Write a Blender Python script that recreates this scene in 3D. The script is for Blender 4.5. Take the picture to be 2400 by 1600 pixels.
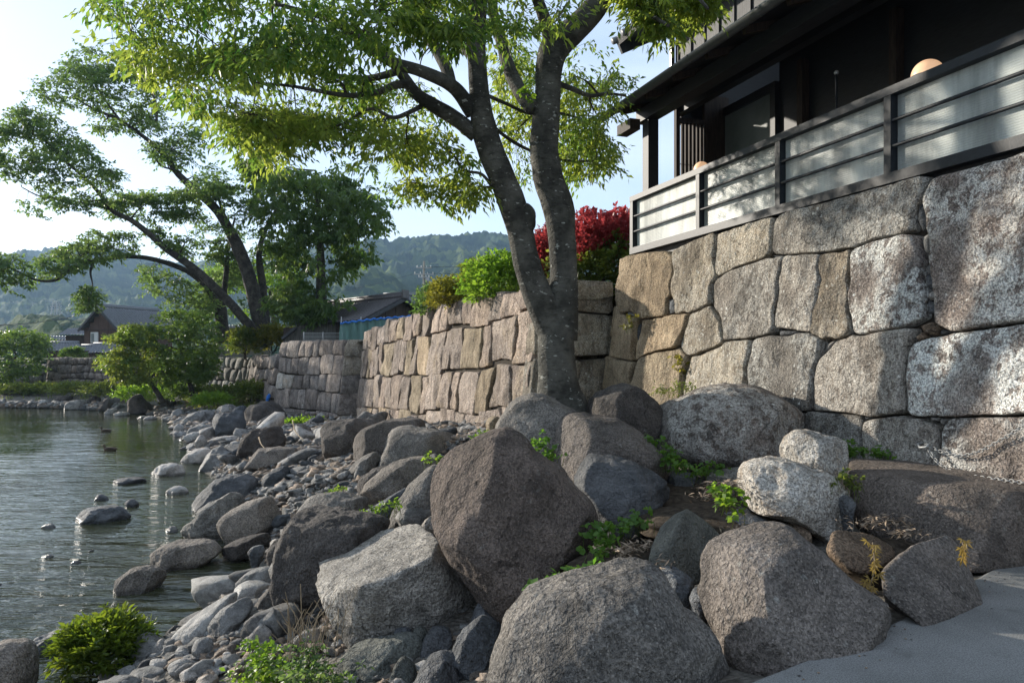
import bpy, bmesh, math, random
import numpy as np
from mathutils import Vector, Matrix

scene = bpy.context.scene
for o in list(bpy.data.objects):
    bpy.data.objects.remove(o, do_unlink=True)
COL = scene.collection

# ------------------------------------------------------------------ camera
F, CU, CV, EYE = 1733.33, 1200.0, 842.0, 1.55      # focal length in photo pixels, horizon row, eye height
cam_d = bpy.data.cameras.new("camera")
cam_d.sensor_width = 36.0
cam_d.lens = 26.0
cam_d.shift_y = 42.0 / 2400.0
cam_d.clip_start = 0.05
cam_d.clip_end = 9000.0
cam = bpy.data.objects.new("camera", cam_d)
COL.objects.link(cam)
cam.location = (0, 0, EYE)
cam.rotation_euler = (math.radians(90), 0, 0)
scene.camera = cam

# ------------------------------------------------------------------ sky, sun, exposure
SUN_AZ = math.radians(-57.0)      # measured from +Y towards +X
SUN_EL = math.radians(16.0)
sun_vec = Vector((math.sin(SUN_AZ) * math.cos(SUN_EL), math.cos(SUN_AZ) * math.cos(SUN_EL), math.sin(SUN_EL)))
world = bpy.data.worlds.new("World")
scene.world = world
world.use_nodes = True
wt = world.node_tree
for n in list(wt.nodes):
    wt.nodes.remove(n)
w_out = wt.nodes.new("ShaderNodeOutputWorld")
w_bg = wt.nodes.new("ShaderNodeBackground")
w_sky = wt.nodes.new("ShaderNodeTexSky")
w_sky.sky_type = 'NISHITA'
w_sky.sun_disc = False
w_sky.sun_elevation = SUN_EL
w_sky.sun_rotation = SUN_AZ
w_sky.altitude = 50
w_sky.air_density = 1.0
w_sky.dust_density = 0.6
w_sky.ozone_density = 1.6
# thin high cloud veils over the whole dome
w_tc = wt.nodes.new("ShaderNodeTexCoord")
w_map = wt.nodes.new("ShaderNodeMapping")
w_map.inputs['Scale'].default_value = (1.2, 1.2, 5.5)
w_map.inputs['Rotation'].default_value = (0.18, 0.1, 0.4)
w_noise = wt.nodes.new("ShaderNodeTexNoise")
w_noise.inputs['Scale'].default_value = 1.7
w_noise.inputs['Detail'].default_value = 6
w_noise.inputs['Roughness'].default_value = 0.55
w_ramp = wt.nodes.new("ShaderNodeMapRange")
w_ramp.inputs['From Min'].default_value = 0.36
w_ramp.inputs['From Max'].default_value = 0.74
w_ramp.inputs['To Min'].default_value = 0.42
w_ramp.inputs['To Max'].default_value = 0.85
w_mix = wt.nodes.new("ShaderNodeMixRGB")
w_mix.inputs[2].default_value = (4.4, 5.1, 6.2, 1)
wt.links.new(w_tc.outputs['Generated'], w_map.inputs['Vector'])
wt.links.new(w_map.outputs['Vector'], w_noise.inputs['Vector'])
wt.links.new(w_noise.outputs['Fac'], w_ramp.inputs['Value'])
wt.links.new(w_ramp.outputs['Result'], w_mix.inputs[0])
wt.links.new(w_sky.outputs['Color'], w_mix.inputs[1])
wt.links.new(w_mix.outputs['Color'], w_bg.inputs['Color'])
w_bg.inputs['Strength'].default_value = 0.108
wt.links.new(w_bg.outputs['Background'], w_out.inputs['Surface'])

sun_d = bpy.data.lights.new("sun", 'SUN')
sun_d.energy = 4.0
sun_d.angle = math.radians(1.3)
sun_d.color = (1.0, 0.92, 0.80)
sun = bpy.data.objects.new("sun", sun_d)
COL.objects.link(sun)
sun.rotation_euler = sun_vec.to_track_quat('Z', 'Y').to_euler()
sun.location = sun_vec * 60

vs = scene.view_settings
vs.view_transform = 'Standard'
vs.look = 'None'
vs.exposure = 1.03
vs.gamma = 1.0
vs.use_curve_mapping = False
scene.cycles.max_bounces = 7
scene.cycles.diffuse_bounces = 4
scene.cycles.glossy_bounces = 3
scene.cycles.transmission_bounces = 4
scene.cycles.transparent_max_bounces = 6
scene.cycles.volume_bounces = 0
scene.cycles.caustics_reflective = False
scene.cycles.caustics_refractive = False
scene.cycles.sample_clamp_indirect = 6.0

# ------------------------------------------------------------------ helpers
rng = np.random.default_rng(7)
random.seed(7)

def P(u, v, Y):
    """world point seen at photo pixel (u, v) at distance Y in front of the camera"""
    return np.array(((u - CU) / F * Y, Y, EYE - (v - CV) / F * Y))

def frame(x0, y0, s):
    return lambda pts: [(x0 + x / s, y0 + y / s) for x, y in pts]
Z1 = frame(0, 0, 1.96); Z2 = frame(700, 0, 1.96); Z3 = frame(1400, 0, 2.24); Z4 = frame(1200, 450, 1.96)
Z5 = frame(0, 650, 2.6133); Z6 = frame(0, 1000, 2.6133); Z7 = frame(700, 900, 2.24); Z8 = frame(1500, 900, 2.24)
Z9 = frame(600, 640, 2.767); Z10 = frame(0, 680, 4.704); Z11 = frame(450, 680, 4.126)
ZI = lambda pts: list(pts)

def mesh_np(name, V, Fc, smooth=True):
    """V (n,3) array; Fc list of tuples, or an (m,3)/(m,4) array"""
    me = bpy.data.meshes.new(name)
    V = np.asarray(V, dtype=np.float32)
    if isinstance(Fc, np.ndarray):
        m, k = Fc.shape
        me.vertices.add(len(V)); me.vertices.foreach_set('co', V.ravel())
        me.loops.add(m * k); me.loops.foreach_set('vertex_index', Fc.astype(np.int32).ravel())
        me.polygons.add(m)
        me.polygons.foreach_set('loop_start', np.arange(0, m * k, k, dtype=np.int32))
        try:
            me.polygons.foreach_set('loop_total', np.full(m, k, dtype=np.int32))
        except Exception:
            pass
        me.update(calc_edges=True)
    else:
        me.from_pydata([tuple(map(float, p)) for p in V], [], [tuple(map(int, f)) for f in Fc])
        me.update()
    if smooth:
        me.polygons.foreach_set('use_smooth', np.ones(len(me.polygons), dtype=bool))
    return me

def tag(o, label=None, cat=None, group=None, kind=None):
    if label: o['label'] = label
    if cat: o['category'] = cat
    if group: o['group'] = group
    if kind: o['kind'] = kind
    return o

WLOC = {}
def empty(name, loc, label=None, cat=None, group=None):
    o = bpy.data.objects.new(name, None)
    o.empty_display_size = 0.1
    o.location = tuple(float(c) for c in loc)
    COL.objects.link(o)
    WLOC[o.name] = np.array(loc, dtype=float)
    return tag(o, label, cat, group)

def add(name, V, Fc, mat, parent=None, smooth=False, origin=None):
    """link world-space geometry as one mesh object, its origin at `origin` (default: parent origin / base centre)"""
    V = np.asarray(V, dtype=float).reshape(-1, 3)
    pl = WLOC[parent.name] if parent is not None else np.zeros(3)
    if origin is None:
        origin = pl if parent is not None else np.array([V[:, 0].mean(), V[:, 1].mean(), V[:, 2].min()])
    origin = np.asarray(origin, dtype=float)
    me = mesh_np(name, V - origin, Fc, smooth)
    if mat is not None:
        me.materials.append(mat)
    o = bpy.data.objects.new(name, me)
    COL.objects.link(o)
    if parent is not None:
        o.parent = parent
    o.location = tuple(origin - pl)
    WLOC[o.name] = origin
    return o

class MB:
    """collects simple solids in world space"""
    def __init__(s): s.v = []; s.f = []
    def raw(s, V, Fc):
        n = len(s.v)
        s.v += [tuple(map(float, p)) for p in V]
        s.f += [tuple(int(i) + n for i in f) for f in Fc]
        return s
    def box(s, c, a, b, d):
        """centre c and half-extent vectors a, b, d"""
        c, a, b, d = (np.asarray(t, dtype=float) for t in (c, a, b, d))
        V = [c + i * a + j * b + k * d for i in (-1, 1) for j in (-1, 1) for k in (-1, 1)]
        Fc = [(0, 1, 3, 2), (4, 6, 7, 5), (0, 4, 5, 1), (2, 3, 7, 6), (0, 2, 6, 4), (1, 5, 7, 3)]
        if np.dot(np.cross(a, b), d) < 0:
            Fc = [f[::-1] for f in Fc]
        return s.raw(V, Fc)
    def aabb(s, lo, hi):
        lo = np.array(lo, float); hi = np.array(hi, float); h = (hi - lo) / 2
        return s.box((lo + hi) / 2, (h[0], 0, 0), (0, h[1], 0), (0, 0, h[2]))
    def tube(s, pts, rad, n=8, caps=True):
        V, Fc = tube_geo(pts, rad, n, caps)
        return s.raw(V, Fc)
    def add(s, name, mat, parent=None, smooth=False, origin=None):
        return add(name, s.v, s.f, mat, parent, smooth, origin)

def tube_geo(pts, rad, n=8, caps=True, rough=0.0, seed=0):
    pts = np.asarray(pts, dtype=float); m = len(pts)
    rad = np.full(m, rad, dtype=float) if np.isscalar(rad) else np.asarray(rad, dtype=float)
    T = np.gradient(pts, axis=0); T /= np.linalg.norm(T, axis=1, keepdims=True) + 1e-9
    ref = np.array([0.31, 0.2, 0.93]) if abs(T[0][2]) < 0.8 else np.array([0.95, 0.25, 0.1])
    N = []
    prev = ref
    for t in T:
        nn = prev - t * np.dot(prev, t)
        nn /= np.linalg.norm(nn) + 1e-9
        N.append(nn); prev = nn
    N = np.array(N); B = np.cross(T, N)
    a = np.linspace(0, 2 * np.pi, n, endpoint=False)
    ring = (np.cos(a)[None, :, None] * N[:, None, :] + np.sin(a)[None, :, None] * B[:, None, :])
    R = rad[:, None]
    if rough > 0:
        q = (pts[:, None, :] + ring * R[..., None]).reshape(-1, 3)
        R = R * (1 + rough * fbm(q * 3.0, 3, seed).reshape(m, n))
    V = (pts[:, None, :] + ring * (R[..., None] if R.ndim == 2 else R)).reshape(-1, 3)
    Fc = []
    for i in range(m - 1):
        for j in range(n):
            k = (j + 1) % n
            Fc.append((i * n + j, i * n + k, (i + 1) * n + k, (i + 1) * n + j))
    if caps:
        Fc.append(tuple(range(n))[::-1]); Fc.append(tuple((m - 1) * n + j for j in range(n)))
    return V, Fc

def spline(pts, k=6):
    """Catmull-Rom through points of any dimension"""
    p = np.asarray(pts, dtype=float)
    if len(p) < 3:
        t = np.linspace(0, 1, k + 1)[:, None]
        return p[0] * (1 - t) + p[1] * t
    q = np.vstack([2 * p[0] - p[1], p, 2 * p[-1] - p[-2]])
    out = []
    for i in range(1, len(q) - 2):
        for t in np.linspace(0, 1, k, endpoint=False):
            out.append(0.5 * (2 * q[i] + (q[i + 1] - q[i - 1]) * t + (2 * q[i - 1] - 5 * q[i] + 4 * q[i + 1] - q[i + 2]) * t * t
                              + (3 * q[i] - q[i - 1] - 3 * q[i + 1] + q[i + 2]) * t ** 3))
    out.append(p[-1])
    return np.array(out)

def _hash(ix, iy, iz, seed):
    h = (ix * 374761393 + iy * 668265263 + iz * 1440662683 + seed * 974711) & 0xffffffff
    h = ((h ^ (h >> 13)) * 1274126177) & 0xffffffff
    h = h ^ (h >> 16)
    return (h & 0xffff) / 32767.5 - 1.0

def vnoise(p, seed=0):
    p = np.asarray(p, dtype=float)
    i = np.floor(p).astype(np.int64); f = p - i
    w = f * f * f * (f * (f * 6 - 15) + 10)
    x, y, z = i[:, 0], i[:, 1], i[:, 2]
    c = [[[_hash(x + a, y + b, z + d, seed) for d in (0, 1)] for b in (0, 1)] for a in (0, 1)]
    L = lambda a, b, t: a + (b - a) * t
    x00 = L(c[0][0][0], c[1][0][0], w[:, 0]); x10 = L(c[0][1][0], c[1][1][0], w[:, 0])
    x01 = L(c[0][0][1], c[1][0][1], w[:, 0]); x11 = L(c[0][1][1], c[1][1][1], w[:, 0])
    return L(L(x00, x10, w[:, 1]), L(x01, x11, w[:, 1]), w[:, 2])

ROT = np.array([[0.00, 0.80, 0.60], [-0.80, 0.36, -0.48], [-0.60, -0.48, 0.64]])
def fbm(p, octv=4, seed=0, rough=0.5):
    p = np.asarray(p, dtype=float); s = 0; a = 1.0; tot = 0
    for k in range(octv):
        s = s + a * vnoise(p + 17.3 * k, seed + k); tot += a; a *= rough; p = p @ ROT.T * 2.03
    return s / tot

# ------------------------------------------------------------------ materials
def new_mat(name):
    m = bpy.data.materials.new(name); m.use_nodes = True
    nt = m.node_tree
    for n in list(nt.nodes): nt.nodes.remove(n)
    out = nt.nodes.new("ShaderNodeOutputMaterial")
    return m, nt, out
def N(nt, kind, **kw):
    n = nt.nodes.new(kind)
    for k, v in kw.items():
        if k in n.inputs.keys(): n.inputs[k].default_value = v
        else: setattr(n, k, v)
    return n
def C4(c): return (c[0], c[1], c[2], 1.0)

def coords(nt, scale=(1, 1, 1), rand=True):
    tc = N(nt, "ShaderNodeTexCoord")
    mp = N(nt, "ShaderNodeMapping"); mp.inputs['Scale'].default_value = scale
    if rand:
        oi = N(nt, "ShaderNodeObjectInfo")
        mu = N(nt, "ShaderNodeVectorMath", operation='SCALE'); mu.inputs[0].default_value = (37.0, 91.0, 53.0)
        nt.links.new(oi.outputs['Random'], mu.inputs['Scale'])
        ad = N(nt, "ShaderNodeVectorMath", operation='ADD')
        nt.links.new(tc.outputs['Object'], ad.inputs[0]); nt.links.new(mu.outputs[0], ad.inputs[1])
        nt.links.new(ad.outputs[0], mp.inputs['Vector'])
    else:
        nt.links.new(tc.outputs['Object'], mp.inputs['Vector'])
    return mp.outputs['Vector']

def noise(nt, vec, scale, detail=5, rough=0.55, dist=0.0):
    n = N(nt, "ShaderNodeTexNoise"); n.inputs['Scale'].default_value = scale
    n.inputs['Detail'].default_value = detail; n.inputs['Roughness'].default_value = rough
    n.inputs['Distortion'].default_value = dist
    nt.links.new(vec, n.inputs['Vector'])
    return n.outputs['Fac']
def ramp(nt, fac, lo, hi, a=0.0, b=1.0):
    r = N(nt, "ShaderNodeMapRange", interpolation_type='SMOOTHSTEP')
    r.inputs['From Min'].default_value = lo; r.inputs['From Max'].default_value = hi
    r.inputs['To Min'].default_value = a; r.inputs['To Max'].default_value = b
    nt.links.new(fac, r.inputs['Value'])
    return r.outputs['Result']
def mix(nt, fac, a, b, blend='MIX'):
    m = N(nt, "ShaderNodeMixRGB", blend_type=blend)
    for i, x in enumerate((fac, a, b)):
        if hasattr(x, 'is_linked') or isinstance(x, bpy.types.NodeSocket): nt.links.new(x, m.inputs[i])
        elif i == 0: m.inputs[0].default_value = x
        else: m.inputs[i].default_value = C4(x)
    return m.outputs[0]
def math_n(nt, op, a, b=None):
    m = N(nt, "ShaderNodeMath", operation=op)
    for i, x in enumerate((a, b)):
        if x is None: continue
        if isinstance(x, bpy.types.NodeSocket): nt.links.new(x, m.inputs[i])
        else: m.inputs[i].default_value = x
    return m.outputs[0]
def bump(nt, h, strength=0.4, dist=0.02, prev=None):
    b = N(nt, "ShaderNodeBump"); b.inputs['Strength'].default_value = strength; b.inputs['Distance'].default_value = dist
    nt.links.new(h, b.inputs['Height'])
    if prev is not None: nt.links.new(prev, b.inputs['Normal'])
    return b.outputs['Normal']
def principled(nt, out, col, rough=0.85, normal=None, spec=0.3, metal=0.0):
    p = N(nt, "ShaderNodeBsdfPrincipled")
    if isinstance(col, bpy.types.NodeSocket): nt.links.new(col, p.inputs['Base Color'])
    else: p.inputs['Base Color'].default_value = C4(col)
    if isinstance(rough, bpy.types.NodeSocket): nt.links.new(rough, p.inputs['Roughness'])
    else: p.inputs['Roughness'].default_value = rough
    p.inputs['Specular IOR Level'].default_value = spec
    p.inputs['Metallic'].default_value = metal
    if normal is not None: nt.links.new(normal, p.inputs['Normal'])
    nt.links.new(p.outputs[0], out.inputs['Surface'])
    return p

def rock_mat(name, dark, light, lichen=0.25, lichen_col=(0.42, 0.43, 0.40), speck=0.5, streak=0.0, warm=None, veins=0.0,
             bump_s=0.6, scale=1.0, rough=0.9, spec=0.25, patch=0.0, wet=True, island=False, tint=0.10):
    m, nt, out = new_mat(name)
    v = coords(nt)
    big = noise(nt, v, 1.3 * scale, 5, 0.6, 0.4)
    mid = noise(nt, v, 5.0 * scale, 6, 0.65)
    f1 = ramp(nt, math_n(nt, 'ADD', math_n(nt, 'MULTIPLY', big, 0.6), math_n(nt, 'MULTIPLY', mid, 0.4)), 0.36, 0.64)
    col = mix(nt, f1, dark, light)
    if warm is not None:
        col = mix(nt, ramp(nt, noise(nt, v, 1.9 * scale, 4, 0.6), 0.48, 0.7, 0, 0.8), col, warm)
    if streak > 0:
        vs_ = coords(nt, (7.0, 7.0, 0.7))
        col = mix(nt, ramp(nt, noise(nt, vs_, 1.0, 5, 0.6), 0.48, 0.72, 0, streak), col, tuple(c * 0.35 for c in dark))
    if patch > 0:      # large crusts of pale lichen
        a = ramp(nt, noise(nt, v, 1.15 * scale, 3, 0.5), 0.36, 0.52)
        b = ramp(nt, noise(nt, v, 10.0 * scale, 6, 0.75, 0.3), 0.42, 0.52)
        col = mix(nt, math_n(nt, 'MULTIPLY', math_n(nt, 'MULTIPLY', a, b), patch), col, lichen_col)
    if lichen > 0:
        vo = N(nt, "ShaderNodeTexVoronoi"); vo.inputs['Scale'].default_value = 13.0 * scale
        wv = N(nt, "ShaderNodeVectorMath", operation='ADD')
        dn = N(nt, "ShaderNodeTexNoise"); dn.inputs['Scale'].default_value = 30 * scale; nt.links.new(v, dn.inputs['Vector'])
        dsc = N(nt, "ShaderNodeVectorMath", operation='SCALE'); dsc.inputs['Scale'].default_value = 0.05
        nt.links.new(dn.outputs['Color'], dsc.inputs[0]); nt.links.new(v, wv.inputs[0]); nt.links.new(dsc.outputs[0], wv.inputs[1])
        nt.links.new(wv.outputs[0], vo.inputs['Vector'])
        spots = ramp(nt, vo.outputs['Distance'], 0.20, 0.30, 1.0, 0.0)
        gate = ramp(nt, noise(nt, v, 3.1 * scale, 4, 0.6), 0.50, 0.62)
        col = mix(nt, math_n(nt, 'MULTIPLY', math_n(nt, 'MULTIPLY', spots, gate), min(1.0, lichen * 2)), col, lichen_col)
        fine = ramp(nt, noise(nt, v, 34.0 * scale, 4, 0.7), 0.58, 0.68, 0, lichen)
        col = mix(nt, math_n(nt, 'MULTIPLY', fine, ramp(nt, noise(nt, v, 2.2 * scale, 3, 0.6), 0.4, 0.6)), col, lichen_col)
    grain = noise(nt, v, 52.0 * scale, 3, 0.7)
    col = mix(nt, 1.0, col, mix(nt, ramp(nt, grain, 0.38, 0.62), tuple([1 - 0.62 * speck] * 3), tuple([1 + 0.75 * speck] * 3)), 'MULTIPLY')
    vf2 = N(nt, "ShaderNodeTexVoronoi"); vf2.inputs['Scale'].default_value = 58.0 * scale; nt.links.new(v, vf2.inputs['Vector'])
    sc_ = N(nt, "ShaderNodeSeparateColor"); nt.links.new(vf2.outputs['Color'], sc_.inputs[0])
    fleck = math_n(nt, 'MULTIPLY', ramp(nt, vf2.outputs['Distance'], 0.22, 0.40, 1.0, 0.0), ramp(nt, sc_.outputs[0], 0.72, 0.80))
    col = mix(nt, math_n(nt, 'MULTIPLY', fleck, 0.75 * speck), col, tuple(min(0.7, c * 2.1) for c in light))
    dk = math_n(nt, 'MULTIPLY', ramp(nt, vf2.outputs['Distance'], 0.25, 0.45, 1.0, 0.0), ramp(nt, sc_.outputs[1], 0.74, 0.82))
    col = mix(nt, math_n(nt, 'MULTIPLY', dk, 0.8 * speck), col, tuple(c * 0.35 for c in dark))
    if veins > 0:
        vf = coords(nt, (3.0, 3.5, 16.0))
        fol = noise(nt, vf, 1.6, 7, 0.7, 0.8)
        col = mix(nt, math_n(nt, 'MULTIPLY', ramp(nt, fol, 0.52, 0.66), veins), col, tuple(min(1, c * 1.7) for c in light))
        col = mix(nt, math_n(nt, 'MULTIPLY', ramp(nt, fol, 0.46, 0.34), veins), col, tuple(c * 0.5 for c in dark))
    st = ramp(nt, noise(nt, coords(nt, (1.6, 1.6, 0.8)), 1.1 * scale, 5, 0.6, 0.6), 0.54, 0.68, 0, 0.55)
    col = mix(nt, st, col, tuple(c * 0.45 for c in dark))
    vc = N(nt, "ShaderNodeTexVoronoi", feature='DISTANCE_TO_EDGE'); vc.inputs['Scale'].default_value = 1.3 * scale
    cw = N(nt, "ShaderNodeVectorMath", operation='ADD'); cn = N(nt, "ShaderNodeTexNoise"); cn.inputs['Scale'].default_value = 2.6 * scale; cn.inputs['Detail'].default_value = 6
    cs = N(nt, "ShaderNodeVectorMath", operation='SCALE'); cs.inputs['Scale'].default_value = 0.9
    nt.links.new(v, cn.inputs['Vector']); nt.links.new(cn.outputs['Color'], cs.inputs[0]); nt.links.new(v, cw.inputs[0]); nt.links.new(cs.outputs[0], cw.inputs[1]); nt.links.new(cw.outputs[0], vc.inputs['Vector'])
    crack = math_n(nt, 'MULTIPLY', ramp(nt, vc.outputs['Distance'], 0.0, 0.022, 1.0, 0.0), ramp(nt, noise(nt, v, 1.7 * scale, 2, 0.5), 0.52, 0.60))
    col = mix(nt, math_n(nt, 'MULTIPLY', crack, 0.75), col, tuple(c * 0.3 for c in dark))
    if wet:      # stones standing in the river are dark and shiny up to the splash line
        ge = N(nt, "ShaderNodeNewGeometry"); sx = N(nt, "ShaderNodeSeparateXYZ"); nt.links.new(ge.outputs['Position'], sx.inputs[0])
        lvl = math_n(nt, 'ADD', sx.outputs['Z'], math_n(nt, 'MULTIPLY', noise(nt, v, 4.0, 4, 0.6), -0.05))
        wf_ = ramp(nt, lvl, -1.50, -1.44, 1.0, 0.0)
        col = mix(nt, math_n(nt, 'MULTIPLY', wf_, 0.72), col, tuple(c * 0.35 for c in dark))
        rough = ramp(nt, wf_, 0.0, 1.0, rough, 0.18)
    oi = N(nt, "ShaderNodeObjectInfo")
    hsv = N(nt, "ShaderNodeHueSaturation")
    vr = N(nt, "ShaderNodeMapRange"); vr.inputs['To Min'].default_value = 0.76; vr.inputs['To Max'].default_value = 1.2
    rnd_ = oi.outputs['Random']
    if island:
        gi = N(nt, "ShaderNodeNewGeometry"); rnd_ = gi.outputs['Random Per Island']
        vr.inputs['To Min'].default_value = 0.55; vr.inputs['To Max'].default_value = 1.5
    f7 = math_n(nt, 'FRACT', math_n(nt, 'MULTIPLY', rnd_, 7.13))
    col = mix(nt, math_n(nt, 'MULTIPLY', ramp(nt, f7, 0.45, 0.9), tint), col, mix(nt, 1.0, col, (1.45, 1.0, 0.66), 'MULTIPLY'))
    nt.links.new(rnd_, vr.inputs['Value']); nt.links.new(vr.outputs[0], hsv.inputs['Value'])
    nt.links.new(col, hsv.inputs['Color'])
    nr = bump(nt, noise(nt, v, 5.0 * scale, 6, 0.70), min(1.0, bump_s * 1.4), 0.14 / scale)
    nr = bump(nt, noise(nt, v, 26.0 * scale, 3, 0.65), min(1.0, bump_s * 1.5), 0.048 / scale, nr)
    principled(nt, out, hsv.outputs['Color'], rough, nr, spec)
    return m

M = {}
M['granite'] = rock_mat('brown_granite', (0.086, 0.075, 0.066), (0.195, 0.168, 0.146), 0.16, (0.34, 0.34, 0.31), 0.5)
M['redgranite'] = rock_mat('red_brown_granite', (0.078, 0.062, 0.052), (0.178, 0.140, 0.116), 0.12, (0.34, 0.33, 0.30), 0.5)
M['granite2'] = rock_mat('grey_brown_granite', (0.110, 0.102, 0.092), (0.262, 0.236, 0.206), 0.20, (0.40, 0.39, 0.35), 0.55)
M['granite_lichen'] = rock_mat('lichened_granite', (0.090, 0.078, 0.068), (0.20, 0.17, 0.145), 0.45, (0.46, 0.46, 0.43), 0.6, patch=0.6)
M['darkgranite'] = rock_mat('dark_granite', (0.050, 0.044, 0.040), (0.115, 0.100, 0.088), 0.15, (0.28, 0.28, 0.26), 0.55)
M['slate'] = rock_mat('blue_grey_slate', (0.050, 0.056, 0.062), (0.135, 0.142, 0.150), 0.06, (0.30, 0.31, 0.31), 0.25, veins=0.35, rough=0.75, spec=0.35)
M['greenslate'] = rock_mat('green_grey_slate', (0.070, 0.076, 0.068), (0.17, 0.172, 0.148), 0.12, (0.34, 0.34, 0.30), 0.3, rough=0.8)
M['schist'] = rock_mat('banded_grey_schist', (0.160, 0.150, 0.133), (0.42, 0.39, 0.345), 0.15, (0.42, 0.40, 0.36), 0.55, veins=0.35, bump_s=0.85)
M['pale'] = rock_mat('pale_granite', (0.26, 0.23, 0.19), (0.56, 0.51, 0.44), 0.1, (0.62, 0.61, 0.57), 0.6, patch=0.5, warm=(0.34, 0.25, 0.17))
M['tanrock'] = rock_mat('tan_rock', (0.115, 0.085, 0.060), (0.27, 0.20, 0.14), 0.1, (0.4, 0.38, 0.33), 0.6)
M['river'] = rock_mat('river_stone', (0.095, 0.094, 0.090), (0.30, 0.292, 0.275), 0.05, (0.5, 0.49, 0.46), 0.35, veins=0.2, scale=2.0, rough=0.72, spec=0.35)
M['river_pale'] = rock_mat('pale_river_stone', (0.22, 0.21, 0.195), (0.50, 0.48, 0.445), 0.04, (0.5, 0.49, 0.46), 0.35, veins=0.15, scale=2.0, rough=0.72, spec=0.35)
M['gravel'] = rock_mat('mixed_gravel', (0.095, 0.094, 0.090), (0.30, 0.292, 0.275), 0.05, (0.5, 0.49, 0.46), 0.3, scale=2.0, rough=0.75, spec=0.3, island=True, tint=0.7)
M['wall_big'] = rock_mat('castle_wall_granite', (0.20, 0.168, 0.130), (0.40, 0.335, 0.25), 0.4, (0.60, 0.585, 0.53), 0.6, streak=0.6, patch=0.3, bump_s=0.8)
M['wall_grey'] = rock_mat('grey_wall_granite', (0.145, 0.132, 0.116), (0.305, 0.275, 0.236), 0.5, (0.60, 0.595, 0.55), 0.6, streak=0.65, patch=0.38, bump_s=0.8)
M['wall_lichen'] = rock_mat('white_lichened_wall_granite', (0.165, 0.138, 0.122), (0.33, 0.285, 0.25), 0.7, (0.66, 0.66, 0.62), 0.7, streak=0.35, patch=1.0, bump_s=0.8)
M['wall_tan'] = rock_mat('tan_wall_granite', (0.25, 0.195, 0.13), (0.48, 0.385, 0.265), 0.15, (0.5, 0.48, 0.42), 0.6, streak=0.45, bump_s=0.8)
M['wall2'] = rock_mat('pinkish_wall_granite', (0.25, 0.20, 0.165), (0.52, 0.425, 0.35), 0.2, (0.60, 0.56, 0.50), 0.6, streak=0.75, warm=(0.40, 0.315, 0.225), bump_s=0.9, scale=0.8)
M['wall3'] = rock_mat('purple_grey_wall_granite', (0.155, 0.130, 0.116), (0.36, 0.305, 0.265), 0.2, (0.56, 0.54, 0.5), 0.4, streak=0.8, bump_s=0.9, scale=0.7, patch=0.15)
M['wall4'] = rock_mat('far_wall_granite', (0.13, 0.128, 0.118), (0.30, 0.29, 0.262), 0.15, (0.48, 0.47, 0.43), 0.4, streak=0.4, scale=0.6)

def plain_mat(name, col, rough=0.6, spec=0.3, metal=0.0, var=0.25, sc=(3, 3, 3), bmp=0.2):
    m, nt, out = new_mat(name)
    v = coords(nt, sc)
    c = mix(nt, ramp(nt, noise(nt, v, 4.0, 6, 0.6), 0.3, 0.7), tuple(x * (1 - var) for x in col), tuple(min(1, x * (1 + var)) for x in col))
    principled(nt, out, c, rough, bump(nt, noise(nt, v, 14, 6, 0.65), bmp, 0.01), spec, metal)
    return m
M['gap'] = plain_mat('dark_joint_earth', (0.045, 0.038, 0.03), 0.95, 0.1)
M['blackwood'] = plain_mat('black_stained_timber', (0.020, 0.021, 0.023), 0.55, 0.4, sc=(2, 2, 14))
M['board'] = plain_mat('charred_board', (0.042, 0.044, 0.048), 0.6, 0.35, var=0.4, sc=(9, 9, 0.8), bmp=0.5)
M['darkwood'] = plain_mat('dark_brown_timber', (0.045, 0.033, 0.026), 0.7, 0.25, var=0.4, sc=(6, 6, 1))
M['metal'] = plain_mat('dark_painted_steel', (0.016, 0.019, 0.023), 0.5, 0.3, var=0.2)
M['gutter'] = plain_mat('dark_gutter', (0.055, 0.058, 0.058), 0.3, 0.5, var=0.15)
M['rooftile'] = plain_mat('smoked_roof_tile', (0.17, 0.178, 0.195), 0.45, 0.5, var=0.3)
M['rooftile2'] = plain_mat('brown_black_roof_tile', (0.085, 0.078, 0.080), 0.45, 0.5, var=0.3)
M['plank'] = plain_mat('weathered_planks', (0.12, 0.115, 0.105), 0.85, 0.15, var=0.45, sc=(9, 9, 0.6), bmp=0.5)
M['brownboard'] = plain_mat('brown_board_wall', (0.085, 0.055, 0.042), 0.8, 0.2, var=0.35, sc=(9, 9, 0.6), bmp=0.4)
M['concrete'] = plain_mat('old_concrete', (0.24, 0.225, 0.19), 0.9, 0.15, var=0.25)
M['galv'] = plain_mat('galvanised_steel', (0.30, 0.30, 0.29), 0.5, 0.5, 0.3, var=0.15)
M['whiteframe'] = plain_mat('pale_window_frame', (0.5, 0.5, 0.48), 0.5, 0.4, var=0.1)
M['soil'] = plain_mat('dark_leafy_soil', (0.060, 0.048, 0.036), 0.95, 0.1, var=0.5, sc=(4, 4, 4), bmp=0.8)
M['litter'] = plain_mat('dry_leaf', (0.26, 0.20, 0.145), 0.8, 0.15, var=0.4)
M['drystem'] = plain_mat('dry_stem', (0.30, 0.23, 0.15), 0.85, 0.1, var=0.3)

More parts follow.
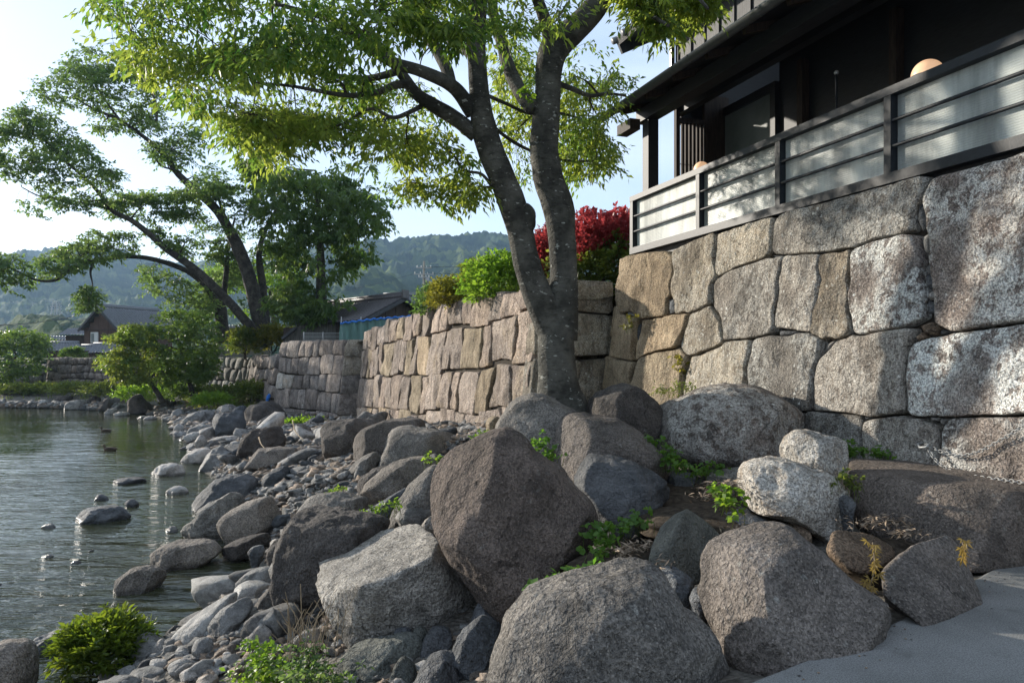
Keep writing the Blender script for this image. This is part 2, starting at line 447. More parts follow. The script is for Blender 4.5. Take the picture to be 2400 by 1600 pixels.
def bark_mat(name, dark, light, spots):
    m, nt, out = new_mat(name)
    v = coords(nt, (1, 1, 1), False)
    col = mix(nt, ramp(nt, noise(nt, v, 3.0, 6, 0.6), 0.36, 0.66), dark, light)
    col = mix(nt, ramp(nt, noise(nt, coords(nt, (9, 9, 26), False), 1.0, 5, 0.65), 0.5, 0.7, 0, 0.7), col, tuple(c * 0.5 for c in dark))
    sp = ramp(nt, noise(nt, coords(nt, (8, 8, 16), False), 1.4, 4, 0.55), 0.63, 0.68, 0, spots)
    col = mix(nt, sp, col, (0.34, 0.34, 0.30))
    nr = bump(nt, noise(nt, coords(nt, (10, 10, 22), False), 1.2, 4, 0.65), 1.0, 0.045)
    nr = bump(nt, noise(nt, v, 40, 3, 0.7), 0.9, 0.014, nr)
    principled(nt, out, col, 0.85, nr, 0.25)
    return m
M['bark'] = bark_mat('zelkova_bark', (0.036, 0.035, 0.029), (0.115, 0.110, 0.092), 0.95)
M['farbark'] = bark_mat('dark_bark', (0.035, 0.031, 0.026), (0.09, 0.08, 0.066), 0.3)
M['twig'] = plain_mat('twig_bark', (0.045, 0.038, 0.03), 0.85, 0.15)

def leaf_mat(name, a, b, trans_a, trans_b, tfac=0.5):
    """colours differ from leaf to leaf; light passes through the blades"""
    m, nt, out = new_mat(name)
    g = N(nt, "ShaderNodeNewGeometry")
    tc = N(nt, "ShaderNodeTexCoord")
    big = ramp(nt, noise(nt, tc.outputs['Object'], 0.9, 2, 0.5), 0.38, 0.62)
    f = math_n(nt, 'ADD', math_n(nt, 'MULTIPLY', g.outputs['Random Per Island'], 0.55), math_n(nt, 'MULTIPLY', big, 0.45))
    c1 = mix(nt, f, a, b); c2 = mix(nt, f, trans_a, trans_b)
    d = N(nt, "ShaderNodeBsdfPrincipled"); d.inputs['Roughness'].default_value = 0.45; d.inputs['Specular IOR Level'].default_value = 0.35
    nt.links.new(c1, d.inputs['Base Color'])
    t = N(nt, "ShaderNodeBsdfTranslucent"); nt.links.new(c2, t.inputs['Color'])
    mx = N(nt, "ShaderNodeMixShader"); mx.inputs[0].default_value = tfac
    nt.links.new(d.outputs[0], mx.inputs[1]); nt.links.new(t.outputs[0], mx.inputs[2])
    nt.links.new(mx.outputs[0], out.inputs['Surface'])
    return m
M['leaf_main'] = leaf_mat('zelkova_leaf', (0.036, 0.084, 0.020), (0.115, 0.175, 0.032), (0.10, 0.26, 0.035), (0.58, 0.64, 0.09), 0.54)
M['leaf_far'] = leaf_mat('far_zelkova_leaf', (0.045, 0.090, 0.032), (0.085, 0.130, 0.042), (0.16, 0.30, 0.06), (0.32, 0.44, 0.10), 0.45)
M['leaf_dark'] = leaf_mat('dark_leaf', (0.038, 0.076, 0.020), (0.075, 0.118, 0.030), (0.12, 0.25, 0.035), (0.27, 0.37, 0.06), 0.42)
M['leaf_maple'] = leaf_mat('maple_leaf', (0.045, 0.086, 0.022), (0.105, 0.130, 0.028), (0.18, 0.33, 0.045), (0.46, 0.50, 0.07), 0.48)
M['leaf_red'] = leaf_mat('red_photinia_leaf', (0.14, 0.020, 0.020), (0.34, 0.042, 0.048), (0.42, 0.05, 0.05), (0.66, 0.10, 0.10), 0.4)
M['leaf_green'] = leaf_mat('hedge_leaf', (0.045, 0.082, 0.018), (0.100, 0.125, 0.028), (0.18, 0.28, 0.03), (0.40, 0.42, 0.06), 0.42)
M['leaf_lime'] = leaf_mat('fresh_green_leaf', (0.065, 0.135, 0.018), (0.13, 0.215, 0.03), (0.22, 0.42, 0.03), (0.40, 0.56, 0.05), 0.5)
M['leaf_bush'] = leaf_mat('yellow_green_leaf', (0.095, 0.105, 0.018), (0.17, 0.155, 0.026), (0.26, 0.27, 0.03), (0.48, 0.42, 0.05), 0.42)
M['leaf_glossy'] = leaf_mat('glossy_green_leaf', (0.035, 0.070, 0.012), (0.085, 0.120, 0.016), (0.14, 0.25, 0.02), (0.36, 0.42, 0.03), 0.4)
M['leaf_ivy'] = leaf_mat('vine_leaf', (0.055, 0.125, 0.020), (0.105, 0.195, 0.035), (0.16, 0.36, 0.03), (0.30, 0.50, 0.06), 0.42)
M['leaf_seedling'] = leaf_mat('seedling_leaf', (0.19, 0.155, 0.045), (0.32, 0.20, 0.06), (0.42, 0.36, 0.06), (0.58, 0.32, 0.08), 0.45)
M['grass'] = leaf_mat('bank_grass_blade', (0.06, 0.10, 0.022), (0.125, 0.145, 0.036), (0.18, 0.26, 0.03), (0.34, 0.36, 0.06), 0.4)
# ------------------------------------------------------------------ the lie of the land
WATER = -1.5
SH_Y = [1, 5, 7, 8, 9.5, 10.8, 12.6, 15.2, 21, 26, 31.5, 37, 42, 45.6, 48, 50, 52, 60, 80]
SH_X = [-3.4, -3.5, -3.65, -3.6, -3.35, -3.6, -4.2, -5.6, -8.6, -11.3, -14.2, -17, -21, -27, -36, -60, -120, -400, -900]
WL_Y = [1, 2, 3, 3.56, 4.21, 5.55, 7, 10, 13.2, 13.5, 30, 32, 36.8, 43, 50, 56, 57, 62, 80]
WL_X = [-1.9, -0.7, 0.6, 1.3, 2.2, 3.8, 3.9, 2.8, 1.9, 0.46, -6, -7.2, -11.5, -14.2, -22, -31, -35, -45, -90]
WZ_Y = [1, 5.5, 6.5, 8, 10, 13, 20, 30, 45, 60, 80]
WZ_Z = [0.0, 0.0, 0.2, 0.36, 0.45, 0.42, -0.2, -0.95, -0.75, -0.5, 0.5]

def ground_z(X, Y):
    X = np.asarray(X, float); Y = np.asarray(Y, float)
    xs = np.interp(Y, SH_Y, SH_X); xw = np.interp(Y, WL_Y, WL_X); zw = np.interp(Y, WZ_Y, WZ_Z)
    t = (X - xs) / np.maximum(xw - xs, 0.5)
    up = WATER + (zw - WATER) * np.clip(t, 0, 1) ** 0.6
    dn = WATER + np.maximum((X - xs) * 0.16, -1.1) - 0.02
    return np.where(t > 0, up, dn)

def ground_hit(u, v):
    Y = np.geomspace(2.2, 78, 1500)
    X = (u - CU) / F * Y; Z = EYE - (v - CV) / F * Y
    g = np.maximum(ground_z(X, Y), WATER - 0.05)
    k = np.argmax(Z < g)
    return float(Y[k]) if (Z < g).any() else 70.0

def grid_faces(nx, ny):
    i = np.arange(ny - 1)[:, None] * nx + np.arange(nx - 1)[None, :]
    i = i.ravel()
    return np.stack([i, i + 1, i + nx + 1, i + nx], 1)

def ground_mat(name, a, b, c, sc=1.0):
    m, nt, out = new_mat(name)
    v = coords(nt, (1, 1, 1), False)
    col = mix(nt, ramp(nt, noise(nt, v, 0.8 * sc, 6, 0.6), 0.35, 0.65), a, b)
    col = mix(nt, ramp(nt, noise(nt, v, 7.0 * sc, 6, 0.7), 0.5, 0.68, 0, 0.8), col, c)
    vo = N(nt, "ShaderNodeTexVoronoi"); vo.inputs['Scale'].default_value = 22 * sc; nt.links.new(v, vo.inputs['Vector'])
    col = mix(nt, 0.55, col, mix(nt, vo.outputs['Distance'], tuple(x * 1.6 for x in b), tuple(x * 0.4 for x in a)))
    nr = bump(nt, vo.outputs['Distance'], 0.8, 0.03)
    nr = bump(nt, noise(nt, v, 40 * sc, 6, 0.7), 0.5, 0.02, nr)
    principled(nt, out, col, 0.9, nr, 0.2)
    return m
M['bank'] = ground_mat('gravelly_earth', (0.075, 0.068, 0.058), (0.15, 0.138, 0.118), (0.115, 0.09, 0.06))
M['turf'] = ground_mat('terrace_turf', (0.045, 0.065, 0.02), (0.09, 0.11, 0.035), (0.12, 0.10, 0.055), 0.4)
M['plain'] = ground_mat('valley_floor', (0.05, 0.07, 0.03), (0.10, 0.11, 0.06), (0.12, 0.11, 0.08), 0.05)

gy = np.concatenate([np.arange(1, 16, 0.16), np.geomspace(16, 78, 110)])
gx = np.concatenate([-np.geomspace(900, 40, 40), np.arange(-39.5, -8, 0.5), np.arange(-8, 14.01, 0.2)])
GX, GY = np.meshgrid(gx, gy)
GZ = ground_z(GX.ravel(), GY.ravel())
pts = np.stack([GX.ravel(), GY.ravel(), GZ], 1)
pts[:, 2] += 0.07 * fbm(pts * np.array([1.2, 1.2, 0]), 4, 3) * (np.abs(GZ - 0.0) > 0.02)
far = pts[:, 1] > 76
pts[far, 2] = np.minimum(pts[far, 2], 0.8)
o = add('riverbank', pts, grid_faces(len(gx), len(gy)), M['bank'], smooth=True, origin=(0, 0, 0)); tag(o, kind='structure')

# paved path in the lower right corner: one cast concrete sheet with a chamfered edge
def pave_mat():
    m, nt, out = new_mat('worn_concrete_paving')
    v = coords(nt, (1, 1, 1), False)
    col = mix(nt, ramp(nt, noise(nt, v, 1.2, 6, 0.6), 0.3, 0.7), (0.165, 0.166, 0.158), (0.245, 0.245, 0.234))
    col = mix(nt, ramp(nt, noise(nt, v, 130, 3, 0.8), 0.35, 0.65), mix(nt, 1.0, col, (0.55, 0.55, 0.55), 'MULTIPLY'), mix(nt, 1.0, col, (1.3, 1.3, 1.3), 'MULTIPLY'))
    col = mix(nt, ramp(nt, noise(nt, v, 5, 7, 0.7), 0.55, 0.7, 0, 0.5), col, (0.11, 0.108, 0.10))
    nr = bump(nt, noise(nt, v, 130, 4, 0.8), 0.7, 0.004)
    principled(nt, out, col, 0.85, nr, 0.3)
    return m
M['pave'] = pave_mat()
edge_y = np.linspace(1.0, 6.6, 57)
edge_x = np.interp(edge_y, WL_Y, WL_X) + 0.04 * fbm(np.stack([edge_y * 3, edge_y * 0, edge_y * 0], 1), 3, 5) - 0.12
V = []; Fc = []
for i, (y, x) in enumerate(zip(edge_y, edge_x)):
    V += [(x, y, -0.15), (x, y, 0.008), (x + 0.03, y, 0.016), (12.0, y, 0.016)]
    if i:
        b = 4 * i
        for k in range(3): Fc.append((b + k - 4, b + k - 3, b + k + 1, b + k))
o = add('paved_path', V, [f[::-1] for f in Fc], M['pave'], smooth=False, origin=(0, 0, 0)); tag(o, kind='structure')

# upper ground behind the walls
ty = np.concatenate([np.arange(13.6, 36, 0.8), np.arange(36, 80, 1.5)])
V = []; Fc = []; K = 26
for i, y in enumerate(ty):
    xl = np.interp(y, WL_Y, WL_X) + 0.55
    z = np.interp(y, [13.6, 20, 30, 36, 41, 60, 80], [2.72, 2.6, 2.4, 2.2, 1.62, 1.6, 1.5])
    for k in range(K):
        s = (k / (K - 1)) ** 2
        V.append((xl + s * 90, y, z - 0.05 + (0.12 if k > 2 else 0)))
V = np.array(V); V[:, 2] += 0.06 * fbm(V * np.array([0.9, 0.9, 0]), 3, 8)
o = add('upper_terrace', V, grid_faces(K, len(ty)), M['turf'], smooth=True, origin=(0, 0, 0)); tag(o, kind='structure')
o = add('valley_floor', [(-2500, 77, 1.3), (2500, 77, 1.3), (2500, 1700, 1.3), (-2500, 1700, 1.3)], [(0, 1, 2, 3)], M['plain'], origin=(0, 0, 0)); tag(o, kind='structure')

# ------------------------------------------------------------------ water
def water_mat():
    m, nt, out = new_mat('river_water')
    v = coords(nt, (1, 1, 1), False)
    v2 = coords(nt, (0.42, 1.25, 1), False)
    depth = ramp(nt, noise(nt, v, 0.22, 3, 0.5), 0.3, 0.7)
    col = mix(nt, depth, (0.022, 0.030, 0.014), (0.040, 0.042, 0.022))
    h1 = noise(nt, v2, 1.5, 2, 0.5, 0.6)
    h2 = noise(nt, v2, 3.8, 3, 0.55, 0.8)
    h3 = noise(nt, v2, 11.0, 2, 0.6, 0.3)
    calm = ramp(nt, noise(nt, v, 0.11, 3, 0.5), 0.38, 0.62, 0.35, 1.0)
    h = math_n(nt, 'ADD', math_n(nt, 'MULTIPLY', h1, 0.9), math_n(nt, 'ADD', math_n(nt, 'MULTIPLY', h2, 0.42), math_n(nt, 'MULTIPLY', h3, 0.10)))
    h = math_n(nt, 'MULTIPLY', h, calm)
    sp = N(nt, 'ShaderNodeSeparateXYZ'); nt.links.new(v, sp.inputs[0])
    riffle = ramp(nt, sp.outputs['Y'], 9.0, 26.0, 1.75, 0.26)      # broken water downstream, a calm pool upstream
    h = math_n(nt, 'MULTIPLY', h, riffle)
    nr = bump(nt, h, 1.0, 0.12)
    p = principled(nt, out, col, 0.03, nr, 0.75)
    p.inputs['IOR'].default_value = 1.333
    return m
M['water'] = water_mat()
o = add('river', [(-900, 0.5, WATER), (2.5, 0.5, WATER), (2.5, 78, WATER), (-900, 78, WATER)], [(0, 1, 2, 3)], M['water'], origin=(0, 0, WATER)); tag(o, kind='structure')

# ------------------------------------------------------------------ wooded hills
def forest_mat():
    m, nt, out = new_mat('spring_forest')
    v = coords(nt, (1, 1, 1), False)
    vo = N(nt, "ShaderNodeTexVoronoi"); vo.inputs['Scale'].default_value = 0.085; nt.links.new(v, vo.inputs['Vector'])
    spec = ramp(nt, noise(nt, v, 0.011, 4, 0.6), 0.42, 0.58)
    sep = N(nt, "ShaderNodeSeparateColor"); nt.links.new(vo.outputs['Color'], sep.inputs[0])
    a = mix(nt, sep.outputs[0], (0.016, 0.036, 0.018), (0.036, 0.064, 0.024))
    b = mix(nt, sep.outputs[1], (0.055, 0.090, 0.026), (0.135, 0.165, 0.050))
    col = mix(nt, math_n(nt, 'MULTIPLY', spec, ramp(nt, sep.outputs[2], 0.25, 0.8)), a, b)
    nr = bump(nt, noise(nt, v, 0.35, 5, 0.7), 1.0, 2.5)
    principled(nt, out, col, 0.95, nr, 0.1)
    return m
M['forest'] = forest_mat()
def hill(name, us, vs_, Y0, Y1, step=5.0, rows=70, seed=1, lump=5.0, u0=-1500, u1=3900):
    uu = np.arange(u0, u1, step); rr = np.linspace(0, 1.12, rows)
    U, R = np.meshgrid(uu, rr)
    ridge = (CV - np.interp(U, us, vs_)) / F * Y1
    Yd = Y0 + (Y1 - Y0) * R
    X = (U - CU) / F * Yd
    q = np.stack([X.ravel() / 160, Yd.ravel() / 160, X.ravel() * 0], 1)
    sp = (1 - np.abs(fbm(q, 4, seed)) * 2.0).reshape(R.shape)
    t = np.clip(R, 0, 1)
    prof = np.where(R <= 1, np.sin(t * np.pi / 2) ** 1.15, 1 - (R - 1) * 1.4)
    Z = ridge * prof * (1 - (0.42 * (1 - sp)) * (1 - t ** 3) * np.minimum(1, t * 3))
    q2 = np.stack([X.ravel(), Yd.ravel(), Z.ravel()], 1)
    lum = lump * (np.abs(fbm(q2 / 9.0, 2, seed + 5)) * 1.6 + 0.5 * fbm(q2 / 30.0, 2, seed + 9) + 0.35 * fbm(q2 / 3.5, 1, seed + 12)).reshape(R.shape)
    Z = Z + lum + 1.2
    Z[0] = -2
    V = np.stack([X.ravel(), Yd.ravel(), Z.ravel()], 1)
    o = add(name, V, grid_faces(len(uu), rows), M['forest'], smooth=True, origin=(0, 0, 0)); tag(o, kind='structure')
hill('main_hill', [-2600, -900, -100, 0, 60, 140, 200, 300, 420, 600, 760, 880, 1000, 1120, 1190, 1300, 1500, 1900, 2600, 4800],
     [760, 640, 640, 618, 594, 580, 588, 606, 622, 618, 592, 576, 572, 565, 570, 590, 600, 560, 600, 700], 620, 1400, 4.5, 90, 11, 6.5)
hill('spur_hill', [-2600, -100, 500, 600, 700, 800, 850, 920, 960, 1010, 1080, 1150, 1250, 1500, 2000, 4800],
     [800, 790, 742, 715, 668, 632, 622, 650, 690, 668, 626, 606, 598, 600, 570, 700], 420, 760, 5.0, 60, 23, 5.0)
hill('foot_hill', [-2600, -200, 0, 60, 110, 170, 230, 290, 350, 450, 700, 900, 1100, 1500, 4800],
     [800, 778, 770, 752, 745, 756, 748, 752, 765, 780, 770, 745, 760, 740, 780], 190, 300, 7.0, 40, 31, 3.0)

# ------------------------------------------------------------------ masonry
def stone_geo(poly, face, n=40, rings=8, bulge=0.05, back=0.4, gap=0.012, seed=0, rough=0.02, rnd=0.05, freq=2.0):
    """one dressed stone from its outline (s, h) on a wall face; face(s, h, out) -> world"""
    p = np.asarray(poly, float)
    q = np.vstack([p, p[:1]]); d = np.r_[0, np.cumsum(np.linalg.norm(np.diff(q, axis=0), axis=1))]
    t = np.linspace(0, d[-1], n, endpoint=False)
    b = np.stack([np.interp(t, d, q[:, 0]), np.interp(t, d, q[:, 1])], 1)
    sm = (np.roll(b, 1, 0) + 2 * b + np.roll(b, -1, 0)) / 4
    b = 0.8 * b + 0.2 * sm
    area2 = b[:, 0] * np.roll(b[:, 1], -1) - np.roll(b[:, 0], -1) * b[:, 1]
    c = np.array([((b[:, i] + np.roll(b[:, i], -1)) * area2).sum() / (3 * area2.sum()) for i in (0, 1)])
    if area2.sum() < 0: b = b[::-1]
    r_ = np.linalg.norm(b - c, axis=1, keepdims=True)
    wob = fbm(np.c_[b * freq * 2.2, np.zeros(n)], 3, seed + 2)[:, None]
    b = c + (b - c) * (1 - (gap + rough * 0.7 * (0.5 + 0.5 * wob)) / np.maximum(r_, 0.05))
    rr = np.r_[np.linspace(0.0, 0.95, rings - 3)[1:], 0.972, 0.99, 1.0]
    size = np.sqrt(abs(area2.sum()) / 2)
    S = [c[None]]; O = [np.array([0.0])]
    for r in rr:
        S.append(c + (b - c) * r); O.append(np.full(n, r))
    S = np.vstack(S); O = np.concatenate(O)
    tilt = rng.normal(0, 0.035, 2)
    e = np.clip((O - 0.95) / 0.05, 0, 1)
    out = bulge * (1 - O ** 3) - rnd * e ** 2.5 + (S - c) @ tilt
    out += rough * 1.6 * fbm(np.c_[S * freq, np.full(len(S), seed * 0.37)], 4, seed) + rough * 0.8 * (np.abs(fbm(np.c_[S * freq * 0.8, np.full(len(S), 9.1)], 2, seed + 4)) * 2 - 0.6)
    k = len(rr)
    S = np.vstack([S, S[-n:]]); out = np.r_[out, np.full(n, -back)]
    V = face(S[:, 0], S[:, 1], out)
    Fc = [(0, 1 + j, 1 + (j + 1) % n) for j in range(n)]
    for i in range(k):
        for j in range(n):
            a = 1 + i * n + j; a2 = 1 + i * n + (j + 1) % n
            Fc.append((a, a + n, a2 + n, a2))
    return V, Fc

def wall_face(A, B, z_top, batter):
    """A -> B horizontal run; outward normal on the left of A->B; leans back towards the top"""
    A = np.array(A, float); B = np.array(B, float); e = (B - A) / np.linalg.norm(B - A)
    n = np.array([-e[1], e[0]])
    def face(s, h, out):
        s = np.asarray(s, float); h = np.asarray(h, float)
        o_ = out + batter * (z_top - h)
        return np.stack([A[0] + e[0] * s + n[0] * o_, A[1] + e[1] * s + n[1] * o_, h + 0 * s], -1)
    return face, float(np.linalg.norm(B - A)), e, n

def masonry(parent, face, L, zb, zt, fr, width, mats, seed, n=18, rings=5, bulge=0.05, rough=0.02, slant=0.10, top_var=0.12, back=0.4, freq=1.6):
    r = np.random.default_rng(seed)
    rowf = lambda k, s: zb(s) + (zt(s) - zb(s)) * np.interp(s / L, [0, 1], [fr[0][k], fr[1][k]])
    K = len(fr[0]) - 1
    def hline(k, s):
        w = 0.0 if k == 0 else (top_var if k == K else 0.12)
        return rowf(k, s) + w * float(vnoise(np.array([[s * 0.9 + k * 7.7, seed * 1.3, k]]), seed)[0]) * min(1.0, (rowf(K, s) - rowf(0, s)) / 2.5)
    for k in range(K):
        cuts = [0.0]; s = 0.0
        while s < L - width * 0.5:
            s += width * r.uniform(0.6, 1.5); cuts.append(s)
        cuts[-1] = L
        sl = [0.0] + [r.normal(0, slant) for _ in cuts[1:-1]] + [0.0]
        for i in range(len(cuts) - 1):
            a, b = cuts[i], cuts[i + 1]
            hb = lambda s: hline(k, s); ht = lambda s: hline(k + 1, s)
            step = r.uniform(-top_var, top_var) * 0.6 if k == K - 1 else 0.0
            m_ = (a + b) / 2; jb, jt = r.normal(0, 0.025), (r.normal(0, 0.025) if k < K - 1 else 0)
            poly = [(a - sl[i], hb(m_) * .5 + hb(a) * .5 + jb), (m_, hb(m_) + jb), (b - sl[i + 1], hb(m_) * .5 + hb(b) * .5 + jb), (b + r.normal(0, 0.02), (hb(b) + ht(b)) / 2),
                    (b + sl[i + 1], ht(m_) * .5 + ht(b) * .5 + step + jt), (m_, ht(m_) + step + jt), (a + sl[i], ht(m_) * .5 + ht(a) * .5 + step + jt), (a + r.normal(0, 0.02), (hb(a) + ht(a)) / 2)]
            V, Fc = stone_geo(poly, face, n, rings, bulge, back, 0.006, int(r.integers(1e6)), rough, 0.035, freq)
            add('stone', V, Fc, mats[int(r.integers(len(mats)))], parent, True)

def core(parent, face, L, zb, zt, inset=0.10, thick=0.9, s0=0.0, name='earth_core'):
    """rubble and earth seen only in the joints"""
    V = []; K = 12
    for i in range(K + 1):
        s = s0 + 0.12 + (L - s0 - 0.24) * i / K
        b, t = zb(s) - 0.4, zt(s) - 0.22
        for h, o_ in ((b, -inset), (t, -inset), (t, -inset - thick), (b, -inset - thick)):
            V.append(face(np.array([s]), np.array([h]), o_)[0])
    Fc = []
    for i in range(K):
        for j in range(4):
            a = 4 * i + j; b = 4 * i + (j + 1) % 4
            Fc.append((a, a + 4, b + 4, b))
    Fc += [(0, 1, 2, 3), (4 * K + 3, 4 * K + 2, 4 * K + 1, 4 * K)]
    add(name, V, Fc, M['gap'], parent)

# --- the great wall under the house: every stone traced and set on the leaning face
E1 = np.array([-0.3353, 0.9421]); IN1 = np.array([0.9421, 0.3353])     # along the wall (away), and into the hill
R0 = np.array([4.5, 6.5])
def H3(t, i, z):
    """house point: t metres along the wall, i metres in from the railing line, height z"""
    q = R0 + E1 * t + IN1 * i
    return np.array([q[0], q[1], z])
BAT1 = 0.10
def face1(s, h, out):
    s = np.asarray(s, float); h = np.asarray(h, float)
    o_ = out + 0.06 + BAT1 * (3.4 - h)
    return np.stack([R0[0] + E1[0] * s - IN1[0] * o_, R0[1] + E1[1] * s - IN1[1] * o_, h + 0 * s], -1)
def pix_on_wall1(u, v):
    d = np.array([(u - CU) / F, 1.0, (CV - v) / F])
    nrm = np.array([-IN1[0], -IN1[1], BAT1])         # plane: -IN.(p-R0) - 0.06 - BAT*(3.4-z) = 0
    num = 0.06 + BAT1 * 3.4 - (-IN1[0] * -R0[0] - IN1[1] * -R0[1]) - BAT1 * EYE
    k = num / np.dot(nrm, d)
    p = np.array([0, 0, EYE]) + d * k
    return float((p[:2] - R0) @ E1), float(p[2])
castle = empty('castle_wall', H3(3, 0, 0.3), 'massive wall of huge lichened granite blocks carrying the dark house', 'stone wall')
W1 = [
 ('wall_tan', Z4, [(517,310),(700,302),(728,330),(735,370),(722,400),(722,470),(695,525),(695,570),(600,578),(485,548),(478,500),(478,420),(490,370)]),
 ('wall_big', Z4, [(733,300),(770,278),(905,225),(928,232),(925,290),(920,340),(930,385),(915,420),(912,515),(860,540),(745,560),(738,520),(728,470),(728,410),(740,360)]),
 ('wall_big', Z4, [(928,230),(1040,195),(1150,152),(1192,158),(1190,230),(1165,290),(1100,320),(1010,350),(945,385),(928,350),(922,300)]),
 ('wall_grey', Z3, [(915,1190),(990,1150),(1180,1075),(1440,1020),(1600,965),(1715,940),(1712,1000),(1660,1090),(1650,1200),(1500,1240),(1330,1300),(1150,1330),(920,1335),(910,1270)]),
 ('wall_grey', Z4, [(945,390),(1010,352),(1110,318),(1245,290),(1240,360),(1215,420),(1215,520),(1195,620),(1185,650),(1080,672),(975,672),(970,640),(955,580),(915,525),(912,430)]),
 ('wall_grey', Z4, [(1248,292),(1330,283),(1410,280),(1400,340),(1410,400),(1395,480),(1380,560),(1370,640),(1310,635),(1200,625),(1205,560),(1220,500),(1218,420),(1240,350)]),
 ('wall_big', Z4, [(1412,282),(1480,270),(1550,262),(1545,330),(1530,400),(1540,450),(1535,530),(1550,640),(1530,662),(1450,672),(1380,650),(1378,580),(1400,490),(1410,410),(1402,340)]),
 ('wall_lichen', Z4, [(1560,262),(1640,225),(1790,198),(1840,230),(1868,330),(1870,420),(1865,520),(1868,570),(1800,610),(1660,650),(1580,662),(1555,645),(1540,540),(1545,450),(1550,340)]),
 ('wall_tan', Z4, [(478,565),(545,572),(560,600),(560,660),(550,770),(500,768),(448,745),(450,690),(465,620)]),
 ('wall_tan', Z4, [(575,595),(650,578),(790,560),(805,570),(795,620),(770,680),(745,710),(640,738),(555,768),(552,700),(565,650)]),
 ('wall_big', Z4, [(820,560),(905,520),(940,560),(955,610),(972,660),(970,690),(905,720),(830,755),(780,740),(775,680),(800,620)]),
 ('wall_tan', Z4, [(425,765),(545,780),(550,800),(540,860),(530,900),(430,940),(415,880),(420,810)]),
 ('wall_tan', Z4, [(580,760),(650,735),(760,725),(795,745),(790,780),(765,830),(760,900),(755,960),(690,1000),(560,980),(545,880),(560,820)]),
 ('wall_big', Z4, [(800,755),(920,720),(1000,690),(1100,680),(1105,720),(1080,780),(1070,880),(1075,980),(900,990),(770,980),(765,880),(775,820)]),
 ('wall_grey', Z4, [(1105,680),(1170,660),(1330,648),(1400,670),(1412,710),(1390,760),(1370,830),(1368,910),(1350,990),(1345,1005),(1290,1010),(1090,1000),(1080,900),(1090,800)]),
 ('wall_grey', Z4, [(1430,740),(1480,690),(1560,655),(1700,635),(1815,630),(1820,660),(1790,720),(1785,860),(1782,990),(1760,1010),(1640,1035),(1480,1010),(1365,1000),(1370,920),(1378,830),(1400,770)]),
 ('wall_lichen', Z4, [(1800,720),(1830,680),(1950,660),(2100,635),(2352,598),(2700,545),(3000,500),(3000,1005),(2700,1015),(2352,1022),(2100,1030),(1890,1030),(1800,1020),(1788,950),(1790,830)]),
 ('wall_grey', Z4, [(1345,1010),(1480,1015),(1580,1022),(1600,1050),(1595,1130),(1575,1260),(1480,1290),(1400,1290),(1340,1240)]),
 ('wall_grey', Z4, [(1605,1050),(1700,1035),(1860,1045),(1940,1080),(1948,1120),(1945,1330),(1850,1330),(1610,1300),(1600,1150)]),
 ('wall_lichen', Z4, [(1985,1045),(2100,1035),(2352,1028),(3000,1012),(3000,1560),(2352,1440),(2100,1380),(1955,1340),(1950,1110)]),
 ('wall_lichen', Z4, [(1872,20),(1890,-35),(2040,-75),(2352,-165),(2700,-250),(3000,-330),(3000,490),(2700,535),(2352,592),(2100,630),(2000,640),(1935,600),(1930,520),(1925,420),(1900,330),(1900,240),(1885,150)]),
 ('wall_grey', Z4, [(540,985),(690,1005),(770,985),(1085,1005),(1085,1180),(900,1180),(540,1120)]),
 ('wall_grey', Z4, [(1090,1010),(1335,1012),(1335,1240),(1240,1250),(1095,1190)]),
]
CH = [  # small stones wedged in the joints
 ('slate', [(1840,60),(1868,40),(1880,140),(1862,185),(1835,150)]), ('river', [(1852,205),(1888,182),(1905,290),(1868,300)]), ('river', [(1872,340),(1902,318),(1912,370),(1885,385)]),
 ('slate', [(1870,375),(1908,385),(1915,440),(1880,450)]), ('river_pale', [(1885,460),(1912,448),(1920,495),(1890,500)]), ('slate', [(1878,500),(1920,505),(1928,570),(1880,560)]),
 ('tanrock', [(1842,612),(1900,590),(1938,622),(1925,662),(1862,655)]), ('slate', [(1940,628),(2000,640),(1960,658),(1930,655)]), ('tanrock', [(1822,665),(1850,640),(1870,668),(1835,690)]),
 ('slate', [(1200,632),(1300,640),(1270,658),(1195,660)]), ('slate', [(700,480),(732,490),(738,550),(705,560)]), ('river', [(505,545),(545,545),(550,572),(510,570)]),
 ('slate', [(1530,400),(1552,330),(1560,420),(1545,450)]), ('river', [(1425,690),(1470,672),(1430,735),(1405,750)]), ('slate', [(1172,290),(1230,288),(1200,305)]),
 ('river', [(1890,1032),(1935,1035),(1935,1055),(1895,1052)]), ('river', [(1938,1040),(1982,1042),(1960,1075),(1940,1070)]), ('slate', [(1590,1030),(1640,1038),(1605,1050)]),
 ('slate', [(2080,640),(2160,628),(2120,640)]), ('river', [(540,860),(562,800),(575,770),(556,870)]), ('slate', [(560,605),(575,600),(565,690),(556,690)]),
 ('slate', [(1075,880),(1085,850),(1090,900),(1080,905)]),
]
W1P = []
for k, (mk, Zf, poly) in enumerate(W1):
    st = [pix_on_wall1(*q) for q in Zf(poly)]
    if k != 20: st = [(s_, min(h_ + 0.07, 3.40) if h_ > 3.12 else h_) for s_, h_ in st]
    W1P.append(np.array(st))
CHP = [np.array([pix_on_wall1(*q) for q in Z4(poly)]) for mk, poly in CH]
def poly_dist(q, poly):
    """signed distance of points to a polygon outline, negative inside"""
    a = poly; b = np.roll(poly, -1, 0); d = b - a
    t = np.clip(((q[:, None, :] - a) * d).sum(-1) / np.maximum((d * d).sum(-1), 1e-9), 0, 1)
    r = np.linalg.norm(q[:, None, :] - (a + t[..., None] * d), axis=-1).min(1)
    return np.where(in_poly0(q, poly), -r, r)
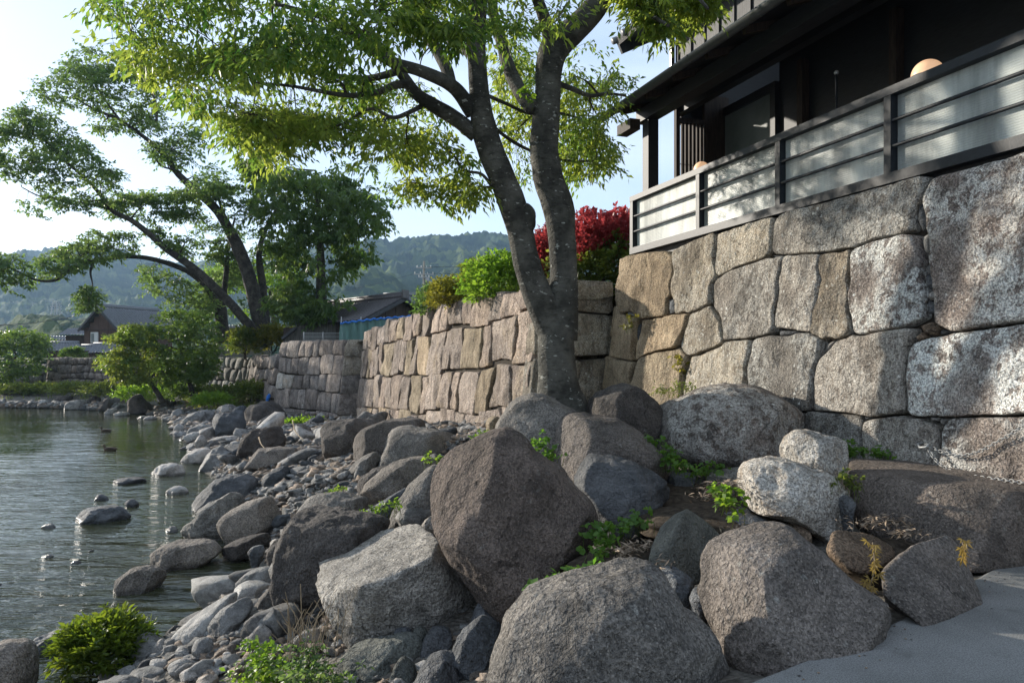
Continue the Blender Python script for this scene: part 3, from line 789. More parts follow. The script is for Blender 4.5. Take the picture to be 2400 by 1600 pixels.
def in_poly0(q, poly):
    x, y = q[:, 0], q[:, 1]; ins = np.zeros(len(q), bool); b = np.roll(poly, 1, 0)
    for (xi, yi), (xj, yj) in zip(poly, b):
        ins ^= ((yi > y) != (yj > y)) & (x < (xj - xi) * (y - yi) / (yj - yi + 1e-12) + xi)
    return ins
def grow_cell(k, n=120, lim=0.055):
    """let the stone fill its bed until it meets its neighbours"""
    p = W1P[k]; c = p.mean(0); th = np.linspace(0, 2 * np.pi, n, endpoint=False)
    R_ = np.linspace(0.03, np.linalg.norm(p - c, axis=1).max() + 0.1, 130)
    q = c + np.stack([np.cos(th), np.sin(th)], 1)[:, None, :] * R_[None, :, None]
    q = q.reshape(-1, 2); dk = poly_dist(q, p); ok = dk < lim
    for j_, pj in enumerate(W1P + CHP):
        if j_ != k and np.linalg.norm(pj.mean(0) - c) < 4.5: ok &= dk < poly_dist(q, pj)
    if k != 20: ok &= q[:, 1] < 3.405
    ok = ok.reshape(n, -1)
    first = np.where(ok.all(1), len(R_) - 1, np.argmin(ok, 1))
    r = R_[np.maximum(first - 1, 0)]
    r = (np.roll(r, 1) + 4 * r + np.roll(r, -1)) / 6
    return c + np.stack([np.cos(th), np.sin(th)], 1) * r[:, None]
for k, (mk, Zf, poly) in enumerate(W1):
    V, Fc = stone_geo(grow_cell(k), face1, 132, 20, 0.012, 0.45, -0.002, 40 + k, 0.030, 0.035, 2.8)
    add('stone', V, Fc, M[mk], castle, True)
for k, (mk, poly) in enumerate(CH):
    st = [pix_on_wall1(*q) for q in Z4(poly)]
    V, Fc = stone_geo(st, lambda s, h, o_: face1(s, h, o_ - 0.10), 16, 6, 0.05, 0.3, 0.0, 300 + k, 0.012, 0.03, 4.0)
    add('wedge_stone', V, Fc, M[mk], castle, True)
s_l = pix_on_wall1(*Z4([(470, 450)])[0])[0]
mb = MB()
for s0, s1, ztop in ((-2.6, 1.4, 3.36), (1.4, s_l - 0.35, 3.30)):
    V = []
    for s in (s0, s1):
        for h, o_ in ((-0.3, -0.17), (ztop, -0.17), (ztop, -1.6), (-0.3, -1.6)):
            V.append(face1(np.array([s]), np.array([h]), o_)[0])
    mb.raw(V, [(0, 4, 5, 1), (1, 5, 6, 2), (2, 6, 7, 3), (3, 7, 4, 0), (0, 1, 2, 3), (7, 6, 5, 4)])
mb.add('earth_core', M['gap'], castle)

# far end of the great wall, turning back into the hill beside the steps
RET = 2.4
def face1b(s, h, out):
    s = np.asarray(s, float); h = np.asarray(h, float)
    tt = s_l + 0.02 + out + 0.06 * (3.4 - h)
    i_ = -0.02 + s - BAT1 * (3.4 - h) * np.clip(1 - s / RET, 0, 1)
    return np.stack([R0[0] + E1[0] * tt + IN1[0] * i_, R0[1] + E1[1] * tt + IN1[1] * i_, h + 0 * s], -1)
masonry(castle, face1b, RET, lambda s: 0.3, lambda s: 3.35, ([0, .25, .55, .78, 1], [0, .3, .5, .8, 1]), 0.9, [M['wall_tan'], M['wall_big']], 77, 18, 5)

# dark recess with worn steps between the two walls
recess = empty('recess_wall', (1.8, 15.3, 0.4), 'shaded granite wall at the back of the recess behind the forked trunk', 'stone wall')
def face_r(s, h, out):
    s = np.asarray(s, float); h = np.asarray(h, float)
    return np.stack([0.6 + s, 15.3 - out - 0.08 * (2.9 - h), h + 0 * s], -1)
masonry(recess, face_r, 2.6, lambda s: 0.4, lambda s: 3.0, ([0, .3, .66, 1], [0, .34, .6, 1]), 0.95, [M['wall_big'], M['wall_tan']], 78, 24, 6)
core(recess, face_r, 2.6, lambda s: 0.4, lambda s: 3.0)
steps = empty('stone_steps', (1.7, 13.6, 0.4), 'worn stone steps climbing into the shaded recess between the walls', 'steps')
for k in range(5):
    y = 13.3 + 0.32 * k; z = 0.38 + 0.17 * k
    cx = (140 + 25) / F * y * 1.06
    V, Fc = stone_geo([(-0.62, -0.2), (0, -0.21), (0.6, -0.2), (0.62, 0.2), (0.05, 0.21), (-0.6, 0.19)],
                      lambda s, h, o_, y=y, z=z, cx=cx: np.stack([cx + s, y + h, z + o_], -1), 24, 6, 0.02, 0.3, 0.0, 500 + k, 0.015, 0.03)
    add('step', V, Fc, M['wall_big'], steps, True)

# --- second wall: long run beyond the tree
A2, B2 = np.array([-6.0, 30.0]), np.array([0.46, 13.4])      # B2 is the near corner
fL = np.linalg.norm(B2 - A2)
face2, L2, e2, n2 = wall_face(B2, A2, 2.85, 0.09)
# outward must look to the water (towards -X)
if n2[0] > 0:
    raise RuntimeError('wall side')
river_wall = empty('river_wall', (0.46, 13.4, 0.3), 'long sunlit pinkish granite retaining wall with ragged top behind the tree', 'stone wall')
zb2 = lambda s: np.interp(s, [0, 7, L2], [0.30, -0.45, -1.1])
zt2 = lambda s: np.interp(s, [0, L2 * 0.45, L2 * 0.78, L2 * 0.8, L2], [2.95, 2.98, 2.95, 2.78, 2.72])
masonry(river_wall, face2, L2, zb2, zt2, ([0, .14, .46, .80, 1], [0, .19, .50, .77, 1]), 1.0, [M['wall2'], M['wall2'], M['wall2'], M['wall2'], M['wall_tan']], 21, 36, 9, 0.015, 0.045, 0.07, 0.10, 0.45, 2.4)
core(river_wall, face2, L2, zb2, zt2)
# near end of it, facing the camera
def face2b(s, h, out):
    s = np.asarray(s, float); h = np.asarray(h, float)
    o_ = 0.09 * (2.85 - h) * np.clip(1 - s / 2.0, 0, 1)
    q = B2[None, :] + np.multiply.outer(np.atleast_1d(s), -n2) + np.multiply.outer(np.atleast_1d(o_ + 0 * s), n2) - np.multiply.outer(np.atleast_1d(out + 0.05 * (2.85 - h)), e2)
    return np.stack([q[:, 0], q[:, 1], np.atleast_1d(h + 0 * s)], -1)
masonry(river_wall, face2b, 1.6, lambda s: 0.3, lambda s: 2.9, ([0, .14, .5, .8, 1], [0, .16, .5, .8, 1]), 1.1, [M['wall_big']], 23, 24, 6)

# --- bastion beyond it
A3, B3 = np.array([-7.2, 32.0]), np.array([-11.5, 36.8])
face3, L3, e3, n3 = wall_face(A3, B3, 2.4, 0.13)
bastion = empty('bastion_wall', (-7.2, 32, -1.1), 'purple grey granite bastion with sharp corner and chalky white blocks low down', 'stone wall')
masonry(bastion, face3, L3, lambda s: -1.3, lambda s: 2.42, ([0, .16, .38, .58, .8, 1],) * 2, 0.92, [M['wall3']], 31, 16, 5, 0.05, 0.03, 0.06, 0.05)
for ob in [c_ for c_ in COL.objects if c_.parent == bastion]:
    cw = np.array([v_.co[:] for v_ in ob.data.vertices]).mean(0) + WLOC[bastion.name]
    pu, pv = CU + F * cw[0] / cw[1], CV - F * (cw[2] - EYE) / cw[1]
    if 625 < pu < 700 and 858 < pv < 925:
        ob.data.materials[0] = M['pale']; ob['label'] = 'chalky white block'
core(bastion, face3, L3, lambda s: -1.3, lambda s: 2.42)
def face3b(s, h, out):
    s = np.asarray(s, float); h = np.asarray(h, float)
    d = np.array([0.93, 0.36]); nn = np.array([0.36, -0.93])
    lean = 0.13 * (2.4 - h) * np.clip(1 - s / 3.0, 0, 1)
    x = A3[0] + d[0] * s + nn[0] * (out + 0.08 * (2.4 - h)) + n3[0] * lean
    y = A3[1] + d[1] * s + nn[1] * (out + 0.08 * (2.4 - h)) + n3[1] * lean
    return np.stack([x, y, h + 0 * s], -1)
masonry(bastion, face3b, 2.6, lambda s: -1.3, lambda s: 2.42, ([0, .16, .38, .58, .8, 1],) * 2, 1.5, [M['wall3'], M['wall_big']], 33, 16, 5, 0.04, 0.02, 0.0, 0.0)

# --- lower walls farther along the shore
face4, L4, e4, n4 = wall_face(np.array([-11.9, 37.4]), np.array([-15.2, 43.2]), 1.75, 0.14)
low_wall = empty('low_river_wall', (-13, 40, -1.2), 'low brown granite river wall tucked behind the bastion', 'stone wall')
masonry(low_wall, face4, L4, lambda s: -1.4, lambda s: 1.75, ([0, .3, .55, .78, 1],) * 2, 0.8, [M['wall3']], 41, 12, 4, 0.05, 0.03)
core(low_wall, face4, L4, lambda s: -1.4, lambda s: 1.75)
face5, L5, e5, n5 = wall_face(np.array([-14.4, 43.2]), np.array([-22.5, 50.5]), 1.72, 0.14)
grey_wall = empty('grey_river_wall', (-18, 47, -1), 'grey rounded block retaining wall under the leaning trees', 'stone wall')
masonry(grey_wall, face5, L5, lambda s: -1.2, lambda s: 1.7, ([0, .24, .5, .75, 1],) * 2, 0.75, [M['wall4']], 51, 12, 4, 0.09, 0.03)
core(grey_wall, face5, L5, lambda s: -1.2, lambda s: 1.7)
face6, L6, e6, n6 = wall_face(np.array([-26.5, 53.0]), np.array([-35.3, 56.2]), 1.75, 0.08)
far_wall = empty('far_rubble_wall', (-31, 55, -1), 'purple grey rubble wall below the dark wooden house', 'stone wall')
masonry(far_wall, face6, L6, lambda s: -1.0, lambda s: 1.65, ([0, .2, .4, .6, .8, 1],) * 2, 0.6, [M['wall3']], 61, 10, 4, 0.06, 0.03, 0.12, 0.1)
core(far_wall, face6, L6, lambda s: -1.0, lambda s: 1.65)
face7, L7, e7, n7 = wall_face(np.array([-35.6, 57.0]), np.array([-48.0, 62.5]), 1.3, 0.08)
end_wall = empty('overgrown_wall', (-40, 59, -1), 'greenish squared stone wall partly hidden by an overhanging shrub', 'stone wall')
masonry(end_wall, face7, L7, lambda s: -0.9, lambda s: 1.2, ([0, .3, .6, 1],) * 2, 0.95, [M['wall4']], 71, 10, 4, 0.06, 0.03)
core(end_wall, face7, L7, lambda s: -0.9, lambda s: 1.2)
# ------------------------------------------------------------------ boulders
def ico(sub):
    bm = bmesh.new(); bmesh.ops.create_icosphere(bm, subdivisions=sub, radius=1.0)
    V = np.array([v.co[:] for v in bm.verts]); Fc = np.array([[v.index for v in f.verts] for f in bm.faces])
    bm.free(); V /= np.linalg.norm(V, axis=1, keepdims=True)
    return V, Fc
ICO = {k: ico(k) for k in (2, 3, 4, 5, 6)}

def hull_planes(pts):
    bm = bmesh.new()
    for p in pts: bm.verts.new(tuple(p))
    r = bmesh.ops.convex_hull(bm, input=bm.verts)
    bm.normal_update()
    pl = [(np.array(f.normal), float(np.dot(f.normal, f.verts[0].co))) for f in bm.faces]
    bm.free()
    return pl

def soft_hull(pts, sub=5, p=18, rough=0.03, seed=0, freq=2.0):
    pts = np.asarray(pts, float); c = pts.mean(0)
    pl = hull_planes(pts - c)
    D, Fc = ICO[sub]
    acc = np.zeros(len(D))
    for n, d in pl:
        if d < 0: n, d = -n, -d
        acc += np.clip(D @ n / max(d, 1e-3), 0, None) ** p
    r = acc ** (-1.0 / p)
    V = D * r[:, None]
    size = np.ptp(pts, axis=0).mean()
    nz = fbm(V / size * freq * 2 + seed * 3.1, 5, seed, 0.55) + 0.5 * (np.abs(fbm(V / size * freq * 1.3 + seed, 3, seed + 3)) * 2 - 0.6)
    V = V * (1 + rough * 1.2 * nz[:, None] + 0.012 * fbm(V / size * 14 + seed, 3, seed + 60)[:, None])
    return V + c, Fc

def blob_rock(outline, Yc, depth, sub=5, ex=0.8, shear=0.35, rough=0.03, seed=0, freq=2.0, front=0.0, facets=None, wide=False):
    """boulder whose outline, seen from the path, is the given one; Yc its distance and depth its half thickness (m)"""
    w = np.array([P(u, v, Yc) for u, v in outline])
    q = w[:, [0, 2]]
    x_, z_ = q[:, 0], q[:, 1]; a2 = x_ * np.roll(z_, -1) - np.roll(x_, -1) * z_
    c = np.array([((q[:, i] + np.roll(q[:, i], -1)) * a2).sum() / (3 * a2.sum()) for i in (0, 1)])
    th = np.arctan2(q[:, 1] - c[1], q[:, 0] - c[0]); r = np.linalg.norm(q - c, axis=1)
    # dense samples of the closed outline -> radius by angle
    qq = spline(np.vstack([q, q[:1]]), 8)
    th = np.arctan2(qq[:, 1] - c[1], qq[:, 0] - c[0]); r = np.linalg.norm(qq - c, axis=1)
    o_ = np.argsort(th); th, r = th[o_], r[o_]
    D, Fc = ICO[sub]
    t = np.arctan2(D[:, 2], D[:, 0]); rho = np.sqrt(D[:, 0] ** 2 + D[:, 2] ** 2)
    rt = np.interp(t, np.r_[th - 2 * np.pi, th, th + 2 * np.pi], np.r_[r, r, r])
    rr = rho ** ex
    dy = np.sign(D[:, 1]) * np.abs(D[:, 1]) ** 0.9 * depth
    V = np.stack([c[0] + np.cos(t) * rt * rr, Yc + dy, c[1] + np.sin(t) * rt * rr], 1)
    cc = np.array([c[0], Yc, c[1]])
    fr_ = np.random.default_rng(seed * 7 + 3)
    facets = list(facets or [])
    for _ in range(5):
        n = fr_.normal(size=3) * np.array([1, 1, 0.8]); n[1] = -abs(n[1]) - 0.2
        facets.append((n, fr_.uniform(0.84, 0.97) if wide else fr_.uniform(0.74, 0.92)))
    if facets:
        L = V - cc; sz = np.array([r.mean(), depth, r.mean()])
        for n, d in facets:
            n = np.array(n, float); n /= np.linalg.norm(n)
            s = (L / sz) @ n - d
            k = np.clip(s, 0, None)
            L = L - (k * 0.85)[:, None] * n * sz
        V = L + cc
    size = r.mean() * 2
    L = (V - cc) / size
    nz = fbm(L * freq * 2 + seed * 3.7, 5, seed, 0.5)
    nrm = D * np.array([1, 1, 1])
    rid = 0.5 - np.abs(fbm(L * freq * 2.2 + seed * 1.9, 3, seed + 40))
    fine = fbm(L * 16 + seed, 3, seed + 60)
    V = V + nrm * (size * (rough * 1.35 * nz + rough * 0.8 * rid + 0.0105 * fine))[:, None] * 0.9
    V[:, 1] += shear * (V[:, 2] - cc[2]) * 0.9
    return V, Fc, cc

ROCKS = []
def rock(name, label, mk, Zf, outline, Y=None, depth=None, kind='blob', cat='boulder', group=None, **kw):
    ol = Zf(outline)
    us = [p[0] for p in ol]; vs2 = [p[1] for p in ol]
    wpx = max(us) - min(us)
    if Y is None:
        k = int(np.argmax(vs2))
        yh = ground_hit(us[k], vs2[k])
        dd = depth if depth else 0.38 * wpx / F * yh
        Y = yh + 0.45 * dd
        depth = dd
    if depth is None: depth = 0.42 * wpx / F * Y
    seed = len(ROCKS) + 11
    if wpx <= 220: kw['rough'] = max(kw.get('rough', 0.03) * 1.4, 0.02)
    sub = kw.pop('sub', 6 if wpx > 220 else (5 if wpx > 70 else 4))
    V, Fc, cc = blob_rock(ol, Y, depth, sub=sub, seed=seed, wide=wpx > 220, **kw)
    # bed the stone: pull the underside down to the ground where it would hang in the air
    g = ground_z(V[:, 0], V[:, 1]) - 0.05
    low = V[:, 2] < cc[2]
    short = float((V[low, 2].min()) - np.median(g))
    if short > 0:
        f_ = (cc[2] - V[low, 2]) / max(cc[2] - V[:, 2].min(), 1e-3)
        V[low, 2] -= short * f_ ** 3
    o = add(name, V, Fc, M[mk], None, True)
    tag(o, label, cat, group)
    ROCKS.append((o, V))
    return o
def hrock(name, label, mk, pts, p=18, rough=0.03, sub=6, cat='boulder', freq=2.0):
    w = np.array([P(*q) for q in pts])
    V, Fc = soft_hull(w, sub, p, rough, len(ROCKS) + 11, freq)
    o = add(name, V, Fc, M[mk], None, True); tag(o, label, cat)
    ROCKS.append((o, V)); return o

# big foreground boulders
rock('boulder', 'biggest rounded brown boulder with pointed top, leaning on the flat topped slab', 'redgranite', Z7,
     [(1085,245),(1140,270),(1200,310),(1240,370),(1320,420),(1370,450),(1420,510),(1480,570),(1530,610),(1565,690),(1560,780),(1520,870),(1490,930),(1440,990),(1360,1080),(1280,1150),(1200,1210),(1120,1240),(1050,1200),(980,1140),(930,1060),(850,960),(790,870),(740,790),(700,720),(680,640),(672,560),(680,500),(710,440),(790,370),(880,315),(960,270),(1020,250)],
     Y=6.05, depth=0.55, ex=0.78, shear=0.30, rough=0.022, facets=[((0.25, -1, 0.15), 0.78), ((-0.75, -0.5, 0.4), 0.80)])
rock('boulder', 'coarse brown boulder with a shallow groove down its face beside the paving', 'granite2', lambda p: p,
     Z7([(960,1700),(985,1568),(1000,1480),(1060,1380),(1090,1280),(1150,1200),(1240,1140),(1330,1110),(1450,1075),(1560,1060),(1640,1040),(1700,1015),(1790,1003),(1870,1015)]) +
     Z8([(120,1035),(170,1080),(210,1140),(270,1230),(350,1270),(390,1330),(430,1420),(465,1500),(480,1600),(440,1720),(300,1790),(0,1800),(-400,1800)]),
     Y=3.85, depth=0.5, ex=0.72, shear=0.42, rough=0.028, facets=[((0.2, -1, 0.1), 0.75), ((-0.5, -0.7, 0.6), 0.85)])
rock('boulder', 'broad dark grey boulder resting on the edge of the concrete paving', 'granite', Z8,
     [(330,1150),(360,1080),(370,980),(420,900),(500,850),(640,815),(780,790),(850,800),(920,850),(1000,910),(1060,980),(1130,1040),(1210,1090),(1270,1130),(1330,1200),(1390,1270),(1395,1310),(1340,1345),(1200,1410),(1050,1480),(900,1545),(780,1585),(650,1590),(540,1540),(470,1460),(410,1390),(390,1300),(345,1210)],
     Y=4.25, depth=0.5, ex=0.70, shear=0.45, rough=0.02, facets=[((0.35, -1, 0.25), 0.70)])
hrock('boulder', 'angular dark boulder with a sharp ridge standing on the paving', 'granite',
      [(2220,1252,4.95),(2140,1275,4.75),(2062,1340,4.55),(2070,1395,4.4),(2120,1436,4.3),(2170,1478,4.22),(2198,1466,4.28),(2250,1438,4.45),(2306,1416,4.65),(2276,1350,5.0),(2262,1302,5.1),(2236,1262,5.05),(2100,1300,5.2),(2250,1400,5.3),(2080,1420,5.0)], 120, 0.022)
hrock('boulder', 'long low dark boulder lying along the foot of the great wall beside the paving', 'granite',
      [(1985,1066,7.5),(1972,1108,6.7),(2150,1096,6.6),(2300,1112,6.3),(2450,1138,6.05),(2650,1150,6.2),(2700,1110,6.9),(2250,1080,7.2),(1975,1225,6.6),(2080,1290,6.0),(2180,1330,5.6),(2286,1358,5.32),(2420,1330,5.5),(2650,1290,5.8),(2200,1128,6.0),(2400,1150,5.75),(2700,1250,6.9),(2000,1200,7.4)], 24, 0.02, freq=3.0)
rock('boulder', 'pale rough rock with a warm stained face under the upright pale knob', 'pale', Z8,
     [(510,520),(560,440),(640,405),(760,400),(850,420),(900,440),(960,450),(1050,540),(1065,640),(1060,720),(970,780),(860,745),(720,690),(560,650),(520,600)],
     Y=6.5, depth=0.42, ex=0.75, shear=0.35, rough=0.035, facets=[((0.3, -1, -0.2), 0.72)])
rock('boulder', 'whitish upright rock knob perched on the pale rough rock', 'pale', Z8,
     [(757,380),(765,330),(790,280),(850,243),(920,255),(1000,275),(1062,300),(1070,370),(1062,480),(1050,580),(960,600),(870,540),(780,440)],
     Y=6.75, depth=0.30, ex=0.7, shear=0.25, rough=0.03, facets=[((0.5, -1, 0.1), 0.78)])
rock('boulder', 'big oval lichen streaked boulder against the great wall', 'granite_lichen', Z8,
     [(130,340),(122,230),(150,150),(230,70),(340,20),(480,0),(620,15),(730,60),(810,130),(860,190),(880,270),(860,360),(780,400),(640,430),(560,445),(480,452),(360,440),(240,415),(160,370)],
     Y=8.75, depth=0.62, ex=0.72, shear=0.35, rough=0.025)
rock('boulder', 'mossy tan rock half hidden by vines at the left of the oval boulder', 'granite2', Z8,
     [(45,270),(60,190),(110,130),(180,90),(260,110),(260,330),(160,380),(80,340)], Y=8.9, depth=0.4)
rock('boulder', 'nearly black domed boulder to the right of the forked trunk', 'darkgranite', Z7,
     [(1470,190),(1490,140),(1530,90),(1600,40),(1690,0),(1760,10),(1830,50),(1890,110),(1905,170),(1850,250),(1700,280),(1540,270),(1480,240)], Y=8.9, depth=0.5, ex=0.75, shear=0.4)
rock('boulder', 'smooth grey brown boulder at the foot of the forked trunk', 'granite2', Z7,
     [(1020,300),(1035,240),(1060,180),(1100,120),(1160,75),(1240,55),(1310,70),(1390,110),(1460,150),(1490,210),(1480,330),(1380,400),(1250,420),(1120,390)], Y=8.5, depth=0.6, ex=0.72, shear=0.45, rough=0.02)
rock('boulder', 'rounded brown boulder behind the blue black rock', 'granite', Z7,
     [(1325,400),(1335,320),(1360,240),(1410,180),(1470,158),(1560,175),(1680,190),(1770,240),(1840,300),(1900,370),(1945,440),(1955,520),(1850,600),(1600,620),(1430,570),(1370,480)], Y=7.9, depth=0.55, ex=0.72, shear=0.42, rough=0.022)
rock('boulder', 'blue black slate boulder veined with pale cracks', 'slate', Z7,
     [(1460,530),(1480,470),(1540,390),(1600,388),(1680,400),(1760,420),(1850,460),(1920,510),(1948,560),(1945,640),(1910,700),(1840,730),(1700,740),(1600,725),(1560,680),(1500,590)], Y=7.1, depth=0.42, ex=0.70, shear=0.35, rough=0.04, facets=[((-0.1, -1, 0.2), 0.72), ((0.1, -0.4, 1), 0.82)])
hrock('boulder', 'grey green pyramid shaped rock with one sunlit facet', 'greenslate',
      [(1612,1190,5.35),(1600,1200,5.2),(1634,1210,5.5),(1670,1232,5.6),(1696,1262,5.5),(1690,1300,5.3),(1655,1365,5.1),(1610,1380,4.95),(1550,1352,4.9),(1518,1318,5.0),(1526,1280,5.2),(1548,1232,5.35),(1580,1204,5.4),(1580,1260,5.05),(1600,1300,5.9),(1540,1320,5.7)], 120, 0.03, 5)
rock('boulder', 'dark flat slab wedged under the pale rough rock', 'slate', Z8,
     [(350,700),(400,680),(470,676),(560,668),(700,715),(780,740),(770,800),(600,830),(480,840),(390,790)], Y=6.45, depth=0.35)
hrock('boulder', 'rusty brown knobbly rock behind the maple seedling', 'tanrock',
      [(1945,1240,5.3),(1970,1238,5.35),(1955,1275,5.15),(1932,1290,5.2),(2040,1245,5.5),(2095,1275,5.5),(2105,1305,5.3),(2060,1335,5.0),(2030,1355,4.95),(1980,1330,5.0),(1950,1302,5.05),(1960,1340,5.5),(2080,1330,5.6)], 16, 0.05, 5)
hrock('boulder', 'square flat topped grey slab tilted towards the water', 'schist',
      [(745,1315,6.75),(789,1279,7.25),(856,1248,7.3),(950,1228,7.05),(982,1228,6.9),(1008,1252,6.5),(1030,1266,6.3),(1012,1305,5.8),(897,1368,5.64),(847,1373,5.67),(750,1402,6.05),(738,1370,6.3),(1080,1345,6.36),(1115,1382,6.31),(1126,1412,6.25),(1093,1440,6.10),(1040,1467,5.94),(968,1485,5.83),(901,1503,5.78),(825,1525,5.78),(807,1512,5.83),(776,1462,5.94),(900,1480,7.00),(1080,1420,7.10)], 220, 0.032, 6, freq=3.4)
rock('boulder', 'wet looking black ribbed rock left of the flat topped slab', 'darkgranite', Z6,
     [(1675,1030),(1700,900),(1720,720),(1750,600),(1830,530),(1950,520),(2100,540),(2250,560),(2345,610),(2330,720),(2200,900),(2100,1100),(1960,1160),(1850,1160),(1740,1115),(1690,1070)],
     Y=7.15, depth=0.5, ex=0.7, shear=0.4, rough=0.045, facets=[((-0.3, -1, 0.1), 0.75), ((0, -0.2, 1), 0.80)])
# middle group between the wall and the biggest boulder
rock('boulder', 'upright brown block with streaked face on the cobble beach', 'granite', Z7, [(120,235),(160,200),(350,183),(395,195),(380,300),(330,380),(220,390),(150,372)], depth=0.6, ex=0.6)
rock('boulder', 'rounded brown boulder right of the upright streaked block', 'granite', Z7, [(280,310),(330,240),(420,200),(560,183),(645,195),(660,300),(560,380),(400,400),(320,398),(290,370)], depth=0.6)
rock('boulder', 'flat topped speckled grey boulder on the cobble beach', 'granite2', Z7, [(410,360),(430,270),(470,245),(560,233),(700,238),(790,262),(880,282),(870,330),(760,370),(700,395),(560,420),(480,445),(420,425)], depth=0.6, ex=0.6, shear=0.6, facets=[((0, 0, 1), 0.75)])
rock('boulder', 'low flat slab left of the flat topped speckled boulder', 'granite2', Z7, [(258,455),(310,400),(400,355),(440,400),(430,450),(330,470)], depth=0.35)
rock('boulder', 'long rounded brown boulder sloping towards the shore', 'granite2', Z7, [(325,575),(370,510),(440,450),(540,405),(640,392),(720,410),(730,470),(640,540),(560,590),(450,620),(380,620)], Y=10.9, depth=0.45, shear=0.5)
rock('boulder', 'narrow dark boulder left of the long rounded boulder', 'darkgranite', Z7, [(278,555),(320,500),(400,445),(475,438),(470,480),(390,540),(340,570)], Y=11.8, depth=0.28)
rock('boulder', 'steep brown rock tucked behind the biggest boulder', 'granite2', Z7, [(480,720),(510,640),(560,560),(620,500),(700,435),(760,500),(750,700),(640,760),(520,750)], Y=8.3, depth=0.4)
rock('boulder', 'smooth blue grey cobble against the left of the biggest boulder', 'river', Z7, [(512,695),(550,645),(610,623),(670,638),(700,690),(660,745),(560,745)], Y=8.0, depth=0.2, cat='rock')
rock('boulder', 'flat tan rock above the black ribbed rock', 'granite2', Z7, [(0,665),(60,600),(180,583),(280,600),(375,622),(350,680),(280,710),(100,710)], Y=9.4, depth=0.42, shear=0.8)
rock('boulder', 'grey slanting slab between the flat tan rock and the steep brown rock', 'slate', Z7, [(300,690),(400,640),(500,580),(570,550),(560,620),(500,690),(440,730),(340,735)], Y=9.0, depth=0.3)
rock('boulder', 'small pale stone wedged between the slab and the biggest boulder', 'schist', Z7, [(640,745),(665,715),(700,700),(720,760),(700,800),(650,780)], Y=7.2, depth=0.12, cat='rock')
# stones under the big slab
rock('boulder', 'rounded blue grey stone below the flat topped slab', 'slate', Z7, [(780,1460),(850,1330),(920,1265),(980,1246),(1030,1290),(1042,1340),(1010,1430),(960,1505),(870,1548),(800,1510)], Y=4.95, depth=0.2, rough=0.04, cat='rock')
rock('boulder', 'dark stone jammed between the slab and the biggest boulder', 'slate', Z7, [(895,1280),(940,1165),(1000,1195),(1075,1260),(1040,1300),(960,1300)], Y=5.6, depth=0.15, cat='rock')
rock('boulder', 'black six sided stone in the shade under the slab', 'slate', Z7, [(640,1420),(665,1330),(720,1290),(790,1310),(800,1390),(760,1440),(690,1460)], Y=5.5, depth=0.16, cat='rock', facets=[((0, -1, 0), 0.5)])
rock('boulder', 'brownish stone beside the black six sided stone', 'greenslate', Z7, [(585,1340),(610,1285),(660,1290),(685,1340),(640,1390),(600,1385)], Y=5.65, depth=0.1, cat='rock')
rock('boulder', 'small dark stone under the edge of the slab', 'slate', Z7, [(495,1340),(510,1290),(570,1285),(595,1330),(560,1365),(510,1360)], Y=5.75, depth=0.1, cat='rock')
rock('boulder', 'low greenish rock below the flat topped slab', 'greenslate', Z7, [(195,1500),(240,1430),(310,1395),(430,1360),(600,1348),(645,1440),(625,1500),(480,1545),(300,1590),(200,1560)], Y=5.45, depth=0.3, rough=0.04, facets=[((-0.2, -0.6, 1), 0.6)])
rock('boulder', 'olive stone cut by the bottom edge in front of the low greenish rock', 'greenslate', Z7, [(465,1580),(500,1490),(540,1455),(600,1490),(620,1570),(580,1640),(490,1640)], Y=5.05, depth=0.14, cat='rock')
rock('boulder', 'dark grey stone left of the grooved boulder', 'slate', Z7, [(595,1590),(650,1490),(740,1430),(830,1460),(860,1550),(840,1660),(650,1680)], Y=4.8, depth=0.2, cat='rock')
rock('boulder', 'small smooth stone between the pyramid rock and the grooved boulder', 'slate', Z8, [(78,1000),(130,972),(220,988),(290,1040),(305,1075),(240,1115),(140,1080)], Y=4.85, depth=0.15, cat='rock')
rock('boulder', 'little bluish stone in the crack left of the broad dark boulder', 'slate', Z8, [(262,1140),(290,1085),(345,1070),(365,1120),(330,1190),(290,1190)], Y=4.6, depth=0.1, cat='rock')
rock('boulder', 'small dark stone at the base of the pale knob', 'slate', Z8, [(1055,640),(1065,595),(1100,585),(1125,620),(1115,660),(1075,668)], Y=6.2, depth=0.1, cat='rock')
rock('boulder', 'flat grey stone in the gap behind the blue black boulder', 'slate', Z8, [(130,540),(160,480),(280,470),(300,500),(250,545),(170,570)], Y=7.8, depth=0.25, cat='rock')
rock('boulder', 'pale crumbly stone beside the oval boulder', 'schist', Z8, [(350,520),(380,470),(480,450),(560,440),(550,480),(480,540),(390,550)], Y=7.6, depth=0.2, cat='rock')
rock('boulder', 'brown stub of rock under the pale rough rock', 'tanrock', Z8, [(735,790),(780,735),(850,740),(900,790),(870,830),(760,825)], Y=6.3, depth=0.15, cat='rock')
rock('boulder', 'pale cut block lying at the foot of the long wall', 'wall_tan', Z7, [(985,250),(988,180),(1050,175),(1062,230),(1030,260)], Y=12.5, depth=0.2, ex=0.5, cat='rock')

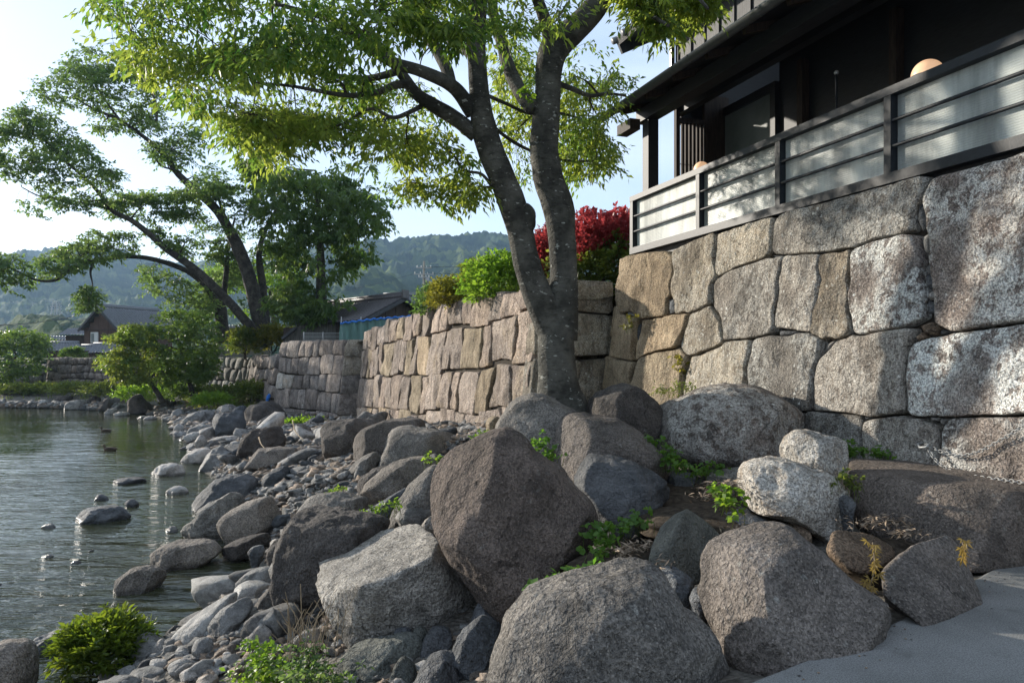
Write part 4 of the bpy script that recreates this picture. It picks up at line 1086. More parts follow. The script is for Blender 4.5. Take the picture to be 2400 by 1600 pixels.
# along and in the water
S = 'shore_rock'
rock(S, 'low dark rock in the river with a flat back', 'slate', Z6, [(463,575),(500,515),(580,495),(700,495),(770,540),(780,568),(700,595),(560,600)], sub=5)
rock(S, 'long whale backed dark rock in the shallows', 'granite2', Z6, [(840,840),(930,770),(1030,725),(1150,708),(1270,712),(1320,750),(1328,785),(1220,850),(1100,885),(920,875)], sub=6, facets=[((-0.4, -1, 0.3), 0.7)])
rock(S, 'single rounded rock standing in the rippled shallows', 'granite2', Z6, [(655,1010),(720,930),(800,880),(900,866),(970,890),(1000,935),(940,1000),(800,1030),(700,1035)], sub=6, facets=[((0.4, -1, 0.3), 0.7)])
rock(S, 'peaked schist rock leaning under the brown egg shaped stone', 'schist', Z6, [(1120,655),(1150,600),(1210,560),(1220,510),(1300,460),(1410,415),(1475,480),(1480,600),(1420,680),(1300,700),(1150,690)], sub=6, rough=0.04, facets=[((0.5, -1, 0.2), 0.6)])
rock(S, 'brown egg shaped stone at the edge of the water', 'granite2', Z6, [(1332,590),(1370,540),(1450,490),(1560,445),(1640,438),(1690,490),(1712,560),(1650,620),(1540,675),(1450,685),(1370,645)], Y=12.3, depth=0.3, sub=5, rough=0.015)
rock(S, 'dark rock with a long tongue sloping into the water', 'slate', Z6, [(1120,515),(1170,460),(1240,400),(1320,330),(1420,303),(1520,318),(1548,370),(1540,450),(1440,500),(1250,530),(1150,530)], sub=6, shear=0.6)
rock(S, 'flat whitish rock just above the water', 'river_pale', Z6, [(925,285),(970,245),(1000,230),(1090,233),(1120,265),(1118,300),(990,308)], sub=5)
rock(S, 'flat rock almost awash in the river', 'slate', Z6, [(668,345),(720,320),(800,312),(880,325),(870,350),(760,360)], sub=4)
rock(S, 'small whitish rock tip in the rippled water', 'river_pale', Z6, [(1012,400),(1060,365),(1120,372),(1150,405),(1100,425),(1040,420)], sub=4)
rock(S, 'small ragged rock tip out in the stream', 'slate', Z6, [(565,445),(600,415),(640,425),(662,450),(610,465)], sub=4)
rock(S, 'small pointed rock tip inshore of the ragged one', 'slate', Z6, [(752,485),(790,445),(830,460),(852,490),(800,505)], sub=4)
rock(S, 'chunky dark rock at the waterline with a pale top', 'river', Z6, [(1222,250),(1240,190),(1330,128),(1380,152),(1470,162),(1480,235),(1400,275),(1260,282)], sub=5, rough=0.045)
rock(S, 'whitish rounded rock left of the chunky dark one', 'river_pale', Z6, [(1102,215),(1150,165),(1220,133),(1290,152),(1280,215),(1150,235)], sub=5)
rock(S, 'dark ribbed rock above the square brown slab', 'darkgranite', Z6, [(1468,175),(1480,90),(1550,30),(1680,8),(1730,60),(1720,140),(1620,190),(1530,198)], sub=5, rough=0.05)
rock(S, 'square brown slab lying flat on the cobbles', 'granite2', Z6, [(1512,200),(1580,140),(1760,133),(1803,160),(1720,220),(1620,255),(1525,248)], sub=5, ex=0.55, shear=0.8)
rock(S, 'dark wedge shaped rock among the cobbles', 'slate', Z6, [(1588,375),(1640,290),(1740,243),(1792,290),(1750,350),(1650,385)], sub=5)
rock(S, 'long grey slab slanting across the cobbles', 'river', Z6, [(1660,260),(1740,200),(1860,140),(1942,150),(1900,190),(1800,240),(1700,275)], sub=5)
rock(S, 'smooth grey stone lying on the paler one at the edge of the shallows', 'river', Z6, [(1448,950),(1520,890),(1620,863),(1672,880),(1692,930),(1660,985),(1550,985),(1460,970)], Y=8.0, depth=0.16, sub=5, rough=0.012)
rock(S, 'pale smooth stone underneath at the edge of the shallows', 'river_pale', Z6, [(1423,1000),(1470,965),(1560,955),(1640,975),(1650,1000),(1600,1050),(1540,1090),(1450,1055)], Y=7.75, depth=0.2, sub=5, rough=0.012)
rock(S, 'brownish angular rock between the smooth stones and the black ribbed rock', 'granite2', Z6, [(1550,1095),(1640,1000),(1700,950),(1760,1060),(1770,1130),(1660,1180),(1560,1150)], Y=7.3, depth=0.2, sub=5)
rock(S, 'long pale sunlit slab sloping down into the shallows', 'river_pale', Z6, [(1065,1315),(1120,1220),(1230,1140),(1370,1058),(1400,1090),(1370,1200),(1300,1290),(1200,1345),(1100,1352)], Y=7.1, depth=0.28, sub=5, shear=0.8)
rock(S, 'grey rounded wedge beside the long pale slab', 'river', Z6, [(1288,1215),(1330,1140),(1420,1090),(1490,1068),(1530,1110),(1480,1220),(1410,1295),(1330,1320)], Y=6.9, depth=0.2, sub=5)
rock(S, 'dark wet rock in the nook behind the smooth stones', 'darkgranite', Z6, [(1632,820),(1650,740),(1700,690),(1760,700),(1770,820),(1680,850)], Y=9.5, depth=0.25, sub=4)
rock(S, 'dark wet stone below the brown egg shaped stone', 'darkgranite', Z6, [(1340,760),(1400,715),(1480,688),(1620,660),(1640,720),(1500,770),(1380,775)], Y=11.3, depth=0.3, sub=4)
rock(S, 'black rock tip in the wet channel', 'slate', Z6, [(1508,785),(1540,740),(1600,730),(1620,770),(1570,800)], Y=10.6, depth=0.12, sub=4)
rock(S, 'rounded brown rock cut by the corner beside the leafy clump', 'granite2', Z6, [(-90,1360),(0,1345),(60,1368),(105,1420),(130,1500),(140,1568),(120,1680),(-90,1680)], Y=6.6, depth=0.4, sub=5)
rock(S, 'dark angular rock behind the leafy clump in the shallows', 'slate', Z6, [(90,1400),(160,1340),(280,1280),(390,1250),(440,1300),(430,1420),(300,1470),(150,1470)], Y=7.9, depth=0.4, sub=5, rough=0.05)
for k, (x, y, w, h) in enumerate([(985,1352,112,96),(1130,1375,120,62),(1242,1357,135,125),(962,1467,145,86),(1107,1475,155,92),(905,1536,320,90),(1160,1520,130,75),(1245,1465,90,62),(880,1408,100,70),(800,1460,120,90),(700,1490,110,75),(1340,1450,80,60),(640,1545,110,70),(1080,1420,90,60),(1030,1340,70,50),(1390,1400,60,50)]):
    ol = [(x + w / 2 * math.cos(a) * random.uniform(.85, 1.1), y + h / 2 * math.sin(a) * random.uniform(.85, 1.1)) for a in np.linspace(0, 2 * math.pi, 9)[:-1]]
    rock('cobble', 'smooth grey cobble in the heap in front of the leafy clump', ['river_pale', 'river', 'river'][k % 3], Z6, ol, sub=4, cat='cobble', group='cobbles heaped in front of the leafy clump', rough=0.015, shear=0.3)

rw = np.random.default_rng(77)
for k in range(14):      # tips of stones just breaking the surface
    x = rw.uniform(-60, 1050); y = rw.uniform(560, 1180); w = rw.uniform(30, 90); h = w * rw.uniform(0.5, 0.75)
    if 420 < x < 1010 and 480 < y < 620 or 640 < x and 680 < y < 1040: continue
    ol = [(x + w / 2 * math.cos(a) * rw.uniform(.8, 1.15), y + h / 2 * math.sin(a) * rw.uniform(.8, 1.15)) for a in np.linspace(0, 2 * math.pi, 9)[:-1]]
    rock('stone_tip', 'small dark stone tip just breaking the rippled water', 'river', Z6, ol, sub=4, cat='stone', group='stone tips in the rippled shallows')
# rocks farther along the shore
FR = [('big black rock with a glinting crest below the bastion', 'darkgranite', [(1480,835),(1510,800),(1600,765),(1680,775),(1760,860),(1740,880),(1560,890)]),
 ('square dark rock with pale top at the waters edge below the bastion', 'slate', [(1295,930),(1305,860),(1360,835),(1440,845),(1490,880),(1480,940),(1400,975),(1310,965)]),
 ('ridged grey rock left of the square dark rock', 'river', [(1125,885),(1150,845),(1230,815),(1310,820),(1300,860),(1220,890)]),
 ('rounded grey rock in front of the ridged one', 'river', [(1145,960),(1170,920),(1240,903),(1292,930),(1270,965)]),
 ('pale flat slab tilted at the waterline', 'river_pale', [(1260,1010),(1310,985),(1400,972),(1465,985),(1400,1020),(1300,1030)]),
 ('rounded pale rock at the waterline', 'river_pale', [(1118,990),(1160,955),(1230,950),(1245,985),(1180,1002)]),
 ('small domed rock furthest out at the waterline', 'river', [(1050,970),(1070,948),(1120,945),(1150,965),(1120,985)]),
 ('steep black rock at the far waterline', 'darkgranite', [(605,800),(630,755),(660,740),(700,770),(715,810),(660,820)]),
 ('black double rock under the riverside maple', 'darkgranite', [(775,820),(790,750),(830,718),(870,740),(930,810),(900,840),(820,840)]),
 ('pale low rock beside the far black rocks', 'river_pale', [(640,832),(670,805),(712,808),(715,835),(670,845)]),
 ('flat pale rock between the far black rocks', 'river_pale', [(690,842),(720,825),(780,828),(785,850),(720,855)]),
 ('small dark wedge on the far gravel', 'darkgranite', [(470,805),(500,772),(545,770),(562,805),(510,815)]),
 ('long grey hump on the far gravel', 'river', [(365,800),(420,765),(500,752),(515,800),(430,815)]),
 ('dark pointed stone below the rubble wall', 'darkgranite', [(530,775),(560,730),(600,735),(610,775),(560,785)]),
 ('dark low hump in the far grass', 'darkgranite', [(335,755),(370,728),(430,725),(445,745),(390,765)]),
 ('round grey stone near the small far stones', 'river', [(842,860),(870,848),(905,855),(900,868),(860,870)]),
 ('pale domed stone awash near the far black rocks', 'river_pale', [(878,868),(910,848),(950,855),(960,870),(910,878)]),
 ('grey pointed rock right of the far pale stones', 'river', [(1040,850),(1080,805),(1120,820),(1125,850),(1080,862)]),
 ('low grey slab on the far shingle', 'river', [(990,865),(1030,850),(1085,850),(1090,875),(1030,885)]),
 ('blocky brown rock on the shingle under the bastion', 'granite2', [(1580,900),(1620,860),(1680,845),(1730,880),(1720,920),(1640,930)]),
 ('dark hollowed rock on the shingle beside the black ridge', 'slate', [(1400,860),(1440,800),(1500,790),(1520,850),(1470,880)]),
 ('grey boulder half in the weeds by the grey wall', 'river', [(1310,830),(1350,790),(1430,780),(1450,820),(1380,840)]),
 ('dark rock under the maple trunk', 'darkgranite', [(980,790),(1000,750),(1060,745),(1080,790),(1030,800)]),
 ('black hump beneath the overhanging shrub', 'darkgranite', [(20,715),(40,680),(90,680),(105,710),(60,722)]),
 ('black rock in the grass below the rubble wall', 'darkgranite', [(200,700),(240,670),(285,675),(290,695),(240,705)])]
for k, (lb, mk, ol) in enumerate(FR):
    ol2 = Z5(ol); kb = int(np.argmax([p[1] for p in ol2]))
    yh = min(ground_hit(*ol2[kb]), 56)
    rock('shore_rock', lb, mk, Z5, ol, Y=yh + 0.3, depth=0.36 * (max(p[0] for p in ol2) - min(p[0] for p in ol2)) / F * yh, sub=4, rough=0.05, shear=0.4)

# ---- loose cobbles and boulders strewn over the beach (individual stones) and gravel (uncountable)
rk = np.random.default_rng(5)
def pebble_mesh(name, sub, seed, flat):
    r = np.random.default_rng(seed)
    d = r.normal(size=(13, 3)); d /= np.linalg.norm(d, axis=1, keepdims=True)
    V, Fc = soft_hull(d * r.uniform(0.75, 1.15, (13, 1)) * np.array([1.0, 0.8, flat]), sub, 20, 0.07, seed)
    V = V - V.mean(0); V[:, 2] -= V[:, 2].min()
    return V, Fc
PV = [pebble_mesh('c', 3, 100 + k, rk.uniform(0.45, 0.75)) for k in range(14)]
peb_data = []
for k, (V, Fc) in enumerate(PV):
    for mk in ('river', 'river_pale', 'slate'):
        me = mesh_np('cobble', V, Fc, True); me.materials.append(M[mk]); peb_data.append(me)
foot = []
for o_, V in ROCKS:
    lo, hi = V.min(0), V.max(0); foot.append(((lo[0] + hi[0]) / 2, (lo[1] + hi[1]) / 2, (hi[0] - lo[0]) * 0.42, (hi[1] - lo[1]) * 0.42))
foot = np.array(foot)
def blocked(x, y, k=1.0):
    return bool((((x - foot[:, 0]) / foot[:, 2]) ** 2 + ((y - foot[:, 1]) / foot[:, 3]) ** 2 < k).any())
placed = 0; tries = 0
while placed < 285 and tries < 20000:
    tries += 1
    Y = float(np.exp(rk.uniform(np.log(6.0), np.log(33)))); 
    xs = np.interp(Y, SH_Y, SH_X); xw = np.interp(Y, WL_Y, WL_X)
    if Y < 8: xw = -1.0
    x = xs + (xw - xs) * rk.uniform(-0.06, 0.97)
    px = 1200 + F * x / Y
    if px < 240 or px > 1240: continue
    if Y < 9 and x > -0.6: continue
    r = 0.09 + 0.24 * rk.random() ** 1.8
    if Y > 18: r *= 1.5
    if rk.random() < 0.05: r *= 1.9
    if blocked(x, y := Y, 0.75): continue
    mi = int(rk.choice([0, 0, 1, 2])); me = peb_data[int(rk.integers(len(PV))) * 3 + mi]
    o = bpy.data.objects.new('cobble', me); COL.objects.link(o)
    o.location = (x, Y, max(float(ground_z(x, Y)), WATER - 0.1) - 0.15 * r)
    o.rotation_euler = (rk.normal(0, 0.25), rk.normal(0, 0.25), rk.uniform(0, 6.28)); s = r * rk.uniform(0.8, 1.25, 3); o.scale = (s[0] * 1.15, s[1], s[2])
    tag(o, ['loose mid grey cobble on the stony beach below the long wall', 'loose pale cobble on the stony beach below the long wall', 'loose dark slate cobble on the stony beach below the long wall'][mi], 'cobble', 'loose cobbles strewn over the beach')
    placed += 1

D1, F1 = ICO[2]
gv = []; gf = []; cnt = 0
def gravel(n, ylo, yhi, tlo, thi, rlo, rhi, lift=0.0, ulim=(330, 1300)):
    global cnt
    for _ in range(n):
        Y = float(np.exp(rk.uniform(np.log(ylo), np.log(yhi))))
        xs = np.interp(Y, SH_Y, SH_X); xw = np.interp(Y, WL_Y, WL_X)
        x = xs + (xw - xs) * rk.uniform(tlo, thi); px = 1200 + F * x / Y
        if px < ulim[0] or px > ulim[1]: continue
        r = rlo + (rhi - rlo) * rk.random() ** 2
        a = rk.uniform(0, 6.28); c, s = math.cos(a), math.sin(a)
        L = D1 * (1 + 0.30 * rk.normal(size=(len(D1), 1))) * np.array([r * rk.uniform(.9, 1.5), r, r * rk.uniform(.4, .8)])
        L = L @ np.array([[c, s, 0], [-s, c, 0], [0, 0, 1]])
        gv.append(L + np.array([x, Y, float(ground_z(x, Y)) + r * 0.2 + lift])); gf.append(F1 + cnt); cnt += len(D1)
gravel(5200, 6.5, 16, -0.03, 0.8, 0.025, 0.085, ulim=(300, 1180))
gravel(4200, 12, 34, -0.02, 1.0, 0.04, 0.14)
gravel(500, 4.2, 7, 0.3, 0.75, 0.02, 0.06, ulim=(400, 1200))
gravel(1500, 5.8, 9, -0.02, 0.5, 0.02, 0.075, ulim=(120, 900))
gravel(700, 30, 44, -0.02, 0.6, 0.08, 0.22)
gravel(900, 44, 52, 0.0, 0.12, 0.1, 0.3, ulim=(-100, 500))
o = add('gravel', np.vstack(gv), np.vstack(gf), M['gravel'], None, False, origin=(0, 0, 0))
tag(o, 'loose grey gravel filling the gaps between shore stones', 'gravel', kind='stuff')
# ------------------------------------------------------------------ the dark timber house above the great wall
e3d = np.array([E1[0], E1[1], 0.0]); i3d = np.array([IN1[0], IN1[1], 0.0]); up = np.array([0, 0, 1.0])
def hbox(mb, t0, t1, i0, i1, z0, z1):
    mb.box(H3((t0 + t1) / 2, (i0 + i1) / 2, (z0 + z1) / 2), e3d * (t1 - t0) / 2, i3d * (i1 - i0) / 2, up * (z1 - z0) / 2)
    return mb
def hpart(name, mat, parent, *boxes):
    mb = MB()
    for b in boxes: hbox(mb, *b)
    return mb.add(name, mat, parent)

house = empty('timber_house', H3(2, 2, 3.4), 'black stained timber house with covered veranda and long gutter above the great wall', 'house')
hpart('veranda_floor', M['blackwood'], house, (-3.2, 7.15, 0.10, 2.2, 3.30, 3.46))
hpart('back_wall', M['blackwood'], house, (-3.2, 5.55, 1.95, 2.1, 3.462, 6.6))
hpart('side_wall', M['blackwood'], house, (-3.3, -3.2, 0.1, 5.0, 3.3, 9.0))
hpart('inner_wall', M['blackwood'], house, (5.55, 7.2, 4.6, 4.7, 3.3, 8.8), (7.2, 7.3, 1.1, 5.0, 5.9, 9.3), (7.2, 7.3, 2.0, 5.0, 3.3, 5.9))
# pane of the big veranda window and its frame
wf = hpart('window', M['blackwood'], house, (5.55, 5.68, 1.86, 1.97, 3.46, 6.2), (7.02, 7.15, 1.86, 1.97, 3.46, 6.2), (5.68, 7.02, 1.86, 1.97, 6.05, 6.2), (5.68, 7.02, 1.86, 1.97, 3.46, 3.56))
def pane_mat():
    m, nt, out = new_mat('dusty_glass')
    v = coords(nt)
    c = mix(nt, ramp(nt, noise(nt, v, 2.0, 5), 0.3, 0.7), (0.13, 0.15, 0.145), (0.19, 0.21, 0.20))
    principled(nt, out, c, 0.5, None, 0.2)
    return m
M['pane'] = pane_mat()
hpart('pane', M['pane'], wf, (5.68, 7.02, 1.90, 1.92, 3.56, 6.05))
for t in (4.9, 3.1, 1.2, -0.7):
    hpart('pillar', M['darkwood'], house, (t - 0.06, t + 0.06, 1.80, 1.94, 3.46, 6.3))
# posts, beam, gutter
hpart('post', M['blackwood'], house, (6.66, 6.86, 0.10, 0.30, 3.46, 5.72))
beam = hpart('eave_beam', M['blackwood'], house, (-3.2, 7.02, 0.06, 0.30, 5.72, 5.95))
hpart('beam_end', M['darkwood'], house, (6.80, 7.28, -0.18, 0.02, 5.56, 5.74))
hpart('purlin', M['blackwood'], house, (-3.2, 7.2, 0.95, 1.1, 6.02, 6.2))
for k in range(12):
    t = 6.9 - k * 0.85
    mb = MB(); a = H3(t, -0.30, 5.86); b = H3(t, 1.9, 6.56)
    d = (b - a) / 2; mb.box((a + b) / 2, d, e3d * 0.04, np.cross(d / np.linalg.norm(d), e3d) * 0.05)
    mb.add('rafter', M['darkwood'], house)
# lean-to roof: board deck and battens
a0, b0 = H3(-3.2, -0.36, 5.93), H3(-3.2, 2.0, 6.68)
mb = MB(); d = (b0 - a0) / 2; nn = np.cross(e3d, d / np.linalg.norm(d))
mid = H3(2.0, 0.82, 6.305)
mb.box(mid + nn * 0.0, e3d * 5.2, d, nn * 0.035); roof1 = mb.add('lower_roof', M['blackwood'], house)
mb = MB()
for k in range(26):
    c = H3(-3.1 + k * 0.41, 0.82, 6.305)
    mb.box(c + np.sign(nn[2]) * nn * 0.05, e3d * 0.02, d * 0.995, nn * 0.02)
mb.add('roof_seam', M['gutter'], roof1)
mb = MB(); hbox(mb, -3.2, 7.2, -0.40, -0.372, 5.84, 5.97); mb.add('fascia', M['gutter'], house)
# half round gutter with a rolled lip
def gutter(parent, t0, t1, i, z, r):
    V = []; Fc = []; K = 12; T = [t0, t1]
    prof = [(i + math.cos(a) * r, z + math.sin(a) * r) for a in np.linspace(math.pi, 2 * math.pi, K)]
    prof += [(i + math.cos(a) * (r - 0.012), z + math.sin(a) * (r - 0.012)) for a in np.linspace(2 * math.pi, math.pi, K)]
    n = len(prof)
    for t in T:
        V += [H3(t, p[0], p[1]) for p in prof]
    for j in range(n): Fc.append((j, (j + 1) % n, n + (j + 1) % n, n + j))
    Fc.append(tuple(range(n))); Fc.append(tuple(range(n, 2 * n))[::-1])
    return add('gutter', V, Fc, M['gutter'], parent, True)
gu = gutter(house, -3.2, 7.25, -0.50, 5.85, 0.085)
for t in (7.05, 5.9, 4.4, 2.9, 1.4, -0.1):
    mb = MB(); mb.tube([H3(t, -0.40, 5.93), H3(t, -0.50, 5.755), H3(t, -0.59, 5.85)], 0.010, 6)
    mb.add('bracket', M['metal'], gu)
# lattice screen closing the far end of the veranda
lat = hpart('lattice', M['darkwood'], house, (6.98, 7.06, 0.86, 0.94, 3.46, 6.25), (6.98, 7.06, 1.46, 1.98, 3.46, 6.4), (6.98, 7.06, 0.94, 1.46, 5.84, 5.93), (6.98, 7.06, 0.94, 1.46, 3.5, 3.58))
for k in range(6):
    i0 = 0.99 + k * 0.08
    hpart('slat', M['darkwood'], lat, (6.995, 7.045, i0, i0 + 0.048, 3.58, 5.84))
for k in range(6):
    z0 = 3.75 + k * 0.27
    hpart('bamboo_blind', M['drystem'] if k == 9 else M['darkwood'], lat, (7.05, 7.06, 0.95, 1.45, z0, z0 + 0.012))
# upper storey: upright boards with cover strips
for k in range(25):
    t = 7.28 - k * 0.42
    zt = 8.6
    hpart('board', M['board'], house, (t - 0.415, t - 0.005, 1.1 + (k % 2) * 0.004, 1.13 + (k % 2) * 0.004, 6.2, zt))
    hpart('cover_strip', M['board'], house, (t - 0.02, t + 0.02, 1.07, 1.098, 6.25, zt))
hpart('corner_post', M['blackwood'], house, (7.285, 7.36, 1.08, 1.2, 6.0, 8.6))
# upper roof with bargeboard at the gable end
a0, b0 = np.array([0.35, 7.72]), np.array([4.6, 9.9])
mb = MB(); c = H3(2.5, (a0[0] + b0[0]) / 2, (a0[1] + b0[1]) / 2); d = i3d * (b0[0] - a0[0]) / 2 + up * (b0[1] - a0[1]) / 2
nn = np.cross(d / np.linalg.norm(d), e3d); nn *= np.sign(nn[2])
mb.box(c, e3d * 5.75, d, nn * 0.06); ur = mb.add('upper_roof', M['blackwood'], house)
mb = MB(); mb.box(H3(8.28, 2.475, 8.81) - nn * 0.10, e3d * 0.03, d, nn * 0.13); mb.add('bargeboard', M['board'], ur)
mb = MB()
for k in range(30):
    s = -0.97 + 1.94 * k / 29
    mb.tube([H3(7.9, 2.475, 8.81) + d * s + nn * 0.07, H3(8.40, 2.475, 8.81) + d * s + nn * 0.07], 0.055, 6)
mb.add('verge_tile', M['rooftile'], ur)
for k in range(28):
    t = 8.35 - k * 0.40
    V, Fc = tube_geo([H3(t, a0[0] - 0.06, a0[1] + 0.045), H3(t, a0[0] + 1.1, a0[1] + 0.045 + 1.16 * 0.513)], 0.07, 8)
    add('eave_tile', V, Fc, M['rooftile'], ur, True)
hpart('downpipe', M['gutter'], house, (7.37, 7.44, 1.0, 1.07, 6.3, 7.9))

# furniture of the veranda
def globe_lamp(t, i, z, r, label):
    lp = empty('globe_lamp', H3(t, i, 3.46), label, 'lamp', 'globe lamps on the veranda')
    D, Fc = ICO[4]
    add('globe', D * r + H3(t, i, z), Fc, M['globe'], lp, True)
    a = np.linspace(0, 2 * np.pi, 25)
    mb = MB(); mb.tube([H3(t, i, z - 0.02) + (e3d * math.cos(x) + i3d * math.sin(x)) * (r + 0.012) for x in a], 0.007, 6, False)
    mb.add('ring', M['metal'], lp, True)
    mb = MB(); mb.tube([H3(t, i, z - r + 0.01), H3(t, i, 3.48)], 0.02, 10); mb.add('stem', M['metal'], lp, True)
    mb = MB(); mb.tube([H3(t, i, 3.465), H3(t, i, 3.50)], 0.12, 18); mb.add('base', M['metal'], lp)
def globe_mat():
    m, nt, out = new_mat('lit_opal_glass')
    p = principled(nt, out, (0.72, 0.47, 0.30), 0.4, None, 0.4)
    p.inputs['Emission Color'].default_value = (1.0, 0.58, 0.32, 1); p.inputs['Emission Strength'].default_value = 0.28
    return m
M['globe'] = globe_mat()
globe_lamp((8.0 - 6.5 - 0.335 * 0.5) / 0.942, 0.5, 4.62, 0.165, 'peach coloured globe lamp showing above the tall end of the railing')
globe_lamp((12.0 - 6.5 - 0.335 * 0.5) / 0.942, 0.5, 4.63, 0.125, 'peach coloured globe lamp beside the lattice screen')
ch = empty('head_standin_chair', H3(5.3, 1.0, 3.46), 'dark round backed chair standing in for a head just visible over the railing', 'chair')  # made-up chair in place of a dark-haired head, probably a person
hpart('seat', M['blackwood'], ch, (5.05, 5.5, 0.8, 1.25, 3.88, 3.93))
for t in (5.08, 5.47):
    for i in (0.83, 1.22):
        hpart('leg', M['blackwood'], ch, (t - 0.02, t + 0.02, i - 0.02, i + 0.02, 3.46, 3.88))
V = []
for x in np.linspace(-0.30, 0.30, 13):
    h = 4.55 + 0.12 * math.sqrt(max(0, 1 - (x / 0.31) ** 2))
    V += [H3(5.28 + x, 1.25, 3.93), H3(5.28 + x, 1.25, h), H3(5.28 + x, 1.29, h), H3(5.28 + x, 1.29, 3.93)]
Fc = [(4 * i + j, 4 * i + 4 + j, 4 * i + 4 + (j + 1) % 4, 4 * i + (j + 1) % 4) for i in range(12) for j in range(4)] + [(0, 1, 2, 3), (51, 50, 49, 48)]
add('backrest', V, Fc, M['blackwood'], ch)
tray = hpart('menu_board', M['whiteframe'], None, (2.02, 2.42, 0.16, 0.20, 4.36, 4.47)); tag(tray, 'small pale board clipped behind the top rail', 'board')
sp = empty('umbrella_pole', H3(3.0, 0.75, 3.46), 'thin dark pole with a small knob standing behind the railing', 'pole')
mb = MB(); mb.tube([H3(3.0, 0.75, 3.46), H3(3.0, 0.75, 5.25)], 0.014, 8); mb.add('rod', M['metal'], sp, True)
D, Fc = ICO[3]; add('knob', D * 0.03 + H3(3.0, 0.75, 5.26), Fc, M['galv'], sp, True)

# railing: steel frame, two pipes per bay, ribbed translucent sheets behind
rail = empty('veranda_railing', H3(3, 0, 3.40), 'dark steel railing with pipes and ribbed translucent sheets along the veranda', 'railing')
hpart('top_rail', M['metal'], rail, (-3.2, 7.06, -0.05, 0.07, 4.34, 4.43))
hpart('bottom_rail', M['metal'], rail, (-3.2, 7.06, -0.05, 0.07, 3.41, 3.52))
tp = [7.01, 4.96, 3.17, 1.44, -0.3, -2.0]
for t in tp:
    pw = 0.045 if t != 7.01 else 0.05
    hpart('post', M['metal'], rail, (t - pw, t + pw, -0.043, 0.063, 3.52, 4.34))
    if t != 7.01: hpart('stiffener', M['metal'], rail, (t - 0.20, t - pw - 0.01, 0.066, 0.09, 3.52, 4.34))
for a, b in zip(tp[1:], tp[:-1]):
    for z in (3.80, 4.07):
        mb = MB(); mb.tube([H3(a + 0.04, -0.012, z), H3(b - 0.04, -0.012, z)], 0.020, 10, False); mb.add('pipe', M['metal'], rail, True)
def sheet_mat():
    m, nt, out = new_mat('ribbed_polycarbonate')
    tc = N(nt, "ShaderNodeTexCoord")
    sepx = N(nt, "ShaderNodeSeparateXYZ"); nt.links.new(tc.outputs['Object'], sepx.inputs[0])
    w = math_n(nt, 'SINE', math_n(nt, 'MULTIPLY', sepx.outputs['Z'], 2 * math.pi / 0.024))
    v = coords(nt, (1, 1, 1), False)
    dirt = ramp(nt, noise(nt, coords(nt, (3.0, 3.0, 0.5), False), 1.2, 6, 0.6), 0.35, 0.7)
    col = mix(nt, dirt, (0.76, 0.79, 0.75), (0.36, 0.385, 0.37))
    nr = bump(nt, math_n(nt, 'ADD', math_n(nt, 'MULTIPLY', w, 0.5), math_n(nt, 'MULTIPLY', noise(nt, v, 3, 3), 1.2)), 0.6, 0.005)
    p = N(nt, "ShaderNodeBsdfPrincipled"); p.inputs['Roughness'].default_value = 0.28; p.inputs['Specular IOR Level'].default_value = 0.7
    nt.links.new(col, p.inputs['Base Color']); nt.links.new(nr, p.inputs['Normal'])
    t = N(nt, "ShaderNodeBsdfTranslucent"); nt.links.new(col, t.inputs['Color']); nt.links.new(nr, t.inputs['Normal'])
    tr = N(nt, "ShaderNodeBsdfTransparent"); tr.inputs['Color'].default_value = (0.75, 0.78, 0.72, 1)
    m1 = N(nt, "ShaderNodeMixShader"); m1.inputs[0].default_value = 0.35
    nt.links.new(p.outputs[0], m1.inputs[1]); nt.links.new(t.outputs[0], m1.inputs[2])
    m2 = N(nt, "ShaderNodeMixShader"); m2.inputs[0].default_value = 0.22
    nt.links.new(m1.outputs[0], m2.inputs[1]); nt.links.new(tr.outputs[0], m2.inputs[2])
    nt.links.new(m2.outputs[0], out.inputs['Surface'])
    return m
M['sheet'] = sheet_mat()
for a, b in zip(tp[1:], tp[:-1]):
    hpart('ribbed_sheet', M['sheet'], rail, (a + 0.06, b - 0.06, 0.040, 0.046, 3.525, 4.335))

# chains fixed to the great wall
def chain(pts, label, mat, link=0.045):
    p = spline(pts, 30); d = np.r_[0, np.cumsum(np.linalg.norm(np.diff(p, axis=0), axis=1))]
    n = int(d[-1] / (link * 0.74)); mb = MB()
    for k in range(n):
        s = (k + 0.5) / n * d[-1]
        c = np.array([np.interp(s, d, p[:, i]) for i in range(3)]); c2 = np.array([np.interp(min(s + 0.01, d[-1]), d, p[:, i]) for i in range(3)])
        t = c2 - c
        if np.linalg.norm(t) < 1e-6: continue
        t /= np.linalg.norm(t); s1 = np.cross(t, up); s1 /= np.linalg.norm(s1); s2 = np.cross(s1, t)
        w = s1 if k % 2 else s2
        a = np.linspace(0, 2 * np.pi, 11)
        mb.tube([c + t * math.cos(x) * link / 2 + w * math.sin(x) * link * 0.32 for x in a], 0.0038, 5, False)
    o = mb.add('chain', mat, None, True); tag(o, label, 'chain')
def on_wall(u, v, off=0.06):
    s, h = pix_on_wall1(u, v); return face1(np.array([s]), np.array([h]), off)[0]
Q8 = lambda x, y, off=0.07: on_wall(*Z8([(x, y)])[0], off)
chain([Q8(1540,315,0.10), Q8(1620,355), Q8(1710,372), Q8(1800,355), Q8(1900,305), Q8(2016,235), Q8(2200,110)], 'galvanised chain sagging across the lichened block of the great wall', M['galv'])
chain([Q8(1545,330,0.09), Q8(1600,400,0.10), Q8(1700,455,0.14), Q8(1820,478,0.16), Q8(2016,500,0.18), Q8(2200,520,0.2)], 'galvanised chain trailing down onto the long low boulder', M['galv'])
hk = empty('wall_hook', Q8(1500, 310, 0.02), 'bent iron hook in the great wall holding two chains', 'hook')
